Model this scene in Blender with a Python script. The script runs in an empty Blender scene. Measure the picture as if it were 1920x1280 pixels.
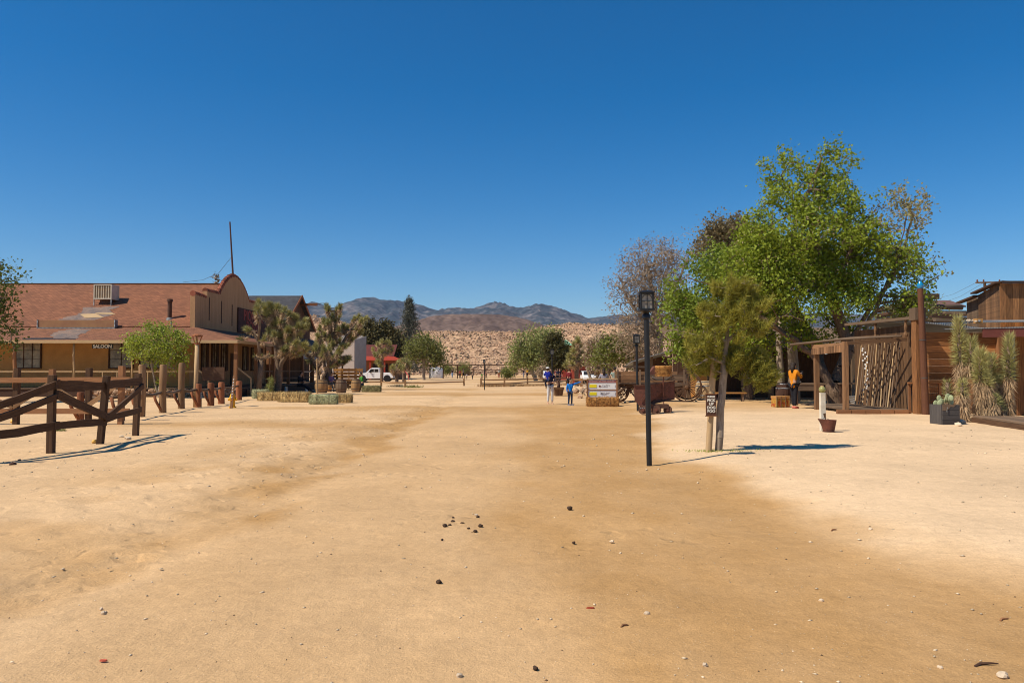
import bpy, math, random
import numpy as np
from mathutils import Vector, Matrix
rad = math.radians
sc = bpy.context.scene
col = sc.collection
# ------------------------------------------------------------ camera, world, sun, exposure
F = 1440.0                      # focal length in photo pixels (1920 wide)
CAMH = 1.6
PIT = math.atan(53 / F)
cam = bpy.data.cameras.new('camera'); cam.lens = 27.0; cam.sensor_width = 36; cam.clip_end = 40000; cam.clip_start = .05
camo = bpy.data.objects.new('camera', cam); col.objects.link(camo)
camo.location = (0, 0, CAMH); camo.rotation_euler = (rad(90) + PIT, 0, 0)
sc.camera = camo
SUNV = Vector((-.70, -.32, 1.0)).normalized()
SUNEL = math.asin(SUNV.z)
w = bpy.data.worlds.new('World'); sc.world = w; w.use_nodes = True
nt = w.node_tree; nt.nodes.clear()
wo = nt.nodes.new('ShaderNodeOutputWorld'); bg = nt.nodes.new('ShaderNodeBackground'); sky = nt.nodes.new('ShaderNodeTexSky')
sky.sky_type = 'NISHITA'; sky.sun_disc = False; sky.sun_elevation = SUNEL
sky.sun_rotation = math.atan2(SUNV.x, SUNV.y)
sky.altitude = 1300; sky.air_density = 1.0; sky.dust_density = .25; sky.ozone_density = 3.0
hs = nt.nodes.new('ShaderNodeHueSaturation'); hs.inputs['Saturation'].default_value = 1.46; hs.inputs['Value'].default_value = 1.0
nt.links.new(sky.outputs[0], hs.inputs['Color']); nt.links.new(hs.outputs[0], bg.inputs[0]); nt.links.new(bg.outputs[0], wo.inputs[0])
bg.inputs[1].default_value = .10
sun = bpy.data.lights.new('sun', 'SUN'); sun.energy = 5.0; sun.angle = rad(.53); sun.color = (1, .90, .74)
suno = bpy.data.objects.new('sun', sun); col.objects.link(suno); suno.rotation_euler = SUNV.to_track_quat('Z', 'Y').to_euler()
vs = sc.view_settings; vs.view_transform = 'Standard'; vs.look = 'None'; vs.exposure = 0.18; vs.gamma = 1; vs.use_curve_mapping = False
sc.cycles.use_denoising = True; sc.cycles.filter_width = 1.05; sc.cycles.max_bounces = 6; sc.cycles.volume_bounces = 0; sc.cycles.transparent_max_bounces = 6
# ------------------------------------------------------------ picture geometry -> world
cP, sP = math.cos(PIT), math.sin(PIT)
def ray(px, py):
    u = (px - 960) / F; v = (640 - py) / F
    return u, cP - v * sP, sP + v * cP
def X(px, Y, py=693): r = ray(px, py); return r[0] * Y / r[1]
def Z(py, Y): r = ray(960, py); return CAMH + r[2] * Y / r[1]
def P(px, py, Y): return Vector((X(px, Y, py), Y, Z(py, Y)))
def sst(a, b, x): t = np.clip((x - a) / (b - a), 0, 1); return t * t * (3 - 2 * t)
def edge_r(y): return 2.55 + np.clip((y - 14) * .13, 0, 2.2) + np.clip((11 - y) * .12, 0, 1)
def G(x, y):
    x = np.asarray(x, float); y = np.asarray(y, float)
    e = edge_r(y)
    g = .12 * sst(e - .3, e + 1.5, x) + .05 * sst(3.0, 4.6, -x)
    return g * (1 - sst(45, 70, y))
def gnd(px, py):
    r = ray(px, py); z = 0
    for _ in range(8):
        t = (z - CAMH) / r[2]; z = float(G(r[0] * t, r[1] * t))
    return Vector((r[0] * t, r[1] * t, z))
def on(px, Y): x = X(px, Y); return Vector((x, Y, float(G(x, Y))))
# ------------------------------------------------------------ noise
def vn(x, y, s=0):
    xi = np.floor(x).astype(np.int64); yi = np.floor(y).astype(np.int64); fx = x - xi; fy = y - yi
    def h(a, b):
        n = (a * 374761393 + b * 668265263 + s * 974711) & 0x7fffffff
        n = ((n ^ (n >> 13)) * 1274126177) & 0x7fffffff
        return ((n ^ (n >> 16)) & 0xffff) / 65535.0
    u = fx * fx * (3 - 2 * fx); v = fy * fy * (3 - 2 * fy)
    return (h(xi, yi) * (1 - u) + h(xi + 1, yi) * u) * (1 - v) + (h(xi, yi + 1) * (1 - u) + h(xi + 1, yi + 1) * u) * v
def fbm(x, y, o=4, s=0):
    a = 0; k = .5; t = 0
    for i in range(o): a = a + k * vn(x * 2 ** i, y * 2 ** i, s + i * 7); t += k; k *= .5
    return a / t
# ------------------------------------------------------------ materials
MATS = {}
def mat(name, c1, c2=None, scale=5, stretch=(1, 1, 1), rough=.85, rv=.0, bump=.0, coord='Object', metal=0, spec=.25,
        lo=.35, hi=.65, trans=0, fine=0, finescale=60, kind=None, bdist=.02, rmix=0):
    if name in MATS: return MATS[name]
    m = bpy.data.materials.new(name); m.use_nodes = True; t = m.node_tree; N = t.nodes; L = t.links
    b = N['Principled BSDF']; out = N['Material Output']
    b.inputs['Roughness'].default_value = rough; b.inputs['Metallic'].default_value = metal; b.inputs['Specular IOR Level'].default_value = spec
    c2 = c2 or tuple(v * .7 for v in c1)
    tc = N.new('ShaderNodeTexCoord'); mp = N.new('ShaderNodeMapping'); mp.inputs['Scale'].default_value = stretch
    L.new(tc.outputs[coord], mp.inputs[0])
    nz = N.new('ShaderNodeTexNoise'); nz.inputs['Scale'].default_value = scale; nz.inputs['Detail'].default_value = 6; nz.inputs['Roughness'].default_value = .62
    L.new(mp.outputs[0], nz.inputs['Vector'])
    mr = N.new('ShaderNodeMapRange'); mr.inputs[1].default_value = lo; mr.inputs[2].default_value = hi
    L.new(nz.outputs['Fac'], mr.inputs[0])
    mx = N.new('ShaderNodeMix'); mx.data_type = 'RGBA'; mx.inputs[6].default_value = (*c1, 1); mx.inputs[7].default_value = (*c2, 1)
    fac = mr.outputs[0]
    at = N.new('ShaderNodeAttribute'); at.attribute_name = 'rnd'
    if rmix:
        ad = N.new('ShaderNodeMath'); ad.operation = 'MULTIPLY_ADD'; ad.inputs[1].default_value = rmix; L.new(at.outputs['Fac'], ad.inputs[0])
        sb = N.new('ShaderNodeMath'); sb.operation = 'MULTIPLY'; sb.inputs[1].default_value = 1 - rmix; L.new(fac, sb.inputs[0]); L.new(sb.outputs[0], ad.inputs[2]); fac = ad.outputs[0]
    L.new(fac, mx.inputs[0]); c = mx.outputs[2]
    hgt = nz.outputs['Fac']
    def mulc(c, f):
        q = N.new('ShaderNodeMix'); q.data_type = 'RGBA'; q.blend_type = 'MULTIPLY'; q.inputs[0].default_value = 1
        L.new(c, q.inputs[6]); L.new(f, q.inputs[7]); return q.outputs[2]
    def rng(src, a, bb, lo=0, hi=1):
        q = N.new('ShaderNodeMapRange'); q.inputs[1].default_value = lo; q.inputs[2].default_value = hi; q.inputs[3].default_value = a; q.inputs[4].default_value = bb
        L.new(src, q.inputs[0]); return q.outputs[0]
    if rv: c = mulc(c, rng(at.outputs['Fac'], 1 - rv, 1 + rv))
    if fine:
        n2 = N.new('ShaderNodeTexNoise'); n2.inputs['Scale'].default_value = finescale; n2.inputs['Detail'].default_value = 3
        L.new(mp.outputs[0], n2.inputs['Vector']); c = mulc(c, rng(n2.outputs['Fac'], 1 - fine, 1 + fine, .3, .7))
    if kind == 'shingle':
        br = N.new('ShaderNodeTexBrick'); br.inputs['Scale'].default_value = 1; br.inputs['Brick Width'].default_value = .3; br.inputs['Row Height'].default_value = .145
        br.inputs['Mortar Size'].default_value = .012; br.inputs['Color1'].default_value = (1, 1, 1, 1); br.inputs['Color2'].default_value = (.62, .62, .62, 1); br.inputs['Mortar'].default_value = (.30, .30, .30, 1)
        L.new(tc.outputs['UV'], br.inputs['Vector']); c = mulc(c, br.outputs['Color']); hgt = br.outputs['Fac']
    if kind == 'corrugated':
        wv = N.new('ShaderNodeTexWave'); wv.inputs['Scale'].default_value = 4; wv.bands_direction = 'X'; L.new(tc.outputs['UV'], wv.inputs['Vector'])
        hgt = wv.outputs['Fac']; c = mulc(c, rng(wv.outputs['Fac'], .75, 1.05))
    if bump:
        bp = N.new('ShaderNodeBump'); bp.inputs['Strength'].default_value = bump; bp.inputs['Distance'].default_value = bdist
        L.new(hgt, bp.inputs['Height']); L.new(bp.outputs[0], b.inputs['Normal'])
    L.new(c, b.inputs['Base Color'])
    if trans:
        tr = N.new('ShaderNodeBsdfTranslucent'); ms = N.new('ShaderNodeMixShader'); ms.inputs[0].default_value = trans
        L.new(c, tr.inputs[0]); L.new(b.outputs[0], ms.inputs[1]); L.new(tr.outputs[0], ms.inputs[2]); L.new(ms.outputs[0], out.inputs[0])
    MATS[name] = m; return m
def wood(name, c1, c2, **k):
    a = dict(scale=2.2, stretch=(.8, 16, 1), coord='UV', rv=.28, bump=.35, bdist=.012, lo=.3, hi=.7, fine=.12, finescale=9); a.update(k)
    return mat(name, c1, c2, **a)
def flat(name, c, rough=.7, metal=0, spec=.3, var=.82): return mat(name, c, tuple(v * var for v in c), scale=3, rough=rough, metal=metal, spec=spec)
# ------------------------------------------------------------ objects
RM = {}
def tag(o, label=None, cat=None, group=None, kind=None):
    if label: o['label'] = label
    if cat: o['category'] = cat
    if group: o['group'] = group
    if kind: o['kind'] = kind
    return o
def thing(name, label, cat, loc, rz=0, group=None):
    o = bpy.data.objects.new(name, None); o.empty_display_size = .2; col.objects.link(o)
    o.location = loc; o.rotation_euler = (0, 0, rz)
    RM[o.name] = Matrix.Translation(Vector(loc)) @ Matrix.Rotation(rz, 4, 'Z')
    return tag(o, label, cat, group)
def copyt(src, loc, rz=0, label=None, group=None, scale=1, mats=None):
    m = {}
    r = src.copy(); col.objects.link(r); m[src] = r; r.location = loc; r.rotation_euler = (0, 0, rz); r.scale = (scale,) * 3 if not isinstance(scale, tuple) else scale
    if label: r['label'] = label
    if group: r['group'] = group
    def rec(a, b):
        for ch in list(a.children):
            c = ch.copy(); col.objects.link(c); c.parent = b
            if mats:
                k = c.name.split('.')[0]
                if k in mats:
                    c.material_slots[0].link = 'OBJECT'; c.material_slots[0].material = mats[k]
            rec(ch, c)
    rec(src, r); return r
class MB:
    def __init__(s): s.v = []; s.f = []; s.uv = []; s.r = []
    def face(s, idx, uv=None, r=None):
        s.f.append(idx); s.uv.append(uv or [(0, 0)] * len(idx)); s.r.append(random.random() if r is None else r)
    def quad(s, p, q, a, b, r=None, o=(0, 0)):
        n = len(s.v); s.v += [tuple(p), tuple(q), tuple(a), tuple(b)]
        p, q, a, b = map(Vector, (p, q, a, b)); u = (q - p).length; h = ((b - p).length + (a - q).length) / 2
        d = (q - p).normalized(); sh = (b - p).dot(d)
        s.face([n, n + 1, n + 2, n + 3], [(o[0], o[1]), (o[0] + u, o[1]), (o[0] + (a - p).dot(d), o[1] + h), (o[0] + sh, o[1] + h)], r); return s
    def slab(s, p, q, a, b, t, r=None):
        p, q, a, b = map(Vector, (p, q, a, b)); n = (q - p).cross(b - p).normalized() * t; r = random.random() if r is None else r
        s.quad(p, q, a, b, r); s.quad(b - n, a - n, q - n, p - n, r)
        for c, d in ((p, q), (q, a), (a, b), (b, p)): s.quad(d, c, c - n, d - n, r)
        return s
    def beam(s, p0, p1, w_, h_, up=(0, 0, 1), r=None, taper=1):
        p0 = Vector(p0); p1 = Vector(p1); d = p1 - p0; L = d.length; d.normalize(); up = Vector(up)
        if abs(d.dot(up)) > .98: up = Vector((0, 1, 0))
        sx = d.cross(up).normalized(); sy = sx.cross(d).normalized(); n = len(s.v); r = random.random() if r is None else r
        for p, k in ((p0, 1), (p1, taper)):
            for a, b in ((-1, -1), (1, -1), (1, 1), (-1, 1)): s.v.append(tuple(p + sx * a * w_ / 2 * k + sy * b * h_ / 2 * k))
        ou, ov = random.random() * 50, random.random() * 50
        for i, (a, b, wd) in enumerate(((0, 1, w_), (1, 2, h_), (2, 3, w_), (3, 0, h_))):
            s.face([n + a + 4, n + b + 4, n + b, n + a], [(ou + L, ov + i), (ou + L, ov + i + wd), (ou, ov + i + wd), (ou, ov + i)], r)
        s.face([n, n + 1, n + 2, n + 3], [(ou, ov), (ou + h_ * .2, ov), (ou + h_ * .2, ov + w_), (ou, ov + w_)], r * .7); s.face([n + 7, n + 6, n + 5, n + 4], [(ou, ov), (ou + h_ * .2, ov), (ou + h_ * .2, ov + w_), (ou, ov + w_)], r)
        return s
    def box(s, x0, x1, y0, y1, z0, z1, r=None):
        c = [(x0 + x1) / 2, (y0 + y1) / 2, (z0 + z1) / 2]; d = [abs(x1 - x0), abs(y1 - y0), abs(z1 - z0)]; k = d.index(max(d))
        a = list(c); b = list(c); a[k] -= d[k] / 2; b[k] += d[k] / 2
        if k == 0: return s.beam(a, b, d[1], d[2], (0, 0, 1), r)
        if k == 1: return s.beam(a, b, d[0], d[2], (0, 0, 1), r)
        return s.beam(a, b, d[0], d[1], (0, 1, 0), r)
    def tube(s, pts, rr, n=8, caps=True, r=None):
        pts = [Vector(p) for p in pts]; rr = rr if isinstance(rr, (list, tuple)) else [rr] * len(pts); r = random.random() if r is None else r
        base = len(s.v); u = 0; ou = random.random() * 50; us = []; pr = None
        for i, p in enumerate(pts):
            d = (pts[min(i + 1, len(pts) - 1)] - pts[max(i - 1, 0)]).normalized()
            if pr is None: pr = d.orthogonal().normalized()
            a = (pr - d * pr.dot(d)); a = a.normalized() if a.length > 1e-5 else d.orthogonal().normalized(); pr = a; b = d.cross(a)
            if i: u += (p - pts[i - 1]).length
            us.append(u + ou)
            for k in range(n):
                t = 2 * math.pi * k / n; s.v.append(tuple(p + (a * math.cos(t) + b * math.sin(t)) * rr[i]))
        for i in range(len(pts) - 1):
            ci = 2 * math.pi * max(rr) / n
            for k in range(n):
                k2 = (k + 1) % n; A = base + i * n
                s.face([A + k, A + k2, A + n + k2, A + n + k], [(us[i], k * ci), (us[i], (k + 1) * ci), (us[i + 1], (k + 1) * ci), (us[i + 1], k * ci)], r)
        if caps:
            s.face([base + k for k in range(n)][::-1], None, r); e = base + (len(pts) - 1) * n; s.face([e + k for k in range(n)], None, r)
        return s
    def cyl(s, p0, p1, r0, r1=None, n=12, r=None): return s.tube([p0, p1], [r0, r0 if r1 is None else r1], n, True, r)
    def lathe(s, prof, c=(0, 0, 0), n=16, stave=False, r=None, M=None):
        base = len(s.v); c = Vector(c); r = random.random() if r is None else r
        for rr, z in prof:
            for k in range(n):
                t = 2 * math.pi * k / n; q = Vector((rr * math.cos(t), rr * math.sin(t), z))
                if M: q = M @ q
                s.v.append(tuple(c + q))
        rs = [random.random() for _ in range(n)]
        for i in range(len(prof) - 1):
            for k in range(n):
                k2 = (k + 1) % n; A = base + i * n
                s.face([A + k, A + k2, A + n + k2, A + n + k], [(prof[i][1] + k * 3, 0), (prof[i][1] + k * 3, .12), (prof[i + 1][1] + k * 3, .12), (prof[i + 1][1] + k * 3, 0)], rs[k] if stave else r)
        s.face([base + k for k in range(n)][::-1], None, r); e = base + (len(prof) - 1) * n; s.face([e + k for k in range(n)], None, r)
        return s
    def prism(s, poly, off, r=None):
        poly = [Vector(p) for p in poly]; off = Vector(off); n = len(s.v); m = len(poly); r = random.random() if r is None else r
        s.v += [tuple(p) for p in poly] + [tuple(p + off) for p in poly]
        nrm = (poly[1] - poly[0]).cross(poly[2] - poly[1]); 
        ax = (poly[1] - poly[0]).normalized(); ay = off.normalized().cross(ax)
        uv = [((p - poly[0]).dot(ax), (p - poly[0]).dot(ay)) for p in poly]
        s.face(list(range(n, n + m)), uv, r); s.face(list(range(n + m, n + 2 * m))[::-1], uv[::-1], r)
        for i in range(m):
            j = (i + 1) % m; L = (poly[j] - poly[i]).length; t = off.length
            s.face([n + j, n + i, n + m + i, n + m + j], [(0, 0), (L, 0), (L, t), (0, t)], r)
        return s
    def rock(s, c, rx, ry, rz, rng=random, r=None, sub=1):
        import bmesh
        bm = bmesh.new(); bmesh.ops.create_icosphere(bm, subdivisions=sub, radius=1); n = len(s.v); c = Vector(c); a = rng.random() * 6.28
        r = rng.random() if r is None else r
        for q in bm.verts:
            k = 1 + (rng.random() - .5) * .45; x, y = q.co.x * rx * k, q.co.y * ry * k
            s.v.append(tuple(c + Vector((x * math.cos(a) - y * math.sin(a), x * math.sin(a) + y * math.cos(a), q.co.z * rz * k))))
        for f in bm.faces: s.face([n + q.index for q in f.verts], None, r)
        bm.free(); return s
    def ball(s, c, rx, ry=None, rz=None, n=12, r=None):
        ry = ry or rx; rz = rz or rx; pr = [(max(.001, math.sin(math.pi * i / 8)), -math.cos(math.pi * i / 8)) for i in range(9)]
        return s.lathe(pr, c, n, r=r, M=Matrix.Diagonal((rx, ry, rz)))
    def build(s, name, m, parent=None, world=False, smooth=False, label=None, loc=None, cat=None, group=None, kind=None, bevel=0):
        me = bpy.data.meshes.new(name); V = s.v
        if world and parent is not None:
            p = parent
            while p.parent is not None: p = p.parent
            I = RM[p.name].inverted(); V = [tuple(I @ Vector(q)) for q in V]
        if loc is not None and world: V = [tuple(Vector(q) - Vector(loc)) for q in V]
        me.from_pydata(V, [], s.f)
        ul = me.uv_layers.new(name='UVMap'); ul.data.foreach_set('uv', [c for f in s.uv for q in f for c in q])
        at = me.attributes.new('rnd', 'FLOAT', 'FACE'); at.data.foreach_set('value', s.r)
        if smooth: me.polygons.foreach_set('use_smooth', [True] * len(me.polygons)); 
        me.materials.append(m); me.update()
        if smooth == 'auto': me.set_sharp_from_angle(angle=rad(40))
        o = bpy.data.objects.new(name, me); col.objects.link(o)
        if parent is not None: o.parent = parent
        if loc is not None: o.location = loc
        if bevel:
            b = o.modifiers.new('bevel', 'BEVEL'); b.width = bevel; b.segments = 2; b.limit_method = 'ANGLE'
        return tag(o, label, cat, group, kind)
def raw(name, V, faces, m, rnd=None, parent=None, smooth=False, **k):
    """numpy mesh: V (n,3), faces (m,k)"""
    me = bpy.data.meshes.new(name); n, kk = faces.shape
    me.vertices.add(len(V)); me.vertices.foreach_set('co', np.ascontiguousarray(V, dtype=np.float32).ravel())
    me.loops.add(n * kk); me.loops.foreach_set('vertex_index', faces.astype(np.int32).ravel())
    me.polygons.add(n); me.polygons.foreach_set('loop_start', np.arange(0, n * kk, kk, dtype=np.int32))
    if rnd is not None:
        at = me.attributes.new('rnd', 'FLOAT', 'FACE'); at.data.foreach_set('value', np.asarray(rnd, dtype=np.float32))
    if smooth: me.polygons.foreach_set('use_smooth', np.ones(n, dtype=bool))
    me.update(calc_edges=True); me.validate(); me.materials.append(m)
    o = bpy.data.objects.new(name, me); col.objects.link(o)
    if parent is not None: o.parent = parent
    return tag(o, **k)
def local(V, root): return V - np.array(root.location)[None, :]
# ------------------------------------------------------------ palette
M_ = {}
M_['rail'] = wood('weathered_dark_wood', (.05, .025, .014), (.13, .07, .036))
M_['railred'] = wood('red_brown_wood', (.20, .085, .035), (.30, .15, .07))
M_['log'] = wood('log_wood', (.20, .10, .045), (.36, .22, .11), stretch=(.6, 14, 1))
M_['logred'] = wood('stained_log', (.20, .065, .03), (.30, .12, .05))
M_['plank'] = wood('orange_planks', (.40, .18, .066), (.17, .075, .032), rv=.5, lo=.38, hi=.62)  # orange stained boards, tone differs from board to board
M_['plankgrey'] = wood('grey_planks', (.20, .135, .085), (.11, .07, .045))
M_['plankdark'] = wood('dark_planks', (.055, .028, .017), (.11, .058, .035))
M_['board'] = wood('brown_boards', (.31, .165, .075), (.12, .062, .034), rv=.45)
M_['pale'] = wood('pale_timber', (.50, .35, .19), (.38, .25, .13), rv=.1)
M_['pallet'] = wood('orange_pallet', (.50, .25, .075), (.40, .19, .06), rv=.2)
M_['bark'] = mat('bark', (.20, .135, .09), (.09, .06, .042), scale=4, stretch=(6, 6, 1), bump=.6, rv=.1)
M_['barkgrey'] = mat('grey_bark', (.36, .29, .22), (.22, .17, .125), scale=5, stretch=(4, 4, 1), rv=.15)
M_['stucco'] = mat('ochre_stucco', (.56, .30, .105), (.46, .24, .085), scale=1.3, fine=.08, finescale=30, bump=.15)
M_['stucco2'] = mat('gable_stucco', (.47, .275, .135), (.37, .205, .10), scale=1.5, stretch=(2, 2, .25), fine=.1, finescale=25, bump=.15)
M_['shingle'] = mat('red_brown_shingle', (.315, .125, .062), (.26, .105, .053), scale=.5, coord='UV', kind='shingle', bump=.5, bdist=.02, fine=.15, finescale=40)
M_['shingle2'] = mat('faded_shingle', (.30, .13, .068), (.25, .105, .056), scale=.7, coord='UV', kind='shingle', bump=.5, bdist=.02, fine=.15, finescale=40)
M_['shinglegrey'] = mat('grey_shingle', (.085, .085, .095), (.06, .06, .068), scale=1, coord='UV', kind='shingle', bump=.3, bdist=.02)
M_['patch'] = mat('bare_roof_felt', (.125, .105, .10), (.24, .16, .12), scale=2.2, fine=.3, finescale=20)
M_['black'] = flat('black_paint', (.012, .012, .013), rough=.45, spec=.4)
M_['glassdark'] = flat('dark_glass', (.03, .028, .026), rough=.12, spec=.6)
M_['glasspale'] = mat('reflection_tinted_glass', (.38, .30, .20), (.10, .07, .045), scale=1.6, rough=.25, spec=.5)  # pale blotches paint reflections into the pane colour
M_['milk'] = mat('milky_glass', (.50, .47, .40), (.34, .31, .26), scale=6, rough=.25, trans=.3)
M_['rust'] = mat('rusty_iron', (.17, .062, .04), (.095, .04, .028), scale=5, rough=.8, fine=.2, finescale=30, bump=.2)
M_['rustdark'] = mat('dark_rust', (.07, .035, .025), (.12, .06, .038), scale=6, rough=.8, bump=.2)
M_['tin'] = mat('galvanised_sheet', (.30, .32, .34), (.22, .22, .22), scale=2, rough=.55, metal=.2, coord='UV', kind='corrugated', bump=.6, bdist=.03)
M_['iron'] = flat('dull_iron', (.11, .10, .095), rough=.6, metal=.5)
M_['white'] = flat('white_paint', (.78, .78, .76), rough=.4, spec=.5, var=.94)
M_['hay'] = mat('tan_hay', (.50, .36, .15), (.28, .18, .07), scale=7, stretch=(1, 1, .5), rv=.45, bump=.5)
M_['haygold'] = mat('golden_straw', (.46, .24, .07), (.26, .12, .035), scale=8, rv=.45, bump=.5)
M_['haygreen'] = mat('green_hay', (.42, .42, .23), (.26, .27, .14), scale=7, rv=.4, bump=.5)
M_['stone'] = mat('rubble_stone', (.42, .28, .18), (.25, .15, .09), scale=4, rv=.35, bump=.4)
M_['palestone'] = mat('pale_stone', (.62, .50, .36), (.48, .36, .24), scale=6, rv=.2)
M_['barrel'] = wood('barrel_oak', (.36, .22, .10), (.24, .14, .065), rv=.22)
M_['barrelgrey'] = wood('barrel_grey', (.20, .14, .09), (.12, .08, .055), rv=.25)
M_['barreldark'] = wood('barrel_dark', (.085, .04, .024), (.05, .024, .016), rv=.2)
# ============================================================ SETTING
def ground():
    n = 620
    a = np.linspace(-1, 1, n); xs = np.sinh(a * 9.2) / np.sinh(9.2) * 9000
    b = np.linspace(-.42, 1, 700); ys = np.sinh(b * 8.6) / np.sinh(8.6) * 9000 + 5
    XX, YY = np.meshgrid(xs, ys); x = XX.ravel(); y = YY.ravel()
    near = 1 - sst(30, 60, np.hypot(x, y))
    z = G(x, y) + near * ((fbm(x * 1.1, y * 1.1, 4, 3) - .5) * .035 + (fbm(x * 6, y * 6, 3, 9) - .5) * .014)
    rut = np.exp(-((x + 3.1 + .5 * (fbm(y * .3, y * 0, 2, 5) - .5)) / .5) ** 2) * near
    z = z - .03 * rut + near * rut * (fbm(x * 7, y * 7, 3, 11) - .5) * .07
    # foot-scuffed sand left of the road
    sc_ = sst(2.6, 3.4, -x) * (1 - sst(4.5, 7.5, -x)) * near
    z = z + sc_ * (fbm(x * 4, y * 4, 4, 21) - .5) * .11
    V = np.stack([x, y, z], 1); i = np.arange(len(ys) - 1)[:, None] * n + np.arange(n - 1)[None, :]
    i = i.ravel(); Fc = np.stack([i, i + 1, i + n + 1, i + n], 1)
    wob = (fbm(x * .5, y * .5, 4, 31) - .5)
    e = edge_r(y) + wob * 2.0
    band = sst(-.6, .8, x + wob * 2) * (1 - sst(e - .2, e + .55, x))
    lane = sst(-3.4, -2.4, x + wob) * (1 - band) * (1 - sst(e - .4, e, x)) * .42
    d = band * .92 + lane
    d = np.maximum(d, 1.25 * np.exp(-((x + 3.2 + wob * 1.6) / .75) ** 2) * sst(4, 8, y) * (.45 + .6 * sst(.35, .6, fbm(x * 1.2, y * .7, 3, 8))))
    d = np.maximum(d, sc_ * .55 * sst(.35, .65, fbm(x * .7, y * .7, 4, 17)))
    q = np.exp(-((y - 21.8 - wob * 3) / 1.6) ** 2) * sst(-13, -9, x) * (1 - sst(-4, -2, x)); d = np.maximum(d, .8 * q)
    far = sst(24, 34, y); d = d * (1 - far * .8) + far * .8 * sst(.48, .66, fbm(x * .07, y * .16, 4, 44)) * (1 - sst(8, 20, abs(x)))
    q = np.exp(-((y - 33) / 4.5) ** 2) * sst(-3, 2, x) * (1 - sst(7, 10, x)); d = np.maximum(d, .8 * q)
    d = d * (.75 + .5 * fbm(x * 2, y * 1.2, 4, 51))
    rb = sst(e + .1, e + .9, x) * (1 - far * .6)
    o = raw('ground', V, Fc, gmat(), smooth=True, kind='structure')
    me = o.data
    sf = near * (.12 + .7 * sst(2.4, 3.6, -x) * (1 - sst(7, 12, -x)) * sst(.3, .55, fbm(x * .6, y * .6, 3, 71)) + .5 * sst(.55, .7, fbm(x * .4, y * .4, 3, 72)))
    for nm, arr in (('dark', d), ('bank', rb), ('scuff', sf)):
        at = me.attributes.new(nm, 'FLOAT', 'POINT'); at.data.foreach_set('value', np.clip(arr, 0, 1).astype(np.float32))
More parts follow.
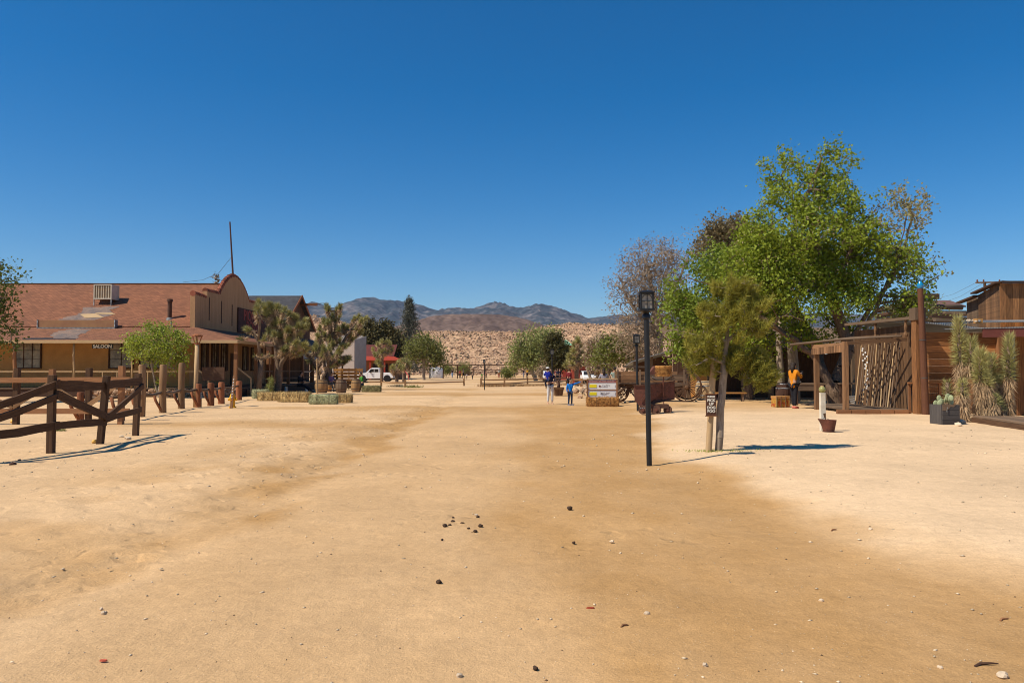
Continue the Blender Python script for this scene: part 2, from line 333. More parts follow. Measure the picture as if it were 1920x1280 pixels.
def gmat():
    m = bpy.data.materials.new('sandy_ground'); m.use_nodes = True; t = m.node_tree; N = t.nodes; L = t.links; b = N['Principled BSDF']
    b.inputs['Roughness'].default_value = .95; b.inputs['Specular IOR Level'].default_value = .1
    tc = N.new('ShaderNodeTexCoord')
    def noise(s, d=5, r=.6):
        n = N.new('ShaderNodeTexNoise'); n.inputs['Scale'].default_value = s; n.inputs['Detail'].default_value = d; n.inputs['Roughness'].default_value = r; L.new(tc.outputs['Object'], n.inputs['Vector']); return n.outputs['Fac']
    def rng(src, lo, hi, a, bb):
        q = N.new('ShaderNodeMapRange'); q.inputs[1].default_value = lo; q.inputs[2].default_value = hi; q.inputs[3].default_value = a; q.inputs[4].default_value = bb; L.new(src, q.inputs[0]); return q.outputs[0]
    def mix(f, a, bb, mode='MIX'):
        q = N.new('ShaderNodeMix'); q.data_type = 'RGBA'; q.blend_type = mode
        if isinstance(f, float): q.inputs[0].default_value = f
        else: L.new(f, q.inputs[0])
        for k, c in ((6, a), (7, bb)):
            if isinstance(c, tuple): q.inputs[k].default_value = (*c, 1)
            else: L.new(c, q.inputs[k])
        return q.outputs[2]
    A = N.new('ShaderNodeAttribute'); A.attribute_name = 'dark'; B = N.new('ShaderNodeAttribute'); B.attribute_name = 'bank'
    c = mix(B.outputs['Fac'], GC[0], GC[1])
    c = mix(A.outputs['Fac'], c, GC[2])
    n1 = noise(.35, 6); c = mix(1.0, c, rng(n1, .3, .7, .86, 1.10), 'MULTIPLY')
    n0 = noise(2.6, 8, .75); c = mix(1.0, c, rng(n0, .35, .62, .92, 1.03), 'MULTIPLY')
    n2 = noise(9, 6, .7); c = mix(1.0, c, rng(n2, .3, .7, .90, 1.07), 'MULTIPLY')
    n3 = noise(70, 3, .7); c = mix(1.0, c, rng(n3, .3, .7, .84, 1.12), 'MULTIPLY')
    vo = N.new('ShaderNodeTexVoronoi'); vo.inputs['Scale'].default_value = 26; L.new(tc.outputs['Object'], vo.inputs['Vector'])
    c = mix(rng(vo.outputs['Distance'], .05, .11, .55, 0), c, (.66, .55, .40))
    v2 = N.new('ShaderNodeTexVoronoi'); v2.inputs['Scale'].default_value = 17; L.new(tc.outputs['Object'], v2.inputs['Vector'])
    c = mix(rng(v2.outputs['Distance'], .04, .08, .6, 0), c, (.16, .10, .06))
    L.new(c, b.inputs['Base Color'])
    ad = N.new('ShaderNodeMath'); ad.operation = 'MULTIPLY_ADD'; ad.inputs[1].default_value = .25; L.new(n3, ad.inputs[0])
    S_ = N.new('ShaderNodeAttribute'); S_.attribute_name = 'scuff'; v3 = N.new('ShaderNodeTexVoronoi'); v3.inputs['Scale'].default_value = 3.2; v3.feature = 'SMOOTH_F1'; mpp = N.new('ShaderNodeMapping'); nn = N.new('ShaderNodeTexNoise'); nn.inputs['Scale'].default_value = 3; L.new(tc.outputs['Object'], nn.inputs['Vector'])
    va = N.new('ShaderNodeVectorMath'); va.operation = 'MULTIPLY_ADD'; va.inputs[1].default_value = (.5, .5, .5); L.new(nn.outputs['Color'], va.inputs[0]); L.new(tc.outputs['Object'], va.inputs[2]); L.new(va.outputs[0], v3.inputs['Vector'])
    dn = rng(v3.outputs['Distance'], .05, .32, -1.6, 0); sm = N.new('ShaderNodeMath'); sm.operation = 'MULTIPLY'; L.new(S_.outputs['Fac'], sm.inputs[0]); L.new(dn, sm.inputs[1]); s2 = N.new('ShaderNodeMath'); s2.operation = 'ADD'; L.new(sm.outputs[0], s2.inputs[0]); L.new(n2, s2.inputs[1]); L.new(s2.outputs[0], ad.inputs[2])
    bp = N.new('ShaderNodeBump'); bp.inputs['Strength'].default_value = .55; bp.inputs['Distance'].default_value = .04; L.new(ad.outputs[0], bp.inputs['Height']); L.new(bp.outputs[0], b.inputs['Normal'])
    return m
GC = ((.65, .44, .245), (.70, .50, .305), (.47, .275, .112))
ground()

def ridge(name, pts, Yf, Yr, m, seed, nx=420, ny=60, amp=.25, fs=1.0, back=1.35, hf=.06):
    px = np.array([p[0] for p in pts], float); py = np.array([p[1] for p in pts], float)
    span = (px[-1] - px[0]); pxs = np.linspace(px[0], px[-1], nx); top = np.array([Z(v, Yr) for v in np.interp(pxs, px, py)])
    xr = (pxs - 960) / F * Yr
    rng_ = np.random.RandomState(seed)
    V = []; 
    for j in range(ny):
        t = j / (ny - 1) * back; yy = Yf + (Yr - Yf) * t
        prof = np.sin(min(t, 1) * math.pi / 2) ** 1.25 if t <= 1 else 1 - (t - 1) * .8
        x = xr * (.35 * yy / Yr + .65) if name != 'x' else xr
        u = x / Yr * 9 * fs; v = yy / Yr * 9 * fs
        rid = 1 - abs(2 * fbm(u * 2 + fbm(u, v, 3, seed) * 1.5, v * 1.2 + np.zeros_like(u), 5, seed + 3) - 1)
        f = 4 * t * (1 - t) if t < 1 else 0
        z = top * prof * (1 + amp * (rid - .8) * (.15 + f * 1.2)) + top * hf * (fbm(u * 16, v * 16 + 0 * u, 3, seed + 9) - .5)
        V.append(np.stack([x, np.full(nx, yy), z - (2 if j == 0 else 0)], 1))
    V = np.concatenate(V); i = (np.arange(ny - 1)[:, None] * nx + np.arange(nx - 1)[None, :]).ravel(); Fc = np.stack([i, i + 1, i + nx + 1, i + nx], 1)
    return raw(name, V, Fc, m, smooth=True, kind='structure'), V
m_mtn = mat('hazed_pinyon_mountain', (.045, .055, .062), (.15, .13, .125), scale=.010, rough=1, lo=.46, hi=.66, fine=.55, finescale=.035, spec=0)  # dark pinyon tone, with distance haze put in as a blue tint
m_dark = mat('scrub_hill', (.115, .078, .066), (.18, .125, .10), scale=.012, rough=1, fine=.35, finescale=.12, spec=0)
m_tan = mat('granite_slope', (.50, .33, .20), (.36, .22, .14), scale=.05, rough=1, fine=.5, finescale=.6, spec=0)
ridge('mountains', [(-1500, 600), (0, 596), (300, 590), (480, 588), (560, 583), (575, 577), (590, 580), (605, 574), (620, 579), (640, 584), (660, 586), (680, 575), (700, 568), (715, 567), (740, 571), (760, 573), (790, 579), (820, 584), (850, 586), (880, 584), (895, 586), (910, 580), (930, 574), (945, 577), (965, 583), (980, 584), (1000, 578), (1015, 579), (1040, 586), (1070, 592), (1100, 601), (1120, 600), (1150, 596), (1180, 600), (1300, 590), (1600, 598), (2200, 590), (3400, 610)], 3200, 6500, m_mtn, 5, nx=1100, ny=90, amp=.22, fs=1.6, hf=.02)
ridge('dark_hill', [(560, 690), (640, 640), (700, 632), (735, 625), (780, 612), (830, 598), (870, 597), (940, 598), (970, 603), (1000, 610), (1020, 618), (1080, 630), (1160, 690)], 800, 1500, m_dark, 8, nx=300, ny=50, amp=.3, hf=.02)
br, BV = ridge('boulder_hill', [(-1200, 640), (0, 610), (400, 604), (560, 602), (600, 600), (650, 610), (700, 622), (800, 629), (990, 630), (1010, 622), (1060, 615), (1150, 618), (1250, 622), (1700, 628), (2600, 640)], 230, 520, m_tan, 12, nx=900, ny=70, amp=.35, hf=.05, fs=2)
def scatter(name, m, n, seed, size, kind_shape):
    rs = np.random.RandomState(seed); nx = 900
    import bmesh
    bm = bmesh.new(); bmesh.ops.create_icosphere(bm, subdivisions=1, radius=1); tv = np.array([q.co[:] for q in bm.verts]); tf = np.array([[q.index for q in f.verts] for f in bm.faces]); bm.free()
    pick = BV[(BV[:, 1] < 530)]
    pxp = 960 + pick[:, 0] / pick[:, 1] * F
    pick = pick[(pxp > 380) & (pxp < 1500)]
    idx = rs.randint(0, len(pick), n); c = pick[idx] + np.stack([rs.randn(n) * 1.5, rs.randn(n) * 3, rs.rand(n) * .3], 1)
    s = size[0] + (size[1] - size[0]) * rs.rand(n) ** 5
    al = rs.rand(n, 1, 3) * .6 + .7; a = rs.rand(n) * 6.28
    T = tv[None] * (1 + (rs.rand(n, len(tv), 1) - .5) * .5) * s[:, None, None] * al * np.array(kind_shape)[None, None]
    ca, sa = np.cos(a)[:, None], np.sin(a)[:, None]; x = T[..., 0] * ca - T[..., 1] * sa; y = T[..., 0] * sa + T[..., 1] * ca
    V = np.stack([x, y, T[..., 2]], 2) + c[:, None, :]; Fc = tf[None] + (np.arange(n) * len(tv))[:, None, None]
    raw(name, V.reshape(-1, 3), Fc.reshape(-1, 3), m, rnd=np.repeat(rs.rand(n), len(tf)), kind='stuff')
scatter('boulders', mat('granite_boulder', (.52, .35, .225), (.42, .275, .175), scale=.6, rough=1, rv=.25, spec=0), 60000, 3, (.12, .62), (1.25, 1, .85))
scatter('desert_scrub', mat('desert_scrub', (.12, .10, .055), (.17, .12, .075), scale=.6, rough=1, rv=.4, spec=0), 13000, 4, (.15, .7), (1, 1, .8))
# ============================================================ VEGETATION
def leafcloud(rs, C, per, spread, size, up=.3, asp=.62, clump=None):
    n = len(C) * per; c = np.repeat(C, per, 0) + rs.randn(n, 3) * np.array(spread) 
    a = rs.randn(n, 3); a[:, 2] += up; a /= np.linalg.norm(a, axis=1)[:, None]
    t = np.cross(a, rs.randn(n, 3)); t /= np.linalg.norm(t, axis=1)[:, None] + 1e-9; b = np.cross(a, t)
    s = (size * (.4 + 1.2 * rs.rand(n)))[:, None]; V = np.stack([c - t * s, c + b * s * asp, c + t * s, c - b * s * asp], 1).reshape(-1, 3)
    Fc = np.arange(n * 4).reshape(-1, 4); cl = np.repeat(rs.rand(len(C)), per) if clump is None else np.repeat(clump, per)
    return V, Fc, np.clip(cl * .6 + rs.rand(n) * .4, 0, 1)
def blades(c, d, L, wd, rs):
    """thin triangles from c along d"""
    n = len(c); d = d / (np.linalg.norm(d, axis=1)[:, None] + 1e-9); s = np.cross(d, rs.randn(n, 3)); s /= np.linalg.norm(s, axis=1)[:, None] + 1e-9
    L = np.broadcast_to(L, (n,))[:, None]; wd = np.broadcast_to(wd, (n,))[:, None]
    V = np.stack([c - s * wd / 2, c + s * wd / 2, c + d * L], 1).reshape(-1, 3); return V, np.arange(n * 3).reshape(-1, 3)
def grow(rs, trunks, tips, rt, step=.35, jit=.06, pw=.5, rmin=.006):
    """trunks: list of polylines. returns nodes, parents, radii"""
    nodes = []; par = []
    for tr in trunks:
        tr = [Vector(p) for p in tr]; st = -1
        if nodes:
            d = [(Vector(q) - tr[0]).length for q in nodes]; st = int(np.argmin(d))
        for i, p in enumerate(tr):
            if i == 0 and st >= 0: continue
            if i == 0: nodes.append(tuple(p)); par.append(-1); st = len(nodes) - 1; continue
            q = Vector(nodes[st]); m = max(1, int((p - q).length / step))
            for k in range(1, m + 1):
                z = q.lerp(p, k / m) + Vector(rs.randn(3) * jit * .5 * (k < m)); nodes.append(tuple(z)); par.append(st); st = len(nodes) - 1
    base = np.array(nodes); nt_ = len(nodes)
    start = max(1, int(nt_ * .0))
    dd = np.min(np.linalg.norm(tips[:, None] - base[None], axis=2), axis=1); order = np.argsort(dd)
    N_ = np.zeros((nt_ + len(tips) * 40, 3)); N_[:nt_] = base; k = nt_; tipn = []
    zmin = base[:, 2].min() + (base[:, 2].max() - base[:, 2].min()) * .18
    for i in order:
        t = tips[i]; D = N_[:k] - t; dist = np.sqrt((D ** 2).sum(1)); cost = dist + .55 * np.maximum(D[:, 2], 0) * 1.0 + (N_[:k, 2] < zmin) * 3
        j = int(np.argmin(cost)); q = N_[j].copy(); L = dist[j]; m = min(30, max(1, int(L / step)))
        bow = rs.randn(3) * L * .07; bow[2] += L * .06; pj = j
        for s_ in range(1, m + 1):
            f = s_ / m
            if k >= len(N_): break
            N_[k] = q + (t - q) * f + bow * math.sin(math.pi * f) + rs.randn(3) * jit * (s_ < m); par.append(pj); pj = k; k += 1
        tipn.append(pj)
    N_ = N_[:k]; cnt = np.zeros(k)
    for j in tipn: cnt[j] += 1
    for j in range(k - 1, 0, -1):
        if par[j] >= 0: cnt[par[j]] += cnt[j]
    r = np.maximum(rmin, rt * (cnt / max(cnt.max(), 1)) ** pw)
    for j in range(nt_):
        if cnt[j] == 0: r[j] = rt * .08
    return N_, np.array(par), r
def limbmesh(N_, par, r, ksc=1):
    V = []; Fc = []; n0 = 0; idx = [j for j in range(len(par)) if par[j] >= 0]
    gp = {}
    for j in idx:
        i = par[j]; a = Vector(N_[i]); b = Vector(N_[j]); d = b - a
        if d.length < 1e-5: continue
        n = 4 if r[i] < .03 else 7; d.normalize(); e = d.orthogonal().normalized(); f = d.cross(e); ra = min(r[i], r[j] * 1.6); rb = r[j]
        ov = d * min(ra * .4, .02)
        for p, rr in ((a - ov, ra), (b, rb)):
            for k in range(n): t = 6.2832 * k / n; V.append(p + (e * math.cos(t) + f * math.sin(t)) * rr)
        for k in range(n): Fc.append((n0 + k, n0 + (k + 1) % n, n0 + n + (k + 1) % n, n0 + n + k))
        n0 += 2 * n
    return np.array(V), np.array(Fc)
def inblobs(rs, blobs, n, gap=.35, gs=1.1, seed=1, shell=.45):
    out = []; wts = np.array([b[3] * b[4] * b[5] * (b[6] if len(b) > 6 else 1) for b in blobs]); wts /= wts.sum()
    tot = 0
    while tot < n:
        k = rs.choice(len(blobs), 4 * n, p=wts); B = np.array([b[:6] for b in blobs])[k]; d = rs.randn(4 * n, 3); d /= np.linalg.norm(d, axis=1)[:, None]
        p = B[:, :3] + d * B[:, 3:6] * (rs.rand(4 * n, 1) ** shell)
        q = fbm(p[:, 0] * gs + p[:, 2] * .7 * gs, p[:, 1] * gs - p[:, 2] * gs, 2, seed); p = p[q > gap]; out.append(p); tot += len(p)
    return np.concatenate(out)[:n]
def tree(name, label, base, trunks, blobs, ntips, leafm, barkm, per=30, spread=.22, size=.07, rt=.2, seed=1, gap=.35, gs=1.1, group=None, cat='tree', up=.3, step=.35, dead=None, asp=.62, shell=.45, leafname='crown', keep=1.0, rmin=.006):
    rs = np.random.RandomState(seed); tips = inblobs(rs, blobs, ntips, gap, gs, seed, shell)
    root = thing(name, label, cat, base, 0, group)
    N_, par, r = grow(rs, trunks, tips, rt, step, rmin=rmin); V, Fc = limbmesh(N_, par, r)
    raw('trunk', local(V, root), Fc, barkm, rnd=rs.rand(len(Fc)), parent=root)
    C = tips[rs.rand(len(tips)) < keep]
    V, Fc, rn = leafcloud(rs, C, per, spread, size, up, asp)
    raw(leafname, local(V, root), Fc, leafm, rnd=rn, parent=root)
    if dead:
        V, Fc, rn = leafcloud(rs, tips[::dead[0]], dead[1], spread * 1.2, size * .8, up, .3); raw('dry_leaves', local(V, root), Fc, dead[2], rnd=rn, parent=root)
    return root
def leafm(name, c1, c2, trans=.35): return mat(name, c1, c2, scale=.6, rough=.6, rmix=.75, rv=.25, trans=trans, spec=.3)
L_green = leafm('cottonwood_leaf', (.40, .47, .038), (.085, .135, .012))
L_dry = leafm('dry_twig_leaf', (.26, .19, .12), (.13, .095, .055), .2)
L_pale = leafm('pale_leaf', (.34, .36, .11), (.18, .20, .06))
L_spring = leafm('spring_leaf', (.40, .46, .06), (.19, .24, .03))
L_dark = leafm('dark_cypress', (.15, .115, .03), (.04, .042, .016), .15)
L_blue = leafm('fir_needle', (.16, .155, .11), (.045, .055, .038), .1)
L_pine = leafm('pine_needle', (.46, .41, .055), (.075, .085, .013), .22)
L_josh = leafm('yucca_blade', (.60, .54, .20), (.10, .11, .04), .12)
L_joshdead = leafm('dead_yucca_blade', (.64, .46, .27), (.30, .19, .10), .1)
L_mesq = leafm('mesquite_leaf', (.24, .26, .05), (.11, .12, .03), .3)
L_tanbush = leafm('winter_twigs', (.42, .31, .20), (.22, .16, .10), .2)
def blob(px, py, Y, rpx, rpy=None, dy=None, w=1):
    p = P(px, py, Y); rx = rpx * Y / F; rz = (rpy or rpx) * Y / F; return (p.x, p.y, p.z, rx, dy or rx, rz, w)
# ---- the cottonwood on the right
Y = 33
b0 = on(1567, 33)
tr = [[b0, P(1562, 735, 33), P(1545, 700, 33), P(1520, 660, 33), P(1480, 632, 33), P(1452, 610, 32.8)],
      [P(1562, 735, 33), P(1578, 690, 33.2), P(1590, 640, 33.5), P(1560, 560, 33.5), P(1530, 460, 33.5), P(1510, 370, 33.5), P(1540, 300, 33.5)],
      [P(1590, 640, 33.5), P(1630, 580, 33.3), P(1675, 520, 33), P(1690, 450, 33), P(1700, 400, 33)],
      [P(1560, 560, 33.5), P(1600, 450, 33.5), P(1650, 380, 33.2)], [P(1545, 700, 33), P(1530, 640, 34.5), P(1480, 560, 35), P(1440, 480, 35), P(1450, 380, 35)],
      [P(1480, 632, 33), P(1420, 590, 33.5), P(1350, 540, 34), P(1290, 520, 34)]]
bl = [blob(1515, 365, 33.5, 88, 74, w=.6), blob(1475, 310, 33.5, 42, 40, w=.8), blob(1545, 310, 33.5, 60, 46, w=.6), blob(1592, 255, 33.5, 14, 26, w=2), blob(1505, 278, 33.5, 30, 22, w=1.4), blob(1560, 285, 33.5, 30, 18, w=1.2), blob(1446, 305, 33.5, 14, 20, w=1.4), blob(1435, 400, 33.5, 26, 34, w=1), blob(1605, 380, 33.5, 34, 50, w=.4), blob(1500, 470, 33.5, 110, 90), blob(1590, 480, 33.5, 80, 80), blob(1440, 520, 33.5, 90, 80), blob(1560, 570, 33.5, 80, 55),
      blob(1500, 590, 33.5, 80, 50), blob(1700, 500, 33, 48, 50, w=.45), blob(1690, 560, 33, 60, 35, w=.35), blob(1430, 440, 34, 60, 55), blob(1490, 635, 34, 60, 22), blob(1410, 640, 34, 50, 26), blob(1560, 620, 34, 60, 26)]
tree('cottonwood_tree', 'tallest green cottonwood, spreading above the timber porch on the right', b0, tr, bl, 1750, L_green, M_['bark'], per=34, spread=.20, size=.064, rt=.34, seed=3, gap=.48, gs=.62, dead=(3, 10, L_tanbush), rmin=.011)
tree('cottonwood_tree', 'half bare thin crown leaning right of the tallest cottonwood, left of the blue vase', P(1600, 745, 34.5), [[on(1600, 34.5), P(1610, 640, 34.5), P(1660, 540, 34), P(1700, 450, 33.5), P(1715, 390, 33.5)]],
     [blob(1700, 400, 33.5, 52, 55), blob(1660, 430, 33.5, 38, 50), blob(1690, 480, 33.5, 45, 45), blob(1745, 500, 33.5, 28, 30, w=.4), blob(1700, 570, 33.5, 55, 35, w=.5)], 420, leafm('sparse_leaf', (.42, .36, .14), (.20, .19, .07)), M_['barkgrey'], per=9, spread=.16, size=.06, rt=.10, seed=7, gap=.40, gs=.8, rmin=.014)
b0 = on(1400, 38)
tree('leafy_tree', 'broad bright green tree behind the small pine and the old wagon', b0, [[b0, P(1400, 640, 38), P(1380, 560, 38), P(1350, 500, 38)], [P(1400, 640, 38), P(1330, 590, 38), P(1290, 560, 38)]],
     [blob(1380, 500, 38, 75, 65), blob(1310, 540, 38, 62, 70), blob(1285, 600, 38, 45, 60), blob(1350, 600, 38, 90, 60), blob(1275, 655, 38, 35, 30), blob(1430, 560, 38, 60, 80), blob(1440, 650, 38, 60, 30, w=.5)], 900, leafm('bright_leaf', (.34, .41, .045), (.10, .155, .016)), M_['bark'], per=34, spread=.24, size=.07, rt=.26, seed=9, gap=.45, gs=.7, dead=(3, 8, L_tanbush), rmin=.011)
b0 = on(1235, 50)
tree('dry_tree', 'large grey-brown nearly leafless tree behind the lamp posts', b0, [[b0, P(1235, 640, 50), P(1225, 560, 50), P(1215, 500, 50)], [P(1235, 640, 50), P(1190, 580, 50), P(1165, 540, 50)], [P(1235, 600, 50), P(1270, 530, 50), P(1300, 450, 50)]],
     [blob(1215, 500, 50, 58, 52), blob(1180, 560, 50, 45, 55), blob(1200, 620, 50, 55, 50), blob(1265, 465, 50, 52, 40), blob(1245, 560, 50, 65, 75), blob(1150, 530, 50, 18, 30, w=.5), blob(1190, 655, 50, 50, 25)], 1100, L_tanbush, M_['barkgrey'], per=20, spread=.26, size=.065, rt=.30, seed=11, gap=.42, gs=.7, asp=.4, rmin=.016)
b0 = on(1370, 46)
tree('dry_tree', 'olive brown tree crown showing above the bright green tree', b0, [[b0, P(1370, 600, 46), P(1375, 500, 46), P(1370, 440, 46)]],
     [blob(1365, 435, 46, 45, 30), blob(1330, 460, 46, 35, 35), blob(1385, 470, 46, 45, 40)], 330, leafm('olive_brown_leaf', (.30, .23, .11), (.15, .12, .06)), M_['bark'], per=26, spread=.25, size=.08, rt=.2, seed=13, gap=.33)
def needle_tree(name, label, base, trunks, blobs, ntips, seed, nper=46, nl=.13, wd=.009, lm=None, rt=.06, bk=None):
    rs = np.random.RandomState(seed); tips = inblobs(rs, blobs, ntips // 7, .50, 2.0, seed, .7); crn = np.repeat(rs.rand(len(tips)), 7); tips = np.repeat(tips, 7, 0) + rs.randn(len(tips) * 7, 3) * .062; root = thing(name, label, 'tree', base)
    N_, par, r = grow(rs, trunks, tips, rt, .18, .02, rmin=.007); V, Fc = limbmesh(N_, par, r); raw('trunk', local(V, root), Fc, bk or M_['barkgrey'], rnd=rs.rand(len(Fc)), parent=root)
    c0 = np.array(base) + np.array([0, 0, 1.2]); out = tips - c0; out[:, 2] *= .3; out[:, 2] += 1.0; out /= np.linalg.norm(out, axis=1)[:, None]
    n = len(tips) * nper; o = np.repeat(out, nper, 0); t = rs.rand(n, 1) * .22 - .16; c = np.repeat(tips, nper, 0) + o * t
    s = rs.randn(n, 3); d = o * .75 + s / np.linalg.norm(s, axis=1)[:, None] * .8
    V, Fc = blades(c, d, nl * (.7 + .5 * rs.rand(n)), wd, rs); raw('needles', local(V, root), Fc, lm or L_pine, rnd=np.clip(np.repeat(crn, nper) * .55 + rs.rand(n) * .45, 0, 1), parent=root); return root
b0 = gnd(1347, 845); Yp = b0.y
trk = [[b0, P(1350, 790, Yp), P(1354, 740, Yp), P(1358, 680, Yp), P(1364, 620, Yp), P(1372, 560, Yp), P(1385, 530, Yp)],
       [P(1362, 680, Yp), P(1330, 670, Yp - .2), P(1305, 685, Yp - .3)], [P(1362, 690, Yp), P(1400, 690, Yp + .2), P(1440, 670, Yp + .2)], [P(1362, 640, Yp), P(1410, 600, Yp)], [P(1364, 650, Yp), P(1320, 620, Yp)]]
needle_tree('small_pine', 'young pine with a thin crooked trunk growing beside the brown sign post', b0, trk,
    [blob(1375, 545, Yp, 38, 28, .35), blob(1400, 575, Yp, 45, 40, .4), blob(1345, 590, Yp, 35, 32, .35), blob(1330, 640, Yp, 42, 34, .4), blob(1314, 676, Yp, 38, 26, .4), blob(1440, 655, Yp, 30, 34, .35), blob(1335, 690, Yp + .2, 34, 20, .3), blob(1365, 700, Yp + .25, 34, 22, .3),
     blob(1410, 640, Yp, 45, 45, .45), blob(1430, 690, Yp, 38, 36, .4), blob(1400, 715, Yp, 38, 22, .35), blob(1380, 660, Yp, 40, 50, .4)], 680, 21, nper=54, wd=.012, rt=.07)
# ---- fir and cypresses far left
def fir(name, label, base, H, R, lm, seed, n=95, per=60):
    rs = np.random.RandomState(seed); root = thing(name, label, 'tree', base); mb = MB(); mb.cyl((0, 0, 0), (0, 0, H), H * .018, .02, 8); mb.build('trunk', M_['bark'], root)
    C = []; k = 0
    for i in range(n):
        z = H * (.10 + .9 * (i / n)); rr = R * (1 - z / H) ** .85 * (.75 + .4 * rs.rand()) + .12; a = i * 2.4 + rs.rand()
        for t in np.linspace(.15, 1, 9): C.append((math.cos(a) * rr * t, math.sin(a) * rr * t, z + .18 * rr * t - .1 * rr * t * t * 2 + rs.randn() * .1))
    V, Fc, rn = leafcloud(rs, np.array(C), per // 6, .17 * R / 2.6, .13, 0, .5); raw('crown', V, Fc, lm, rnd=rn, parent=root); return root
fir('fir_tree', 'tall dark spire-shaped fir beyond the red roofed building', on(767, 150), Z(561, 150), 4.9, L_blue, 4, n=120, per=90)
for px, top, w_, sd, lb in ((700, 592, 26, 5, 'dark rusty green cypress behind the grey metal building'), (732, 602, 22, 6, 'dark cypress between the rusty cypress and the tall fir')):
    b0 = on(px, 135); tree('cypress_tree', lb, b0, [[b0, P(px, 620, 135)]], [blob(px, (top + 690) / 2 + 6, 135, w_, (690 - top) / 2 - 4), blob(px - 8, top + 16, 135, w_ * .6, 14), blob(px + 10, top + 45, 135, w_ * .9, 20)], 420, L_dark, M_['bark'], per=24, spread=.5, size=.20, rt=.4, seed=sd, gap=.3, gs=.5, step=1)
b0 = on(690, 142); tree('cypress_tree', 'low spreading dark cypress left of the taller cypresses', b0, [[b0, P(690, 650, 142)]], [blob(685, 640, 142, 26, 30)], 200, L_dark, M_['bark'], per=24, spread=.5, size=.2, rt=.3, seed=16, step=1)
b0 = on(795, 120); tree('desert_willow', 'wide fresh green and tan tree right of the red roofed building', b0, [[b0, P(795, 680, 120)]], [blob(782, 655, 120, 26, 24), blob(805, 660, 120, 28, 30), blob(822, 672, 120, 18, 20), blob(795, 640, 120, 18, 14)], 420, leafm('willow_leaf', (.24, .26, .05), (.14, .14, .05)), M_['barkgrey'], per=16, spread=.45, size=.14, rt=.25, seed=17, step=.8)
b0 = on(1005, 110); tree('leafy_tree', 'wide pale green tree at the far end of the street, left of the round pine', b0, [[b0, P(1005, 670, 110)], [b0, P(985, 665, 110)]], [blob(1005, 645, 110, 40, 32), blob(975, 665, 110, 20, 28), blob(1030, 635, 110, 26, 22), blob(1000, 672, 110, 35, 20), blob(960, 685, 110, 14, 12)], 600, L_pale, M_['barkgrey'], per=18, spread=.42, size=.14, rt=.3, seed=18, step=.8)
b0 = on(1045, 95); tree('round_pine', 'dark olive pine with a rounded crown just left of the red tower', b0, [[b0, P(1045, 650, 95)]], [blob(1045, 665, 95, 24, 30), blob(1040, 640, 95, 14, 16)], 330, leafm('olive_needle', (.12, .105, .028), (.05, .05, .018)), M_['bark'], per=30, spread=.32, size=.13, rt=.25, seed=19, step=.6)
for px, py, r_, Yd, sd, lb in ((950, 700, 12, 130, 41, 'low dark shrub at the left foot of the wide pale green tree'), (1020, 698, 12, 105, 42, 'low brown shrub under the round pine'), (868, 690, 14, 210, 43, 'small shrub behind the timber hut'), (838, 693, 12, 160, 44, 'grey shrub beyond the white water tank'), (1130, 690, 26, 64, 45, 'tangled bare bush behind the person in the grey shirt'), (1066, 682, 15, 100, 46, 'olive shrub growing at the foot of the red tower')):
    b0 = on(px, Yd); tree('desert_shrub', lb, b0, [[b0, P(px, py, Yd)]], [blob(px, py, Yd, r_, r_ * .7)], 110, L_tanbush if sd in (42, 45) else L_mesq, M_['barkgrey'], per=18, spread=.22 * Yd / 90, size=.10, rt=.06, seed=sd, step=.6, cat='shrub')
# mesquites right of centre
for px, Yd, bl_, sd, lm_, lb, nt__ in ((1155, 52, [(1160, 655, 36, 22), (1130, 668, 26, 20), (1185, 665, 24, 26), (1140, 640, 20, 14)], 51, L_mesq, 'spreading mesquite with many grey stems behind the sign board', 420),
                            (1118, 58, [(1118, 655, 18, 20), (1125, 640, 12, 10), (1108, 672, 14, 14)], 52, L_tanbush, 'twiggy brown tree left of the spreading mesquite', 240)):
    b0 = on(px, Yd); tree('mesquite_tree', lb, b0, [[b0, P(px, 700, Yd)], [b0, P(px - 18, 690, Yd)], [b0, P(px + 16, 690, Yd)], [b0, P(px + 28, 680, Yd)]], [blob(a, b, Yd, c, d) for a, b, c, d in bl_], nt__, lm_, M_['barkgrey'], per=16, spread=.25, size=.075, rt=.11, seed=sd, group=None)
# left side
b0 = on(300, 42.5); tree('young_tree', 'small bushy bright green tree in front of the saloon windows', b0, [[b0, P(302, 715, 42.5), P(306, 690, 42.5)], [b0, P(285, 690, 42.5), P(280, 660, 42.5)], [P(302, 715, 42.5), P(325, 660, 42.5)]],
     [blob(345, 640, 42.5, 26, 14), blob(248, 640, 42.5, 22, 14), blob(285, 612, 42.5, 16, 12), blob(300, 650, 42.5, 56, 38), blob(330, 665, 42.5, 35, 30), blob(262, 655, 42.5, 32, 28), blob(300, 620, 42.5, 35, 14, w=.7), blob(318, 688, 42.5, 25, 14), blob(300, 725, 42.5, 10, 12, w=1)], 460, L_spring, M_['barkgrey'], per=18, spread=.15, size=.055, rt=.09, seed=23, gap=.47, gs=1.5, rmin=.01)
b0 = on(-30, 36); tree('leafy_tree', 'tree at the left edge before the saloon, green above and bare twigs below', b0, [[b0, P(-20, 640, 36), P(0, 560, 36)], [P(-20, 660, 36), P(20, 640, 36)]],
     [blob(0, 530, 36, 46, 50), blob(-20, 570, 36, 50, 50), blob(5, 620, 36, 36, 40, w=.5), blob(-60, 560, 36, 60, 80), blob(10, 655, 36, 32, 22, w=.8)], 420, leafm('olive_leaf', (.15, .19, .03), (.07, .09, .018)), M_['barkgrey'], per=15, spread=.18, size=.065, rt=.12, seed=25, gap=.36)
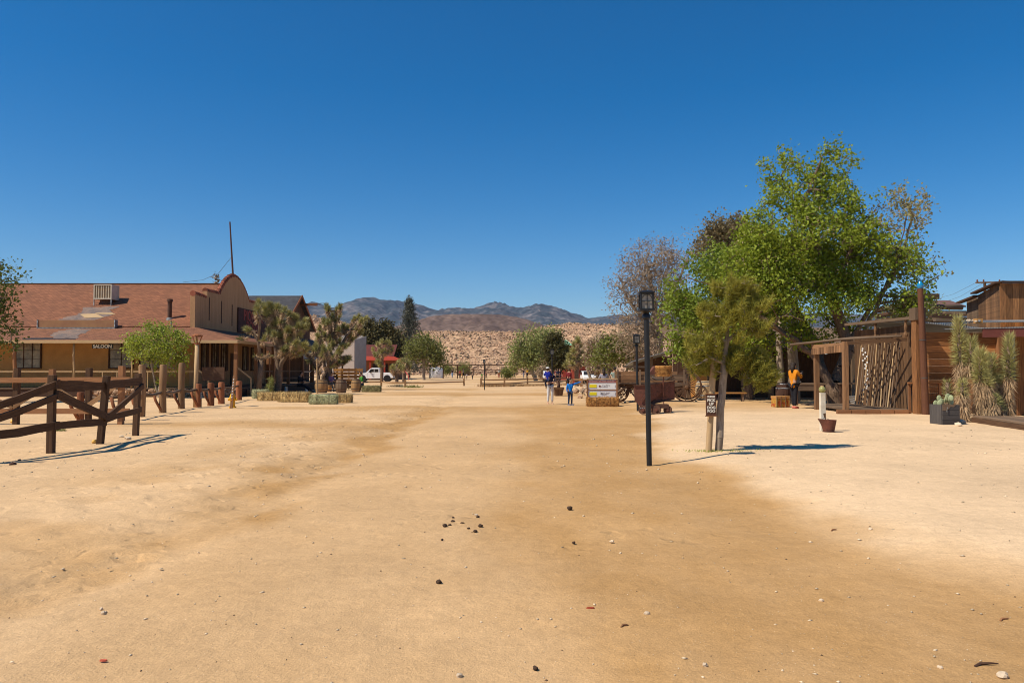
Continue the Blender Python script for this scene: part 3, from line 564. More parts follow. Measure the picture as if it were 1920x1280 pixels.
b0 = on(403, 75); tree('dry_tree', 'bare treetop just showing over the saloon ridge', b0, [[b0, P(403, 540, 75)]], [blob(404, 522, 75, 8, 9)], 60, L_dry, M_['barkgrey'], per=2, spread=.1, size=.05, rt=.1, seed=26, step=.6)
# ---- joshua trees
class JT:
    def __init__(s, rs): s.rs = rs; s.g = []; s.d = []; s.limb = MB(); s.gr = []; s.dr = []
    def rosette(s, p, ax, L, n, bl=.24, wd=.03, deadf=.35, dead_len=.4):
        rs = s.rs; ax = np.array(ax, float); ax /= np.linalg.norm(ax); p = np.array(p, float)
        def put(n, t0, t1, e0, e1, lst, rl, bl_):
            t = t0 + (t1 - t0) * rs.rand(n); a = rs.rand(n) * 6.283
            e = np.cross(ax, [0.3, .8, .5]); e /= np.linalg.norm(e); f = np.cross(ax, e)
            radv = np.cos(a)[:, None] * e + np.sin(a)[:, None] * f; el = e0 + (e1 - e0) * ((t - t0) / max(t1 - t0, 1e-6)) + rs.randn(n) * .16
            d = radv * np.cos(el)[:, None] + ax * np.sin(el)[:, None]; c = p + ax * t[:, None] + radv * .03
            V, Fc = blades(c, d, bl_ * (.75 + .4 * rs.rand(n)), wd, rs); lst.append(V); rl.append(np.full(n, rs.rand() * .5) + rs.rand(n) * .5)
        put(n, 0, L, -.15, 1.25, s.g, s.gr, bl)
        if deadf > 0: put(int(n * deadf), -dead_len, .05, -1.25, -.3, s.d, s.dr, bl * .95)
    def finish(s, root, lm=None):
        s.limb.build('trunk', mat('yucca_bark', (.20, .135, .09), (.11, .075, .05), scale=7, bump=.6, rv=.1), root, world=True, smooth=True)
        for nm, lst, rl, m in (('leaf_rosette', s.g, s.gr, lm or L_josh), ('dead_skirt', s.d, s.dr, L_joshdead)):
            for V, r_ in zip(lst, rl): raw(nm, local(V, root), np.arange(len(V)).reshape(-1, 3), m, rnd=r_, parent=root)
def jbranch(J, p, d, L, r, depth, sp=.55, n=120, bl=.24, wd=.03, maxd=4):
    rs = J.rs; p = Vector(p); d = Vector(d).normalized(); mid = p + d * L * .5 + Vector(rs.randn(3) * L * .06); q = p + d * L + Vector((0, 0, .05 * L))
    J.limb.tube([p, mid, q], [r, r * .88, r * .78], 7)
    if depth >= maxd or (depth > 1 and rs.rand() < .18):
        J.rosette(q, (q - mid).normalized(), .42, int(n * 1.7), bl, wd, .9, .55); return
    if depth >= 1: J.rosette(mid, d, .05, 8, bl * .7, wd, 5, L * .5)
    if depth >= 2: J.rosette(q, (d + Vector(rs.randn(3) * .6)).normalized(), .3, n, bl, wd, .6, .3)
    k = 2 if rs.rand() < .6 else 3; a0 = rs.rand() * 6.28
    for i in range(k):
        a = a0 + i * 6.283 / k + rs.randn() * .3; nd = d * .9 + Vector((math.cos(a), math.sin(a) * .8, .35)) * sp * (1 + .3 * rs.rand()); jbranch(J, q, nd, L * (.72 + .2 * rs.rand()), r * .78, depth + 1, sp, n, bl, wd, maxd)
def joshua(name, label, base, specs, seed, n=120, bl=.24, wd=.03, maxd=4, sp=.6):
    root = thing(name, label, 'joshua tree', base); J = JT(np.random.RandomState(seed))
    for p, d, L, r, dep in specs: jbranch(J, p, d, L, r, dep, sp, n, bl, wd, maxd)
    J.finish(root); return root
def jheads(label, base, trunks, heads, Yd, seed, rt=.17, hn=150, bl=.27, wd=.038, hl=.26, rmin=.055, dn=.7, ex=.6, djit=.7):
    rs = np.random.RandomState(seed); root = thing('joshua_tree', label, 'joshua tree', base); heads = list(heads) + [(a + rs.uniform(-9, 9) * 60 / Yd, b + rs.uniform(-7, 7) * 60 / Yd) for a, b in heads if rs.rand() < ex]; J = JT(rs); T = np.array([tuple(P(px, py, Yd + rs.uniform(-djit, djit))) for px, py in heads])
    N_, par, r = grow(rs, trunks, T - np.array([0, 0, hl * .5]), rt, .3, .03, pw=.42, rmin=rmin); V, Fc = limbmesh(N_, par, r)
    raw('trunk', local(V, root), Fc, mat('yucca_bark', (.20, .135, .09), (.11, .075, .05), scale=7, bump=.6, rv=.1), rnd=rs.rand(len(Fc)), parent=root)
    cen = np.array(base) + np.array([0, 0, (T[:, 2].max() - base.z) * .45])
    for t in T:
        ax = (t - cen) / np.linalg.norm(t - cen) + np.array([0, 0, .7]) + rs.randn(3) * .25; J.rosette(t - ax / np.linalg.norm(ax) * hl * .6, ax, hl, hn, bl, wd, dn, .32)
    for nm, lst, rl, m in (('leaf_rosette', J.g, J.gr, L_josh), ('dead_skirt', J.d, J.dr, L_joshdead)):
        for V, r_ in zip(lst, rl): raw(nm, local(V, root), np.arange(len(V)).reshape(-1, 3), m, rnd=r_, parent=root)
Yj = 47.5; b0 = on(521, Yj); hA = [(345,150),(325,225),(450,170),(530,190),(430,260),(510,270),(600,225),(650,260),(720,300),(810,330),(560,330),(480,340),(640,345),(740,365),(820,385),(560,400),(450,430),(500,400),(590,440),(690,420),(760,450),(690,560),(760,600),(600,610),(640,520),(800,570),(640,600),(700,620),(570,300),(680,310),(610,380),(820,600),(720,500),(540,480)]
jheads('biggest joshua tree, thick dark fork behind the long hay bales', b0, [[b0, P(523, 715, Yj), P(522, 690, Yj), P(518, 655, Yj), P(505, 625, Yj)], [P(523, 700, Yj), P(530, 670, Yj), P(535, 640, Yj), P(550, 615, Yj)], [P(530, 680, Yj), P(545, 655, Yj - .4), P(562, 640, Yj - .4)], [P(518, 655, Yj), P(515, 610, Yj + .3), P(510, 585, Yj + .3)]], [(420 + x / 5.33, 540 + y / 5.33) for x, y in hA], Yj, 31, rt=.2, bl=.31, hn=170)
Yk = 45; b0 = on(486, Yk); root = thing('joshua_tree', 'slender joshua tree with a hanging skirt of tan dead blades, left of the biggest one', 'joshua tree', b0); J = JT(np.random.RandomState(33))
J.limb.tube([P(484, 742, Yk), P(487, 710, Yk), P(490, 675, Yk)], [.17, .15, .14], 8); J.rosette(P(491, 668, Yk), (.0, 0, 1), .1, 30, .2, .03, 9, .25)
for t, bx in ((P(480, 668, Yk), (-.6, 0, .3)), (P(505, 666, Yk), (.7, 0, .2))):
    J.limb.tube([P(490, 676, Yk), t], [.11, .08], 7); J.rosette(t, bx, .06, 10, .25, .035, 14, .3)
J.limb.tube([P(490, 680, Yk), P(484, 640, Yk), P(475, 620, Yk), P(462, 625, Yk)], [.10, .09, .08, .07], 7); J.rosette(P(470, 622, Yk), (-.8, 0, .5), .35, 170, .3, .036, .5, .4); J.rosette(P(456, 635, Yk), (-.8, 0, -.1), .3, 140, .28, .036, .3, .2)
J.limb.tube([P(484, 640, Yk), P(488, 600, Yk), P(482, 585, Yk)], [.09, .08, .07], 7); J.rosette(P(483, 590, Yk), (0, 0, 1), .5, 170, .32, .036, .9, .4); J.rosette(P(494, 640, Yk), (.2, 0, 1), .3, 120, .3, .036, .4, .2)
J.finish(root)
Yb = 60; b0 = on(616, Yb); hB = [(1045,210),(1130,215),(1085,275),(1000,330),(960,400),(1110,310),(940,480),(1010,460),(1060,400),(1180,410),(1235,395),(1260,470),(1340,290),(1370,330),(1330,400),(1280,500),(1150,520),(1080,560),(1180,580),(1000,600),(930,580),(1050,640),(1110,680),(1000,700),(940,650),(1150,650),(1240,690),(1200,740),(1100,770),(1220,580),(970,530),(1060,500),(1120,450),(1160,620),(1040,340)]
jheads('dark upright joshua tree behind the pallets and barrels', b0, [[b0, P(616, 700, Yb), P(618, 660, Yb), P(622, 620, Yb), P(620, 600, Yb)], [P(617, 690, Yb), P(635, 660, Yb), P(650, 630, Yb), P(668, 605, Yb)], [P(616, 705, Yb), P(605, 670, Yb), P(600, 650, Yb)], [P(617, 670, Yb), P(628, 620, Yb), P(630, 590, Yb)]], [(420 + x / 5.33, 540 + y / 5.33) for x, y in hB], Yb, 35, rt=.24, bl=.33, wd=.05, hl=.32, rmin=.07, djit=1.0)
b0 = on(598, 55); joshua('joshua_tree', 'thin leaning joshua tree with one round head beside the dark building corner', b0, [(P(600, 728, 55), (-.15, 0, 1), 1.3, .13, 3), (P(596, 700, 55), (-.5, 0, 1), .9, .1, 3), (P(606, 728, 55), (.25, 0, 1), 1.5, .13, 3)], 37, n=110, bl=.3, wd=.04)
for px, Yd, sd, lb, hd in ((716, 100, 61, 'tangled pale joshua tree behind the white pickup', [(700, 655), (708, 645), (716, 640), (725, 641), (732, 650), (703, 665), (712, 658), (722, 656), (709, 672), (716, 668), (707, 680), (714, 685), (728, 660), (736, 655)]), (744, 92, 62, 'low joshua tree right of the pickup tailgate', [(736, 688), (745, 684), (752, 690), (741, 694), (734, 693)]), (757, 96, 63, 'squat joshua tree in front of the red porch', [(750, 682), (758, 676), (765, 681), (756, 688), (747, 688), (768, 688)]), (1081, 75, 64, 'joshua tree behind the pointing boy, left of the mesquites', [(1083, 637), (1078, 648), (1088, 650), (1072, 658), (1082, 660), (1092, 662), (1068, 668), (1077, 672), (1088, 674), (1098, 668), (1066, 680), (1094, 682), (1080, 683)])):
    b0 = on(px, Yd); jheads(lb, b0, [[b0, P(px, 695, Yd), P(px, 680, Yd)]], hd, Yd, sd, rt=.22, bl=.42, wd=.08, hl=.4, hn=90, rmin=.08, djit=.8)
# ---- yucca columns at the right edge
def column(J, px, ybot, ytop, Yd, lean=0, g=.55, n=520, bl=.27):
    p = P(px, ybot, Yd); q = P(px + lean, ytop + bl * 900 / Yd, Yd); ax = (q - p); L = ax.length; a = ax.normalized(); gl = L * g if g < 1 else g
    J.limb.tube([p, q], [.09, .06], 8); s = q - a * gl
    J.rosette(s, a, gl, n, bl, .022, 0); m = L - gl
    if m > .1:
        rs = J.rs; k = int(n * .9 * m / gl)
        t = rs.rand(k); c = np.array(p)[None] + np.array(a)[None] * (t[:, None] * (m + .1)); an = rs.rand(k) * 6.28; rv = np.stack([np.cos(an), np.sin(an), 0 * an], 1); d = rv * .45 + np.array([0, 0, -1.0])[None] * (.35 + .8 * rs.rand(k))[:, None]
        V, Fc = blades(c + rv * .09, d, bl * (.7 + .5 * rs.rand(k)), .02, rs); J.d.append(V); J.dr.append(rs.rand(k))
for i, (lb, cols_) in enumerate((('tallest shaggy yucca against the plank wall', [(1808, 790, 590, 22.6, -12, .42, 900, .3), (1818, 700, 628, 22.4, 4, .75, 600, .3)]),
        ('fat double-headed yucca in the middle of the yucca clump', [(1838, 788, 650, 22.0, 0, .42, 900, .3), (1853, 785, 660, 22.3, 6, .4, 700, .28), (1848, 785, 700, 21.9, 3, .2, 200, .25)]),
        ('straight yucca in front of the corrugated wall', [(1888, 790, 622, 22.2, 4, .5, 900, .28), (1876, 790, 745, 21.9, -6, .4, 250, .22)]),
        ('short yucca just behind the dark planter box', [(1780, 760, 708, 22.8, -4, .8, 260, .2)]), ('small yucca between the cactus pads and the tall yucca', [(1806, 790, 708, 22.0, -2, .35, 320, .22)]),
        ('low yucca with dark green tip between the two tall ones', [(1868, 790, 700, 22.6, 4, .4, 380, .24), (1862, 788, 735, 21.8, 4, .4, 240, .2)]))):
    b0 = gnd(cols_[0][0], 788); root = thing('yucca', lb, 'yucca', b0, 0, 'yuccas in the clump by the plank wall'); 
    for k, c in enumerate(cols_): J = JT(np.random.RandomState(70 + i + 10 * k)); column(J, *c[:5], g=c[5], n=c[6], bl=c[7]); J.finish(root)
# small conifer bush by the hay bales
rs = np.random.RandomState(81); b0 = on(507, 43); root = thing('young_yucca', 'small pale green spiky plant behind the hay bales, between two joshua trunks', 'yucca', b0); J = JT(rs)
for a in range(7): J.rosette(b0 + Vector((rs.randn() * .1, rs.randn() * .1, .15 + a * .14)), (rs.randn() * .3, rs.randn() * .3, 1), .12, 46, .34 - a * .02, .03, 0)
J.limb.tube([b0, b0 + Vector((0, 0, 1))], [.05, .03], 6); J.finish(root, leafm('pale_spikes', (.34, .34, .10), (.18, .20, .06)))
# ============================================================ BUILDINGS
def text(name, s, m, size, p, ux, uz, parent=None, ext=.01, align='CENTER', world=True, bold=0):
    cu = bpy.data.curves.new(name, 'FONT'); cu.body = s; cu.size = size; cu.extrude = ext; cu.align_x = align; cu.align_y = 'CENTER'; cu.offset = bold
    t = bpy.data.objects.new('t', cu); col.objects.link(t); dg = bpy.context.evaluated_depsgraph_get(); me = bpy.data.meshes.new_from_object(t.evaluated_get(dg)); me.name = name
    bpy.data.objects.remove(t); ux = Vector(ux).normalized(); uz = Vector(uz).normalized(); n = ux.cross(uz); R = Matrix((ux, uz, n)).transposed().to_4x4(); A = Matrix.Translation(Vector(p)) @ R
    if world and parent is not None:
        q = parent
        while q.parent is not None: q = q.parent
        A = RM[q.name].inverted() @ A
    me.transform(A); me.materials.clear(); me.materials.append(m); o = bpy.data.objects.new(name, me); col.objects.link(o); o.parent = parent; return o
def window(root, c, w_, h_, ux, n, cols=3, rows=3, fm=None, pm=None, fw=.07, shutter=None):
    """frame part with a pane sub-part; c centre on the wall face, ux horizontal, n outward"""
    c = Vector(c); ux = Vector(ux); n = Vector(n); uz = Vector((0, 0, 1)); fm = fm or M_['plankdark']; pm = pm or M_['glasspale']; f = MB(); o = n * .05
    for a, b in (((-1, -1), (1, -1)), ((-1, 1), (1, 1))): f.beam(c + ux * a[0] * (w_ / 2 + fw / 2) + uz * a[1] * h_ / 2 + o, c + ux * b[0] * (w_ / 2 + fw / 2) + uz * b[1] * h_ / 2 + o, .09, fw)
    for s in (-1, 1): f.beam(c + ux * s * w_ / 2 - uz * (h_ / 2 - fw / 2) + o, c + ux * s * w_ / 2 + uz * (h_ / 2 - fw / 2) + o, fw, .088, up=tuple(n))
    for k in range(1, cols): q = c + ux * (w_ * (k / cols - .5)); f.beam(q - uz * (h_ / 2 - fw / 2) + o, q + uz * (h_ / 2 - fw / 2) + o, .028, .04, up=tuple(n))
    for k in range(1, rows): q = c + uz * (h_ * (k / rows - .5)); f.beam(q - ux * (w_ / 2 - fw / 2) + o, q + ux * (w_ / 2 - fw / 2) + o, .036, .028)
    fr = f.build('window', fm, root, world=True); g = MB(); a = ux * w_ / 2; b = uz * h_ / 2; g.slab(c - a - b + n * .03, c + a - b + n * .03, c + a + b + n * .03, c - a + b + n * .03, .02) if (ux.cross(uz)).dot(n) > 0 else g.slab(c + a - b + n * .03, c - a - b + n * .03, c - a + b + n * .03, c + a + b + n * .03, .02)
    g.build('pane', pm, fr, world=True)
    if shutter:
        s = MB(); s.beam(c + ux * (w_ / 2 + .2) - uz * h_ / 2 + n * .06, c + ux * (w_ / 2 + .2) + uz * h_ / 2 + n * .06, .3, .04, up=tuple(n)); s.build('shutter', shutter, root, world=True)
XW, XE, XL = -19.4, -15.7, -47.0
def saloon():
    R_ = thing('saloon', 'long ochre stucco saloon with red-brown shingle roof, curved gable and wraparound porch', 'saloon', (XW, 47, 0))
    w_ = MB(); w_.box(XL, XW - .3, 47, 47.25, 0, 4.25); w_.box(XL, XW, 60.3, 60.5, 0, 4.25); w_.build('wall', M_['stucco'], R_, world=True)
    g = [(46.9, 0), (60.6, 0), (60.6, 6.24), (58.9, 6.16), (58.9, 6.6), (56.7, 6.61)]
    for i in range(0, 13): t = i / 12; y = 53.75 + 2.85 * (1 - 2 * t); g.append((y, 6.62 + 1.5 * max(0, math.cos(math.pi / 2 * (1 - 2 * t))) ** .85))
    g += [(50.9, 6.62), (48.75, 6.6), (48.75, 6.16), (46.9, 6.24)]
    w_ = MB(); w_.prism([(XW, y, z) for y, z in g], (-.3, 0, 0)); w_.build('gable_wall', M_['stucco2'], R_, world=True, label='curved mission-style gable wall rising above the roof')
    cp_ = MB(); gg = g[2:]
    for (y0, z0), (y1, z1) in zip(gg[:-1], gg[1:]):
        L = math.hypot(y1 - y0, z1 - z0)
        if abs(y1 - y0) < .01: continue
        m = max(1, int(L / .27))
        for k in range(m):
            a = k / m; b = (k + 1) / m; p = Vector((XW - .15, y0 + (y1 - y0) * a, z0 + (z1 - z0) * a + .04)); q = Vector((XW - .15, y0 + (y1 - y0) * b, z0 + (z1 - z0) * b + .04))
            cp_.tube([p, q], [.15, .18], 10)
    cp_.build('tile_coping', mat('terracotta_tile', (.27, .085, .045), (.20, .06, .035), scale=4, rv=.3), R_, world=True)
    ze, zr = 4.28, 7.62
    r = MB(); r.slab((XL, 46.85, ze - .05), (XW - .3, 46.85, ze - .05), (XW - .3, 53.75, zr), (XL, 53.75, zr), .14); r.slab((XW - .3, 60.6, ze - .05), (XL, 60.6, ze - .05), (XL, 53.75, zr), (XW - .3, 53.75, zr), .14); r.build('roof', M_['shingle'], R_, world=True)
    rc = MB(); rc.beam((XL, 53.75, zr + .01), (XW - .3, 53.75, zr + .01), .3, .05); rc.build('ridge_cap', M_['shingle2'], R_, world=True)
    p = MB(); p.slab((XL, 43.8, 3.28), (XE, 43.8, 3.28), (XW, 47, ze - .06), (XL, 47, ze - .06), .1); p.slab((XE, 43.8, 3.28), (XE, 61.5, 3.28), (XW, 61.5, ze - .06), (XW, 47, ze - .06), .1); p.build('porch_roof', M_['shingle2'], R_, world=True)
    f = MB(); f.beam((XL, 43.74, 3.2), (XE + .06, 43.74, 3.2), .05, .17); f.beam((XE + .06, 43.74, 3.2), (XE + .06, 61.5, 3.2), .05, .17)
    for k in range(17): x = -45 + k * 1.5; f.beam((x, 43.9, 3.16), (x, 46.9, 4.05), .07, .12)
    for k in range(9): y = 49 + k * 1.4; f.beam((XE - .1, y, 3.16), (XW + .1, y, 4.05), .07, .12)
    f.build('fascia', M_['pale'], R_, world=True)
    # raised strip and patches on the roof, drawn on the slope plane
    def on_roof(px, py, porch=False):
        a = (43.8, 3.28) if porch else (46.85, ze - .05); b = (47, ze - .06) if porch else (53.75, zr)
        k = (b[1] - a[1]) / (b[0] - a[0]); r_ = ray(px, py); Y_ = (a[1] - k * a[0] - CAMH) / (r_[2] / r_[1] - k); return Vector((r_[0] / r_[1] * Y_, Y_, CAMH + r_[2] / r_[1] * Y_))
    def patch(nm, pts, m, h_, porch=False, lb=None):
        up = Vector((0, -.4, .9)) * h_; q = MB(); P_ = [on_roof(a, b, porch) + up for a, b in pts]; q.prism(P_, -up * .9); q.build(nm, m, R_, world=True, label=lb)
    rs = random.Random(4)
    def jag(pts, a=2.0):
        o = []
        for i, (x, y) in enumerate(pts):
            x2, y2 = pts[(i + 1) % len(pts)]
            for k in range(5): t = k / 5; o.append((x + (x2 - x) * t + rs.uniform(-a, a) * 1.8, y + (y2 - y) * t + rs.uniform(-a, a) * .35))
        return o
    patch('roof_patch', jag([(158, 577), (205, 575), (225, 574), (205, 582), (212, 590), (170, 603), (100, 604), (120, 596), (150, 588)]), M_['patch'], .012, lb='bare grey patch worn through the shingles under the cooler')
    patch('roof_patch', jag([(95, 628), (110, 621), (150, 616), (172, 619), (150, 628), (142, 634), (100, 634)]), M_['patch'], .008, True, lb='grey worn patch on the porch roof')
    patch('plywood_patch', [(150, 589.5), (180, 588.5), (195, 595.5), (160, 596.5)], M_['pale'], .03, lb='pale plywood rectangle nailed on the roof')
    patch('plywood_patch', [(178, 586.8), (210, 586.6), (217, 590), (184, 589)], M_['pale'], .025, lb='thin pale board lying on the roof beside the plywood')
    patch('tar_patch', jag([(40, 634), (85, 633.2), (138, 632.3), (142, 635.8), (45, 636.6)], .8), flat('roof_tar', (.025, .022, .022)), .006, True)
    q = MB(); q.box(XW - 9.4, XW - 4.76, 46.6, 46.9, 4.16, 4.62); q.build('roof_curb', mat('curb_board', (.36, .19, .09), (.30, .15, .08), scale=2), R_, world=True, label='low raised tan board box along the break of the roof')
    q = MB(); q.box(XW - 9.46, XW - 4.70, 46.57, 46.6, 4.08, 4.17); 
    for xx in (XW - 9.46, XW - 4.76): q.box(xx, xx + .05, 46.56, 46.9, 4.17, 4.64)
    q.build('metal_flashing', M_['tin'], R_, world=True)
    pp = on_roof(318, 597); q = MB(); q.cyl(pp - Vector((0, 0, .1)), pp + Vector((0, 0, 1.05)), .13, .13, 14); q.cyl(pp + Vector((0, 0, 1.05)), pp + Vector((0, 0, 1.22)), .19, .17, 14); v = q.build('vent_pipe', M_['rustdark'], R_, world=True, smooth='auto'); q = MB(); q.cyl(pp - Vector((0, 0, .15)), pp + Vector((0, 0, .06)), .26, .15, 14); q.build('pipe_flashing', M_['tin'], v, world=True)
    pp = on_roof(321, 612); q = MB(); q.cyl(pp - Vector((0, 0, .1)), pp + Vector((0, 0, .35)), .045, .045, 8); q.build('vent_pipe', M_['tin'], R_, world=True, label='short thin galvanised pipe below the dark one')
    # gable vents
    for px in (391, 414, 434):
        y = 27936 / (960 - px); q = MB()
        for k in range(8): q.cyl((XW, y, 4.85 + k * .18 - .03 * (px - 391) * .1), (XW + .03, y, 4.85 + k * .18 - .03 * (px - 391) * .1), .05, .05, 6)
        q.box(XW, XW + .012, y - .06, y + .06, 4.75 - .03 * (px - 391) * .1, 6.25 - .03 * (px - 391) * .1); q.build('gable_vent', M_['plankdark'], R_, world=True)
    # deck, posts, rails, windows
    d = MB()
    for k in range(20): d.box(XL, XE, 43.95 + k * .155, 44.095 + k * .155, .5, .55)
    for k in range(24): d.box(XW, XW + .145 + 0, 47, 61.3, .5, .55) if k == 0 else d.box(XW + k * .155, XW + k * .155 + .145, 47.06, 61.3, .5, .55)
    d.build('porch_deck', M_['plankgrey'], R_, world=True)
    s = MB(); rs = random.Random(9)
    for k in range(230): s.rock((rs.uniform(-24, XE), 43.95 - rs.random() * .25, rs.random() * .42), .2, .16, .13, rs)
    s.build('stone_base', M_['stone'], R_, world=True); s = MB(); s.box(XL, XE - .02, 44, 44.1, 0, .5); s.box(XE - .12, XE - .02, 44.1, 61.3, 0, .5); s.build('deck_skirt', M_['plankdark'], R_, world=True)
    for px in (27, 138, 247, 368):
        x = X(px, 44.1); m = M_['railred'] if px in (27, 368) else M_['pale']; q = MB(); q.tube([(x, 44.1, .55), (x + .03, 44.1, 1.6), (x - .02, 44.1, 2.4), (x, 44.1, 3.2)], .1 if m is M_['railred'] else .06, 8); q.build('porch_post', m, R_, world=True, smooth=True)
    for y in (44.1, 47.6, 51, 54.5, 58, 61.2): q = MB(); q.box(XE - .25, XE - .07, y - .09, y + .09, .55, 3.2); q.build('porch_post', M_['railred'], R_, world=True)
    for x0, x1 in ((XL, X(138, 44.1)), (X(138, 44.1), X(247, 44.1)), (X(247, 44.1), X(368, 44.1))):
        q = MB(); q.beam((x0 + .05, 44.1, 1.5), (x1 - .08, 44.1, 1.5), .05, .07)
        for k in range(1, 4): x = x0 + (x1 - x0) * k / 4; q.beam((x, 44.1, .55), (x, 44.1, 1.46), .05, .05, up=(0, 1, 0))
        q.build('porch_rail', M_['pale'], R_, world=True)
    q = MB(); q.beam((XE - .16, 47.7, 1.5), (XE - .16, 61.2, 1.5), .05, .07); q.beam((XE - .16, 47.7, 1.0), (XE - .16, 61.2, 1.0), .04, .05); q.build('porch_rail', M_['plankgrey'], R_, world=True)
    for px0, px1, py0, py1 in ((28, 77, 640, 690), (205, 250, 640, 690), (262, 300, 642, 690)):
        x0 = X(px0, 47); x1 = X(px1, 47); z1 = Z(py0, 47); z0 = Z(py1, 47); window(R_, ((x0 + x1) / 2, 47, (z0 + z1) / 2), x1 - x0, z1 - z0, (1, 0, 0), (0, -1, 0), 3 if px0 < 100 else 2, 3, pm=M_['glasspale'])
    for px0, px1, py0, py1 in ((374, 388, 642, 694), (393, 408, 643, 694), (411, 425, 644, 695), (452, 464, 650, 694), (468, 478, 652, 694), (481, 490, 653, 694)):
        y0 = 27936 / (960 - px0); y1 = 27936 / (960 - px1); ym = (y0 + y1) / 2; z1 = Z(py0, ym); z0 = Z(py1, ym); window(R_, (XW, ym, (z0 + z1) / 2), (y1 - y0) * .6, z1 - z0, (0, 1, 0), (1, 0, 0), 2, 4, shutter=M_['plankdark'])
    y0 = 27936 / (960 - 432); y1 = 27936 / (960 - 444); q = MB(); q.box(XW, XW + .05, y0, y1, .55, 2.75); dr = q.build('door', M_['plankdark'], R_, world=True); q = MB(); q.ball((XW + .09, y0 + .12, 1.5), .04); q.build('handle', M_['iron'], dr, world=True)
    # steps, ramp and stair rails
    for k in range(3): q = MB(); q.box(XE + .05 + k * .36, XE + .41 + k * .36, 45.4, 47.2, 0, .42 - k * .15); q.build('step', M_['railred'], R_, world=True)
    for (a, b, yy) in (((X(373, 43.3), Z(694, 43.3)), (X(391, 43.3), Z(709, 43.3)), 43.3), ((X(444, 45.2), Z(688, 45.2)), (X(471, 45.2), Z(709, 45.2)), 45.2)):
        q = MB(); q.beam((a[0], yy, a[1]), (b[0], yy, b[1]), .06, .08); q.beam((b[0], yy, 0), (b[0], yy, b[1] - .02), .07, .07, up=(0, 1, 0)); q.build('stair_rail', M_['pale'], R_, world=True)
    q = MB(); q.box(X(378, 43.2), X(425, 43.6), 43.25, 43.35, 1.0, 1.75); q.build('notice_panel', M_['plankdark'], R_, world=True)
    # bowl sign
    sg = MB(); sg.box(XW + .02, XW + .1, 54.1, 60.4, 4.25, 6.0); s1 = sg.build('gable_sign', mat('sign_brown', (.07, .028, .02), (.09, .04, .03), scale=4), R_, world=True, label='dark gable sign board with red letters reading PIONEER BOWL')
    mr = flat('sign_red', (.34, .05, .03))
    text('lettering', 'PIONEER', mr, 1.05, (XW + .11, 57.2, 5.5), (0, 1, 0), (0, 0, 1), s1, bold=.02); text('lettering', 'BOWL', mr, 1.05, (XW + .11, 57.2, 4.72), (0, 1, 0), (0, 0, 1), s1, bold=.02)
    # cooler
    b = on_roof(192, 573); C_ = thing('evaporative_cooler', 'beige box cooler on thin legs standing on the saloon roof', 'roof cooler', b)
    x0, x1 = -.6, .58; z0, z1 = .42, 1.4; q = MB(); q.box(x0, x1, 0, 1.0, z1 - .07, z1); q.box(x0, x1, 0, 1.0, z0, z0 + .08)
    for xx in (x0, x1 - .07): q.box(xx, xx + .07, 0, .07, z0 + .08, z1 - .07); q.box(xx, xx + .07, .93, 1.0, z0 + .08, z1 - .07)
    q.box(x0 + .02, x1 - .02, .95, .99, z0 + .08, z1 - .07); q.box(x1 - .05, x1 - .01, .08, .93, z0 + .08, z1 - .07); q.box(x0 + .01, x0 + .05, .08, .93, z0 + .08, z1 - .07)
    q.build('cabinet', flat('beige_metal', (.60, .52, .40), rough=.5), C_)
    q = MB()
    for k in range(6): q.box(x0 + .16 + k * .16, x0 + .19 + k * .16, .02, .05, z0 + .08, z1 - .07)
    q.build('louvre', flat('cream_metal', (.75, .66, .5)), C_); q = MB(); q.box(x0 + .07, x1 - .07, .06, .08, z0 + .08, z1 - .07); q.build('pad', mat('cooler_pad', (.30, .25, .19), (.42, .25, .10), scale=1.6, stretch=(.3, .3, 2)), C_)
    for xx in (x0 + .03, x1 - .03):
        for yy in (.03, .97): q = MB(); q.box(xx - .025, xx + .025, yy - .025, yy + .025, (yy > .5) * .47 - .02, z0); q.build('leg', M_['tin'], C_)
    q = MB(); q.box(-.25, .3, .3, .9, .05, z0); q.build('duct', M_['rustdark'], C_)
    # SALOON hanging board
    a = P(173, 653, 44.4); c = P(212, 645, 44.4); S_ = thing('saloon_sign', 'small black board with white letters SALOON hanging under the porch eave', 'sign', (a.x, 44.4, a.z)); q = MB(); q.box(a.x, c.x, 44.38, 44.42, a.z, c.z); q.build('board', M_['black'], S_, world=True)
    text('lettering', 'SALOON', M_['white'], .27, ((a.x + c.x) / 2, 44.37, (a.z + c.z) / 2 - .01), (1, 0, 0), (0, 0, 1), S_, bold=.006)
    q = MB(); [q.cyl((xx, 44.4, c.z), (xx, 44.4, 3.2), .012, .012, 5) for xx in (a.x + .15, c.x - .15)]; q.build('hanger', M_['iron'], S_, world=True)
    # flag pole + guy wire
    b = P(437, 520, 53.4); f_ = MB(); f_.cyl((0, 0, 0), P(431, 416, 53.4) - b, .07, .05, 8); f_.build('flagpole', M_['rustdark'], None, loc=b, label='bare dark flagpole rising from the top of the curved gable', cat='flagpole')
    f_ = MB(); f_.tube([P(434, 482, 53.4), P(410, 512, 53.4), P(380, 525, 53.4), P(343, 529, 53.7)], .013, 4); f_.build('guy_wire', M_['iron'], None, world=True, loc=P(343, 529, 53.7), label='thin wire sagging from the flagpole down to the saloon ridge', cat='wire')
saloon()
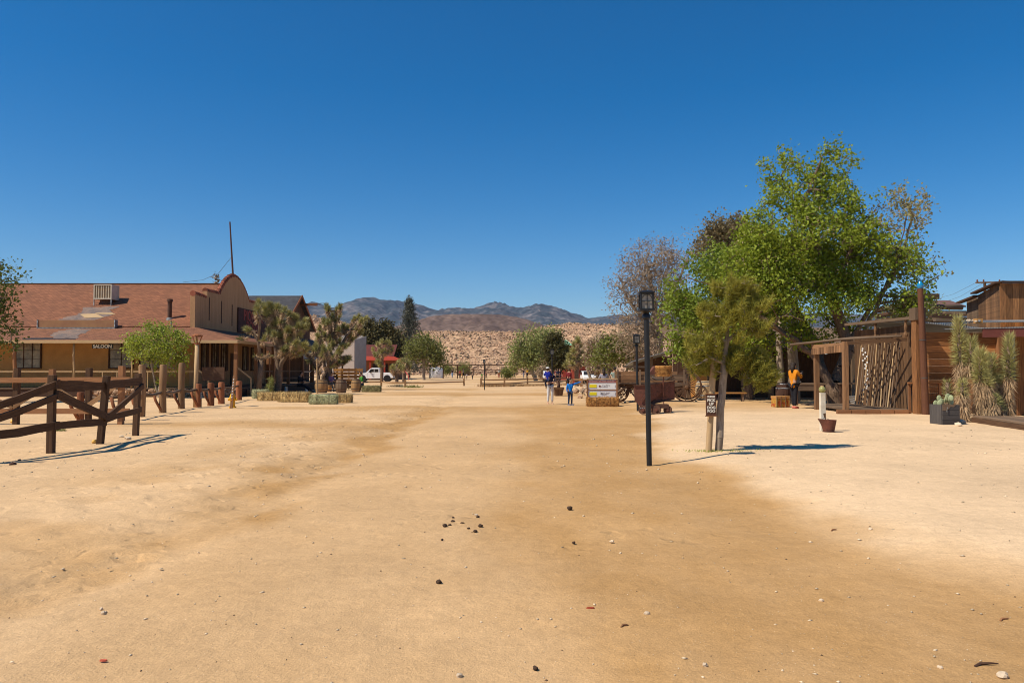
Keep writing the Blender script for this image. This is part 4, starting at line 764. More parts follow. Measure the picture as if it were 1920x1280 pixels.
def darkhall():
    xg = -20.15; R_ = thing('dark_hall', 'dark brown gabled wooden hall with grey roof behind the saloon', 'building', (xg, 72, 0)); y0, y1, ym, ze, zr = 67.5, 76.5, 72, 5.8, 8.45
    q = MB()
    for k in range(30): ya = y0 + (y1 - y0) * k / 30; yb = ya + (y1 - y0) / 30 - .02; t = lambda y: ze + (zr - ze) * (1 - abs(y - ym) / 4.5); q.prism([(xg, ya, 0), (xg, yb, 0), (xg, yb, t(yb)), (xg, ya, t(ya))], (-.12, 0, 0))
    q.box(xg - 14, xg - .12, y0, y0 + .15, 0, ze); q.build('wall', M_['plankdark'], R_, world=True)
    q = MB(); e = .4; q.slab((xg - 14, y0 - .6, ze - .3), (xg + e, y0 - .6, ze - .3), (xg + e, ym, zr + .1), (xg - 14, ym, zr + .1), .14); q.slab((xg + e, y1 + .6, ze - .3), (xg - 14, y1 + .6, ze - .3), (xg - 14, ym, zr + .1), (xg + e, ym, zr + .1), .14); q.build('roof', M_['shinglegrey'], R_, world=True)
    q = MB(); q.beam((xg + e + .03, y0 - .6, ze - .35), (xg + e + .03, ym, zr + .05), .06, .25); q.beam((xg + e + .03, ym, zr + .05), (xg + e + .03, y1 + .6, ze - .35), .06, .25); q.build('barge_board', M_['logred'], R_, world=True)
    q = MB(); q.beam((xg, ym + 1, Z(571, 73)), (xg + 1.6, ym + 1, Z(571, 73)), .2, .22); q.build('hoist_beam', M_['logred'], R_, world=True); q = MB(); q.cyl((xg + 1.2, ym + 1, Z(569, 73)), (xg + 2.7, ym + 1, Z(568.5, 73)), .04, .03, 6); q.build('hoist_pole', M_['iron'], R_, world=True)
    # lean-to porch on the street side
    q = MB(); q.slab((xg + 3.3, y0 - 5, 2.5), (xg + 3.3, y1 + 1, 2.5), (xg + .02, y1 + 1, 4.6), (xg + .02, y0 - 5, 4.6), .12); q.build('porch_roof', M_['shinglegrey'], R_, world=True)
    q = MB(); q.box(xg - 6, xg + .02, y0 - 5.2, y0 - 5.05, 0, 4.3); q.build('side_wall', M_['plankdark'], R_, world=True)
    q = MB(); q.box(xg - 1, xg + 3.3, y0 - 5, y1 + 1, .35, .5); q.build('porch_deck', M_['plankgrey'], R_, world=True)
    for k in range(7): y = y0 - 4.9 + k * 2.4; q = MB(); q.box(xg + 3.08, xg + 3.22, y - .07, y + .07, .5, 2.55); q.build('porch_post', M_['plankdark'], R_, world=True)
    q = MB(); q.beam((xg + 3.15, y0 - 4.9, 1.45), (xg + 3.15, y1 + 1, 1.45), .05, .08); q.build('porch_rail', flat('rail_white', (.62, .58, .5)), R_, world=True); q = MB(); q.beam((xg + 3.15, y0 - 4.9, 1.0), (xg + 3.15, y1 + 1, 1.0), .05, .05); q.build('porch_rail', M_['plankdark'], R_, world=True)
    for px, pz in ((492, 0), (502, 0), (510, 0)): x = X(px, 61.4); q = MB(); q.box(x - .1, x + .1, 61.3, 61.5, 0, 3.1); q.build('entry_post', M_['railred'], R_, world=True)
darkhall()
def greybuilding():
    Yf = 112; x0, x1, x2 = X(610, Yf), X(664, Yf), X(664, Yf); R_ = thing('metal_store', 'tall pale grey metal-sided building with a square false front, behind the pallets', 'building', (x1, Yf, 0)); zt = Z(637, Yf)
    q = MB(); q.box(x0, x1, Yf, Yf + .2, 0, zt); q.box(x1 - .15, x1, Yf + .2, Yf + 6, 0, zt); q.box(x0, x0 + .15, Yf + .2, Yf + 6, 0, zt); q.box(x0, x1, Yf + 6, Yf + 6.2, 0, zt + .9); q.build('wall', mat('pale_grey_siding', (.52, .43, .36), (.46, .38, .32), scale=.4, stretch=(3, 3, .2)), R_, world=True)
    q = MB(); q.prism([(x1 - .1, Yf + .05, zt - .02), (x1 + 1.0, Yf + 4, zt + .7), (x1 + 1.0, Yf + 4, 0), (x1 - .1, Yf + .05, 0)], (-.12, .06, 0)); q.build('side_wall', mat('shaded_metal_side', (.30, .29, .29), (.26, .25, .25), scale=1), R_, world=True)  # darker than the front: shade of this face is put into its colour
    q = MB(); q.box(x0, x1 + .06, Yf - .05, Yf + .25, zt, zt + .12); q.box(x0, x1 + .02, Yf - .04, Yf, Z(675, Yf), Z(675, Yf) + .08); q.build('trim', flat('trim_white', (.6, .56, .5)), R_, world=True)
    q = MB(); q.slab((x0, Yf + .2, zt - .6), (x1, Yf + .2, zt - .6), (x1, Yf + 6, zt + .3), (x0, Yf + 6, zt + .3), .1); q.build('roof', M_['tin'], R_, world=True)
greybuilding()
def redbuilding():
    Yf = 128; X0, X1 = X(655, Yf), X(760, Yf); R_ = thing('red_store', 'store with maroon metal roof and bright red porch roof behind the white pickup', 'building', (X1, Yf, 0)); mr = mat('red_roof_metal', (.36, .045, .022), (.30, .04, .02), scale=1); md = mat('maroon_metal', (.14, .035, .03), (.11, .03, .028), scale=1, coord='UV', kind='corrugated')
    xr = X(738, Yf); q = MB(); q.box(X0, xr + 1, Yf, Yf + 8, 0, Z(670, Yf)); q.build('wall', mat('orange_wall', (.34, .15, .06), (.25, .10, .04), scale=1), R_, world=True)
    q = MB(); q.slab((X0, Yf - .1, Z(669, Yf)), (xr, Yf - .1, Z(669, Yf)), (xr, Yf + 4, Z(646, Yf + 4)), (X0, Yf + 4, Z(646, Yf + 4)), .1); q.build('roof', md, R_, world=True)
    q = MB(); q.slab((X0, Yf - 3.4, Z(675, Yf - 3.4)), (X1, Yf - 3.4, Z(675, Yf - 3.4)), (xr, Yf, Z(667.5, Yf)), (X0, Yf, Z(667.5, Yf)), .1); q.build('porch_roof', mr, R_, world=True)
    for px in (694, 721, 745, 757): x = X(px, Yf - 3.2); q = MB(); q.box(x - .12, x + .12, Yf - 3.3, Yf - 3.1, 0, Z(675.5, Yf - 3.3)); q.build('porch_post', mr, R_, world=True)
    for k in range(3): x = X(705 + k * 16, Yf); window(R_, (x, Yf, 1.9), 1.1, 1.3, (1, 0, 0), (0, -1, 0), 2, 2, pm=M_['glassdark'])
    q = MB(); q.box(X(725, Yf), X(737, Yf), Yf - .5, Yf - .35, Z(661, Yf), Z(649, Yf)); q.build('sign_board', mat('crimson_board', (.22, .025, .035), (.18, .02, .03)), R_, world=True)
    q = MB(); q.beam((X(759, 122), 122, 1.5), (X(766, 120), 120, .6), .08, .1); q.beam((X(759, 122), 122, 0), (X(759, 122), 122, 1.5), .1, .1, up=(0, 1, 0)); q.beam((X(766, 120), 120, 0), (X(766, 120), 120, .6), .1, .1, up=(0, 1, 0)); q.build('stair_rail', flat('pink_red_rail', (.55, .10, .09)), R_, world=True)
redbuilding()
def small_far():
    # timber hut
    b = on(868, 215); R_ = thing('timber_hut', 'small brown gabled hut with pale doorway at the end of the street', 'hut', b); h_ = Z(689, 215); q = MB(); q.prism([(-1.6, 0, 0), (1.6, 0, 0), (1.6, 0, h_), (0, 0, h_ + .9), (-1.6, 0, h_)], (0, 3, 0)); q.build('wall', M_['plankdark'], R_); q = MB(); q.slab((-2.1, -.4, h_ - .2), (-2.1, 3.4, h_ - .2), (0, 3.4, h_ + 1.05), (0, -.4, h_ + 1.05), -.12); q.slab((0, -.4, h_ + 1.05), (0, 3.4, h_ + 1.05), (2.1, 3.4, h_ - .2), (2.1, -.4, h_ - .2), -.12); q.build('roof', M_['railred'], R_); q = MB(); q.box(-.9, 0, -.06, 0, 0, 1.5); q.build('door', M_['pallet'], R_)
    b = on(895, 215); R_ = thing('corral_gate', 'far log arch with a long low rail fence on both sides', 'fence', b)
    for x in (-2.2, 2.2, 13): q = MB(); q.cyl((x, 0, 0), (x, 0, Z(683, 215)), .16, .14, 6); q.build('post', M_['rail'], R_)
    q = MB(); q.cyl((-2.6, 0, Z(684, 215)), (13, 0, Z(684.5, 215)), .13, .12, 6); q.build('crossbar', M_['rail'], R_)
    for z in (.55, 1.05, 1.5): q = MB(); q.beam((-16, 0, z), (26, 0, z), .08, .16); q.build('rail', M_['rail'], R_)
    for k in range(15): q = MB(); q.box(-16 + k * 3 - .08, -16 + k * 3 + .08, -.12, .12, 0, 1.6); q.build('post', M_['rail'], R_)
    b = on(817, 150); R_ = thing('water_tank', 'round white water tank behind a dark post, right of the willow', 'water tank', b); q = MB(); q.lathe([(1.3, 0), (1.35, .1), (1.35, 1.7), (1.2, 1.95), (.2, 2.2)], n=20); q.build('tank', M_['white'], R_, smooth='auto'); q = MB(); q.cyl((0, 0, 2.15), (0, 0, 2.35), .25, .25, 10); q.build('lid', M_['iron'], R_)
    b = on(831, 140); R_ = thing('ramada', 'open timber shade frame at the far left side of the street', 'shade frame', b)
    for x in (-2.4, 0, 2.6): q = MB(); q.cyl((x, 0, 0), (x, 0, 2.4), .12, .1, 6); q.build('post', M_['rail'], R_)
    q = MB(); q.box(-3, 3.2, -.6, .6, 2.4, 2.55); q.build('roof', M_['rail'], R_)
    # tower & shed
    b = on(1062, 118); R_ = thing('red_tower', 'red tower with a pointed green roof above the round pine', 'tower', b); a = 118 / F * 10.5; q = MB(); q.box(-a, a, 0, 2 * a, 0, Z(648, 118)); q.build('wall', mat('red_boards', (.30, .045, .03), (.22, .035, .025), scale=1), R_); q = MB(); z0 = Z(647.5, 118); z1 = Z(636, 118); c = (0, a, z1)
    for p, r_ in (((-a - .2, -.2), (a + .2, -.2)), ((a + .2, -.2), (a + .2, 2 * a + .2)), ((a + .2, 2 * a + .2), (-a - .2, 2 * a + .2)), ((-a - .2, 2 * a + .2), (-a - .2, -.2))): n = len(q.v); q.v += [(*p, z0), (*r_, z0), c]; q.face([n, n + 1, n + 2])
    q.build('roof', flat('green_copper', (.20, .42, .28)), R_); q = MB(); q.box(-.35, .35, -.05, 0, Z(662, 118), Z(656, 118)); q.build('window', M_['glassdark'], R_)
    b = on(1093, 92); R_ = thing('red_shed', 'low red brick-coloured shed with flat roof behind the joshua tree', 'shed', b); q = MB(); q.box(-1.3, 1.2, 0, 3, 0, Z(686, 92)); q.build('wall', mat('brick_red', (.33, .06, .03), (.25, .05, .03), scale=2), R_); q = MB(); q.box(-1.6, 1.6, -.3, 3.2, Z(686, 92), Z(686, 92) + .15); q.build('roof', M_['plankdark'], R_); q = MB(); q.box(-.4, .4, -.04, 0, 0, 1.5); q.build('door', M_['plankdark'], R_)
small_far()
# ---- right side shacks
XS, YS = 13.75, 25.9
def planks_x(mb, x0, x1, y, z0, z1f, n, t=.05, face=-1):
    """horizontal boards facing -y"""
    for k in range(n):
        a = z0 + (3.6 - z0) * k / n; b = a + (3.6 - z0) / n - .004
        zt0, zt1 = z1f(x0), z1f(x1)
        if a >= max(zt0, zt1): continue
        b0_, b1_ = min(b, zt0), min(b, zt1)
        if b1_ <= a: continue
        j = random.uniform(-.008, .008); mb.prism([(x0, y + j, a), (x1, y + j, a), (x1, y + j, b1_), (x0, y + j, b0_)], (0, t, 0))
def shack():
    R_ = thing('plank_shack', 'weathered plank shack with a lean-to porch and iron roof edge, nearest on the right', 'shack', (XS, YS, .12)); x1 = X(1868, 26.2)
    zt = lambda x: 3.22 + (x - XS) / (x1 - XS) * (Z(622, 26.2) - 3.22)
    q = MB(); planks_x(q, XS, x1, 26.2, .1, lambda x: zt(x) - .05, 15); q.build('plank_wall', M_['plank'], R_, world=True)
    q = MB()
    for k in range(24):
        y = 26.27 + k * .19; q.box(XS, XS + .04, y, y + .18, .1, 3.15 + .0 * k)
    q.build('side_wall', wood('shaded_boards', (.17, .09, .042), (.09, .05, .027), rv=.4), R_, world=True)  # dark brown boards, with porch and tree shade put into the colour
    q = MB(); q.slab((XS - .15, 26.0, 3.27), (x1 + .25, 26.0, zt(x1) + .05), (x1 + .25, 31.0, zt(x1) + .25), (XS - .15, 31.0, 3.5), .05); q.build('roof', M_['tin'], R_, world=True)
    q = MB(); q.box(x1 + .0, x1 + .16, 26.05, 26.2, .1, zt(x1) - .02); q.build('corner_post', M_['railred'], R_, world=True)
    q = MB(); q.beam((XS - .22, 25.95, 3.35), (XS - .25, 31, 3.42), .12, .1); q.build('fascia_beam', M_['plankgrey'], R_, world=True)
    for y in (26.4, 28.6): q = MB(); q.lathe([(.05, 0), (.07, .08), (.035, .2), (.06, .35), (.035, .5), (.06, .6)], (XS - .2, y, 2.72), 8); q.build('baluster', M_['board'], R_, world=True)
    # big square corner column
    b = P(1714, 775, 25.55); q = MB(); q.box(XS - .3, XS - .02, 25.55, 25.85, .1, Z(600, 25.6)); q.build('corner_column', M_['plank'], R_, world=True); q = MB(); q.box(XS - .34, XS + .02, 25.5, 25.9, Z(600, 25.6), Z(577, 25.6)); q.build('column_cap', M_['plankgrey'], R_, world=True)
    # porch: deck, posts, roof poles, hanging slats
    q = MB()
    for k in range(17): q.box(X(1518, 29.5), XS - .35, 25.9 + k * .27, 26.15 + k * .27, .22, .27)
    q.build('porch_deck', M_['plankgrey'], R_, world=True); q = MB()
    for k in range(5): q.box(10.9 + k * .48, 11.36 + k * .48, 25.78 + .0, 25.9, .1, .26)
    q.build('deck_edge', M_['railred'], R_, world=True)
    for px, yy, pt in ((1531, 28.6, 655), (1585, 26.05, 640)): x = X(px, yy); q = MB(); q.box(x - .08, x + .08, yy - .08, yy + .08, .1, Z(pt, yy)); q.build('porch_post', M_['board'], R_, world=True)
    q = MB(); q.beam(P(1524, 650, 28.6), P(1588, 646, 26.0), .1, .14); q.beam(P(1588, 643, 26.0), P(1700, 636, 25.9), .1, .12); q.build('porch_beam', M_['board'], R_, world=True)
    for k in range(5): q = MB(); a = P(1482 + k * 8, 646 - k * .7, 29.2 - k * .1); c = P(1690 - k * 3, 630 - k * 0, 25.7 + k * .5); m_ = a.lerp(c, .5) + Vector((0, 0, .05)); q.tube([a, m_, c], [.045, .05, .04], 7); q.build('roof_pole', M_['plankgrey'], R_, world=True, smooth=True)
    q = MB()
    for k in range(22): a = P(1525, 652, 28.6).lerp(P(1586, 645, 25.95), k / 22); q.beam(a + Vector((-.05, 0, -.02)), a + Vector((-.05, random.uniform(-.02, .02), -.26)), .1, .02, up=(1, 0, 0))
    q.build('slat_valance', M_['board'], R_, world=True)
    # right section with corrugated sheet
    q = MB(); q.slab((x1 + .28, 26.0, .1), (x1 + .9, 26.0, .1), (x1 + .9, 26.0, 3.0), (x1 + .28, 26.0, 3.0), .03); q.build('corrugated_sheet', M_['tin'], R_, world=True)
shack()
def clutter():
    b = P(1822, 606, 27.5); R_ = thing('scrap_pile', 'small heap of pale scraps and an orange box lying on the plank shack roof', 'scrap pile', b); rs = random.Random(31)
    for k in range(12): q = MB(); q.rock((rs.uniform(-.35, .2), rs.uniform(-.2, .2), rs.uniform(.02, .14)), .07, .06, .05, rs); q.build('scrap', M_['palestone'] if k % 2 else M_['tin'], R_)
    q = MB(); q.box(.12, .34, -.1, .1, .0, .17); q.build('box', M_['pallet'], R_)
    for i, (x0, x1, pb, Yd) in enumerate(((1752, 1812, 600, 29.5), (1745, 1790, 593, 30.2), (1770, 1808, 586, 30.6))): a, c = P(x0, pb, Yd), P(x1, pb + 2, Yd); q = MB(); q.beam((0, 0, 0), c - a, .2, .09); q.build('loose_plank', M_['plankgrey'] if i != 1 else M_['plankdark'], None, loc=a, label=('lowest grey plank lying on the shack roof right of the tall pole', 'dark middle plank lying on the shack roof right of the tall pole', 'upper grey plank on the shack roof right of the tall pole')[i], cat='plank')
clutter()
def rightshop():
    Yf = 23.6; x0 = X(1843, Yf); R_ = thing('iron_roofed_shop', 'dark shop under a corrugated iron awning at the right edge', 'shop', (x0, Yf, .12)); z = Z(614, Yf)
    q = MB(); q.slab((x0, Yf - 0, z), (x0 + 6, Yf - 1.6, z + .05), (x0 + 6, Yf + 1.2, z + .16), (x0 + .1, Yf + 2.4, z + .09), .03); q.build('awning', M_['tin'], R_, world=True)
    q = MB(); q.beam((x0 + .05, Yf + .05, z - .17), (x0 + 6, Yf - 1.5, z - .12), .08, .26); q.build('awning_beam', flat('oxblood_paint', (.13, .035, .025)), R_, world=True)
    xx = X(1906, 24.8); q = MB()
    for k in range(14): q.box(xx + k * .3, xx + k * .3 + .29, 24.8, 24.85, .1, 3.0)
    q.build('wall', M_['plank'], R_, world=True); q = MB(); q.box(xx + .9, xx + 1.9, 24.75, 24.8, .1, 2.3); q.build('door', M_['plankdark'], R_, world=True)
    q = MB(); q.box(xx - .12, xx + .02, 23.5, 23.64, .1, z); q.build('awning_post', M_['plankgrey'], R_, world=True)
rightshop()
def tallbuilding():
    Yc = 36; xc = X(1879, Yc); R_ = thing('tall_plank_building', 'tall unpainted plank building stepping up behind the shacks on the right', 'building', (xc, Yc, 0)); zt = Z(531, Yc)
    q = MB(); k = 0; x = xc
    while x < xc + 7: wd = random.uniform(.26, .36); q.box(x, x + wd - .015, Yc, Yc + .05, 2, zt - (x - xc) * .0); x += wd
    q.build('front_wall', M_['plank'], R_, world=True)
    q = MB(); y = Yc; n = 0
    x2 = X(1838, 39.5); d = Vector((x2 - xc, 3.5, 0))
    for k in range(11): a = Vector((xc, Yc + .05, 0)) + d * (k / 11); b = Vector((xc, Yc + .05, 0)) + d * ((k + 1) / 11 - .004); q.prism([(a.x, a.y, 2), (b.x, b.y, 2), (b.x, b.y, zt - k * .02), (a.x, a.y, zt - k * .02)], (.03, .03, 0))
    q.build('side_wall', M_['board'], R_, world=True)
    q = MB(); a = Vector((x2 + .12, 39.42, 0)); e = Vector((X(1815, 41.5), 41.5, 0)); zl = Z(558, 40)
    for k in range(6): u = a.lerp(e, k / 6); v = a.lerp(e, (k + .97) / 6); q.prism([(u.x, u.y, 2), (v.x, v.y, 2), (v.x, v.y, zl), (u.x, u.y, zl)], (.03, .03, 0))
    q.build('low_wall', M_['plankgrey'], R_, world=True)
    q = MB(); q.beam((xc - .1, Yc - .08, zt + .05), (xc + 7, Yc - .08, zt + .05), .3, .08); q.beam((xc - .05, Yc, zt + .05), (x2 - .2, 39.6, zt - .12), .3, .08); q.beam((x2 - .1, 39.5, zl + .05), (X(1800, 42), 42, zl - .1), .3, .08); q.build('roof_edge', M_['plankdark'], R_, world=True)
    q = MB(); q.slab((xc - 2.6, 33.5, Z(603, 33.5)), (xc + 5, 33.5, Z(600, 33.5)), (xc + 5, Yc - .1, Z(598, Yc)), (xc - 2.4, Yc - .1, Z(601, Yc)), .04); q.build('tin_skirt_roof', M_['tin'], R_, world=True)
tallbuilding()
def loghouse():
    Yf = 43; x0, x1, x2 = X(1645, Yf + 3), X(1722, Yf), X(1815, Yf); R_ = thing('log_ruin', 'dark half-collapsed log building showing above the plank shack roof', 'log building', (x1, Yf, 0)); rs = random.Random(3); z = 2.6
    q = MB(); 
    while z < Z(570, Yf): q.tube([(x1, Yf, z), (x2 - (z > Z(585, Yf)) * .25, Yf + rs.uniform(-.05, .05), z + rs.uniform(-.03, .03))], .15, 8); z += .36
    q.build('log_wall', M_['plankgrey'], R_, world=True, smooth=True); q = MB(); z = 2.6
    while z < Z(562, Yf): q.tube([(x0, Yf + 3, z - .1), (x1 + .3, Yf - .1, z + .12)], .16, 8); z += .33
    q.build('side_wall', M_['plankdark'], R_, world=True, smooth=True)
    q = MB(); q.beam((x0 - .2, Yf + 3.1, Z(570, Yf + 3)), (X(1755, Yf), Yf - .1, Z(555, Yf)), .35, .1); q.beam((X(1725, Yf), Yf - .3, Z(556, Yf)), (X(1757, Yf), Yf - .3, Z(557, Yf)), .2, .3); q.build('roof_beam', M_['plankdark'], R_, world=True)
    q = MB(); q.slab((X(1768, Yf), Yf + .4, Z(572, Yf)), (X(1822, Yf), Yf + .4, Z(572, Yf)), (X(1822, Yf), Yf + 2, Z(563, Yf + 2)), (X(1768, Yf), Yf + 2, Z(563, Yf + 2)), .08); q.build('roof', mat('purple_shingle', (.17, .09, .075), (.12, .07, .06), scale=4), R_, world=True)
    b = on(1690, 38); tree('vine', 'bare-stemmed vine scrambling over the plank shack roof in front of the log ruin', b, [[b, P(1690, 640, 38), P(1690, 600, 38)], [P(1690, 640, 38), P(1730, 600, 38)]], [blob(1690, 590, 38, 45, 25), blob(1740, 580, 38, 30, 22), blob(1665, 615, 38, 28, 20)], 190, L_pale, M_['barkgrey'], per=7, spread=.13, size=.06, rt=.06, seed=91, cat='vine')
    b = on(1850, 60); q = MB(); U = thing('utility_pole', 'wooden utility pole crossarm showing above the tall plank building', 'utility pole', b); q.cyl((0, 0, 0), (0, 0, Z(530, 60)), .14, .1, 8); q.build('pole', M_['rail'], U); q = MB(); zc = Z(531, 60); q.beam((X(1833, 60) - b.x, 0, zc), (X(1884, 60) - b.x, 0, zc + .05), .1, .12); q.build('crossarm', M_['plankgrey'], U)
    for px in (1836, 1848, 1878): q = MB(); q.lathe([(.04, 0), (.06, .05), (.06, .14), (.03, .2)], (X(px, 60) - b.x, 0, zc + .06), 8); q.build('insulator', M_['rust'], U)
    for i, (a, c) in enumerate((((1836, 527, 60), (1755, 560, 90)), ((1848, 528, 60), (1770, 566, 92)), ((1878, 526, 60), (1990, 520, 60)))): q = MB(); s_ = P(*a); e_ = P(*c); q.tube([s_, s_.lerp(e_, .5) - Vector((0, 0, .25)), e_], .012, 4); q.build('power_line', M_['iron'], None, world=True, loc=s_, cat='wire', group='power lines from the utility pole', label=('upper thin power line sloping down left of the utility pole', 'lower thin power line sloping down left of the utility pole', 'power line leading right out of view from the utility pole')[i])
loghouse()
def backshop():
    Yf = 41; R_ = thing('timber_shop', 'long dark timber shop in the shade behind the cottonwood trunks', 'shop', (X(1500, Yf), Yf, 0)); q = MB(); x = X(1262, Yf)
    while x < X(1640, Yf): wd = random.uniform(.22, .34); q.box(x, x + wd - .015, Yf, Yf + .06, 0, 3.1 + random.uniform(-.05, .05)); x += wd
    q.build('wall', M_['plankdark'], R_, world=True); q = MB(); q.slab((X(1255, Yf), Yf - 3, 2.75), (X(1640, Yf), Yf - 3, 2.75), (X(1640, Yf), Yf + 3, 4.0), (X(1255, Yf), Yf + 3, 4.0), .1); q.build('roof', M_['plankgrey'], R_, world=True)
    for px in (1290, 1330, 1410, 1445, 1480, 1600): x = X(px, Yf - 2.8); q = MB(); q.box(x - .1, x + .1, Yf - 2.9, Yf - 2.7, .1, 2.75); q.build('porch_post', M_['plankgrey'], R_, world=True)
    for px, m in ((1312, M_['pallet']), (1430, M_['plankdark'])): x = X(px, Yf); q = MB(); q.box(x - .5, x + .5, Yf - .06, Yf, .1, 2.2); q.build('door', m, R_, world=True)
    q = MB(); q.box(X(1340, 36), X(1400, 36), 35.9, 36.3, .42, .5); q.build('bench_plank', M_['pallet'], R_, world=True) if False else None
    # open shed
    Yg = 44; R2 = thing('open_shed', 'open shed with a sloping whitish tin roof behind the wagon', 'shed', on(1225, Yg)); q = MB(); q.slab(P(1184, 677, Yg), P(1262, 655, Yg), P(1262, 655, Yg) + Vector((0, 3, -.3)), P(1184, 677, Yg) + Vector((0, 3, -.3)), .05); q.build('roof', M_['tin'], R2, world=True)
    for px, pt in ((1190, 677), (1222, 668), (1258, 658)): x = X(px, Yg + .3); q = MB(); q.cyl((x, Yg + .3, 0), (x, Yg + .3, Z(pt, Yg)), .09, .08, 7); q.build('post', M_['plankgrey'], R2, world=True)
    q = MB(); q.box(X(1190, Yg + 2.6), X(1258, Yg + 2.6), Yg + 2.6, Yg + 2.7, 0, 2.4); q.build('back_wall', M_['plankdark'], R2, world=True)
backshop()
# ============================================================ FENCES AND POSTS
def fence_near():
    A = [gnd(95, 850), gnd(187, 832), gnd(254, 817)]; A0 = gnd(-62, 872); R_ = thing('corral_fence', 'dark weathered board fence with diagonal braces, nearest on the left', 'fence', A[0])
    pts = [A0] + A; tops = [Z(715, A0.y), Z(703, A[0].y), Z(705, A[1].y), Z(700, A[2].y)]; lean = [0, 0, .12, .04]
    for p, t, l in zip(pts, tops, lean): q = MB(); q.beam(p - Vector((0, 0, .1)), (p.x + l, p.y, t), .125, .11, up=(0, 1, 0)); q.build('post', M_['rail'], R_, world=True, bevel=.008)
    n = Vector((.085, 0, 0)); T = lambda i, z: Vector((pts[i].x, pts[i].y, z)) + n
    spec = [(0, .86, 1, 1.33, .045, .13, 'rail'), (0, .66, 1, 1.12, .045, .12, 'brace'), (0, .47, 1, .56, .045, .15, 'rail'),
            (1, 1.32, 2, 1.26, .05, .17, 'rail'), (1, 1.13, 2, .62, .045, .15, 'brace'), (1, .56, 2, .50, .045, .14, 'rail'), (2, 1.27, 3, 1.33, .05, .17, 'rail'), (2, .60, 3, 1.2, .04, .12, 'brace'), (2, .55, 3, .66, .045, .13, 'rail')]
    for i, (a, za, b, zb, t, h_, nm) in enumerate(spec):
        o = Vector((.0 if nm == 'rail' else .05, 0, 0)); d = (T(b, zb) - T(a, za)).normalized() * .07; q = MB(); s_ = T(a, za) + o - d; e_ = T(b, zb) + o + d; rj = random.Random(i); pt = [s_] + [s_.lerp(e_, k / 4) + Vector((rj.uniform(-.008, .008), 0, rj.uniform(-.014, .014))) for k in (1, 2, 3)] + [e_]
        for k in range(4): q.beam(pt[k], pt[k + 1] + (pt[k + 1] - pt[k]).normalized() * .012, t, h_ * (1 + rj.uniform(-.06, .06)), r=.5)
        q.build(nm, M_['rail'], R_, world=True)
fence_near()
def fence_rear():
    b = on(-20, 21.8); e = on(258, 21.8); R_ = thing('corral_fence', 'long red-brown cross-braced board fence behind the nearest fence', 'fence', b); xs = [X(p, 21.8) for p in (-160, -70, 32, 98, 167, 228)]; g = float(G(-10, 21))
    for i, x in enumerate(xs): q = MB(); q.box(x - .07, x + .07, 21.74, 21.88, -.1, Z((690, 694, 690, 692, 690, 686)[i], 21.8)); q.build('post', M_['railred'] if i % 2 else M_['rail'], R_, world=True, bevel=.006)
    for z in (1.30, .42): q = MB(); q.beam((xs[0], 21.69, z), (xs[-1] + .3, 21.69, z + .02), .045, .15); q.build('rail', M_['railred'], R_, world=True)
    for i in range(5): q = MB(); s = i % 2; q.beam((xs[i], 21.65, 1.2 if s else .55), (xs[i + 1], 21.65, .55 if s else 1.2), .04, .12); q.build('brace', M_['log'], R_, world=True)
fence_rear()
def hitch():
    R_ = thing('hitching_rail', 'row of thick upright logs with low rail and slanting braces before the saloon', 'hitching rail', gnd(305, 774)); sp = [(150, 790, 735, 13), (229, 789, 687, 10), (265, 781, 683, 13), (305, 774, 683, 13), (340, 766, 680, 12), (372, 763, 719, 11), (395, 761, 717, 12), (415, 757, 716, 12), (448, 750, 714, 11)]; prev = None
    for i, (px, pb, pt, w_) in enumerate(sp):
        b = gnd(px, pb); r = w_ / 2 / F * b.y; zt = Z(pt, b.y); q = MB(); rs = random.Random(i); q.tube([b - Vector((0, 0, .1)), b + Vector((rs.uniform(-.03, .03), 0, zt * .5)), Vector((b.x, b.y, zt - .06)), Vector((b.x, b.y, zt))], [r * 1.05, r * .95, r, r * .8], 12)
        q.build('log_post', M_['log'] if i in (1, 2, 3, 4) else M_['logred'], R_, world=True, smooth='auto')
        if prev is not None: q = MB(); c = Vector((b.x - .04, b.y, .78)); a = Vector((prev.x, prev.y, .78)); m = a.lerp(c, .5) + Vector((0, 0, -.05)); q.tube([a, m, c], .05, 7); q.build('rail', M_['plankgrey'], R_, world=True, smooth=True)
        if i < 8: q = MB(); q.tube([b + Vector((-.28, -.12, .72)), b + Vector((-.2, -.14, .45)), b + Vector((-.02, -.12, .12))], [.05, .05, .045], 7); q.build('brace', M_['logred'], R_, world=True, smooth=True)
        prev = b
hitch()
def split_rail(label, posts, loc, zr=(.42,), h_=.72):
    R_ = thing('split_rail_fence', label, 'fence', loc); P_ = [on(px, Y) for px, Y in posts]
    for p in P_: q = MB(); q.box(p.x - .08, p.x + .08, p.y - .08, p.y + .08, -.1, h_ + random.uniform(-.04, .04)); q.build('post', M_['log'], R_, world=True)
    for a, b in zip(P_[:-1], P_[1:]):
        for z in zr: q = MB(); m = a.lerp(b, .5); q.tube([a + Vector((0, 0, z)), m + Vector((0, 0, z - .03)), b + Vector((0, 0, z))], [.055, .07, .055], 6); q.build('rail', M_['log'], R_, world=True, smooth=True)
split_rail('low single-rail fence running right from the white pickup', [(652, 76), (715, 74), (760, 70), (870, 76.5)], on(715, 74))
split_rail('low two-rail fence right of the middle lamp post, dry grass under it', [(902, 72), (946, 72), (989, 79), (1062, 88)], on(902, 72), (.32, .68), .85)
split_rail('low far rail fence in front of the red tower and parked vehicles', [(1072, 66), (1118, 66), (1150, 66)], on(1072, 66), (.4, .75), .9)
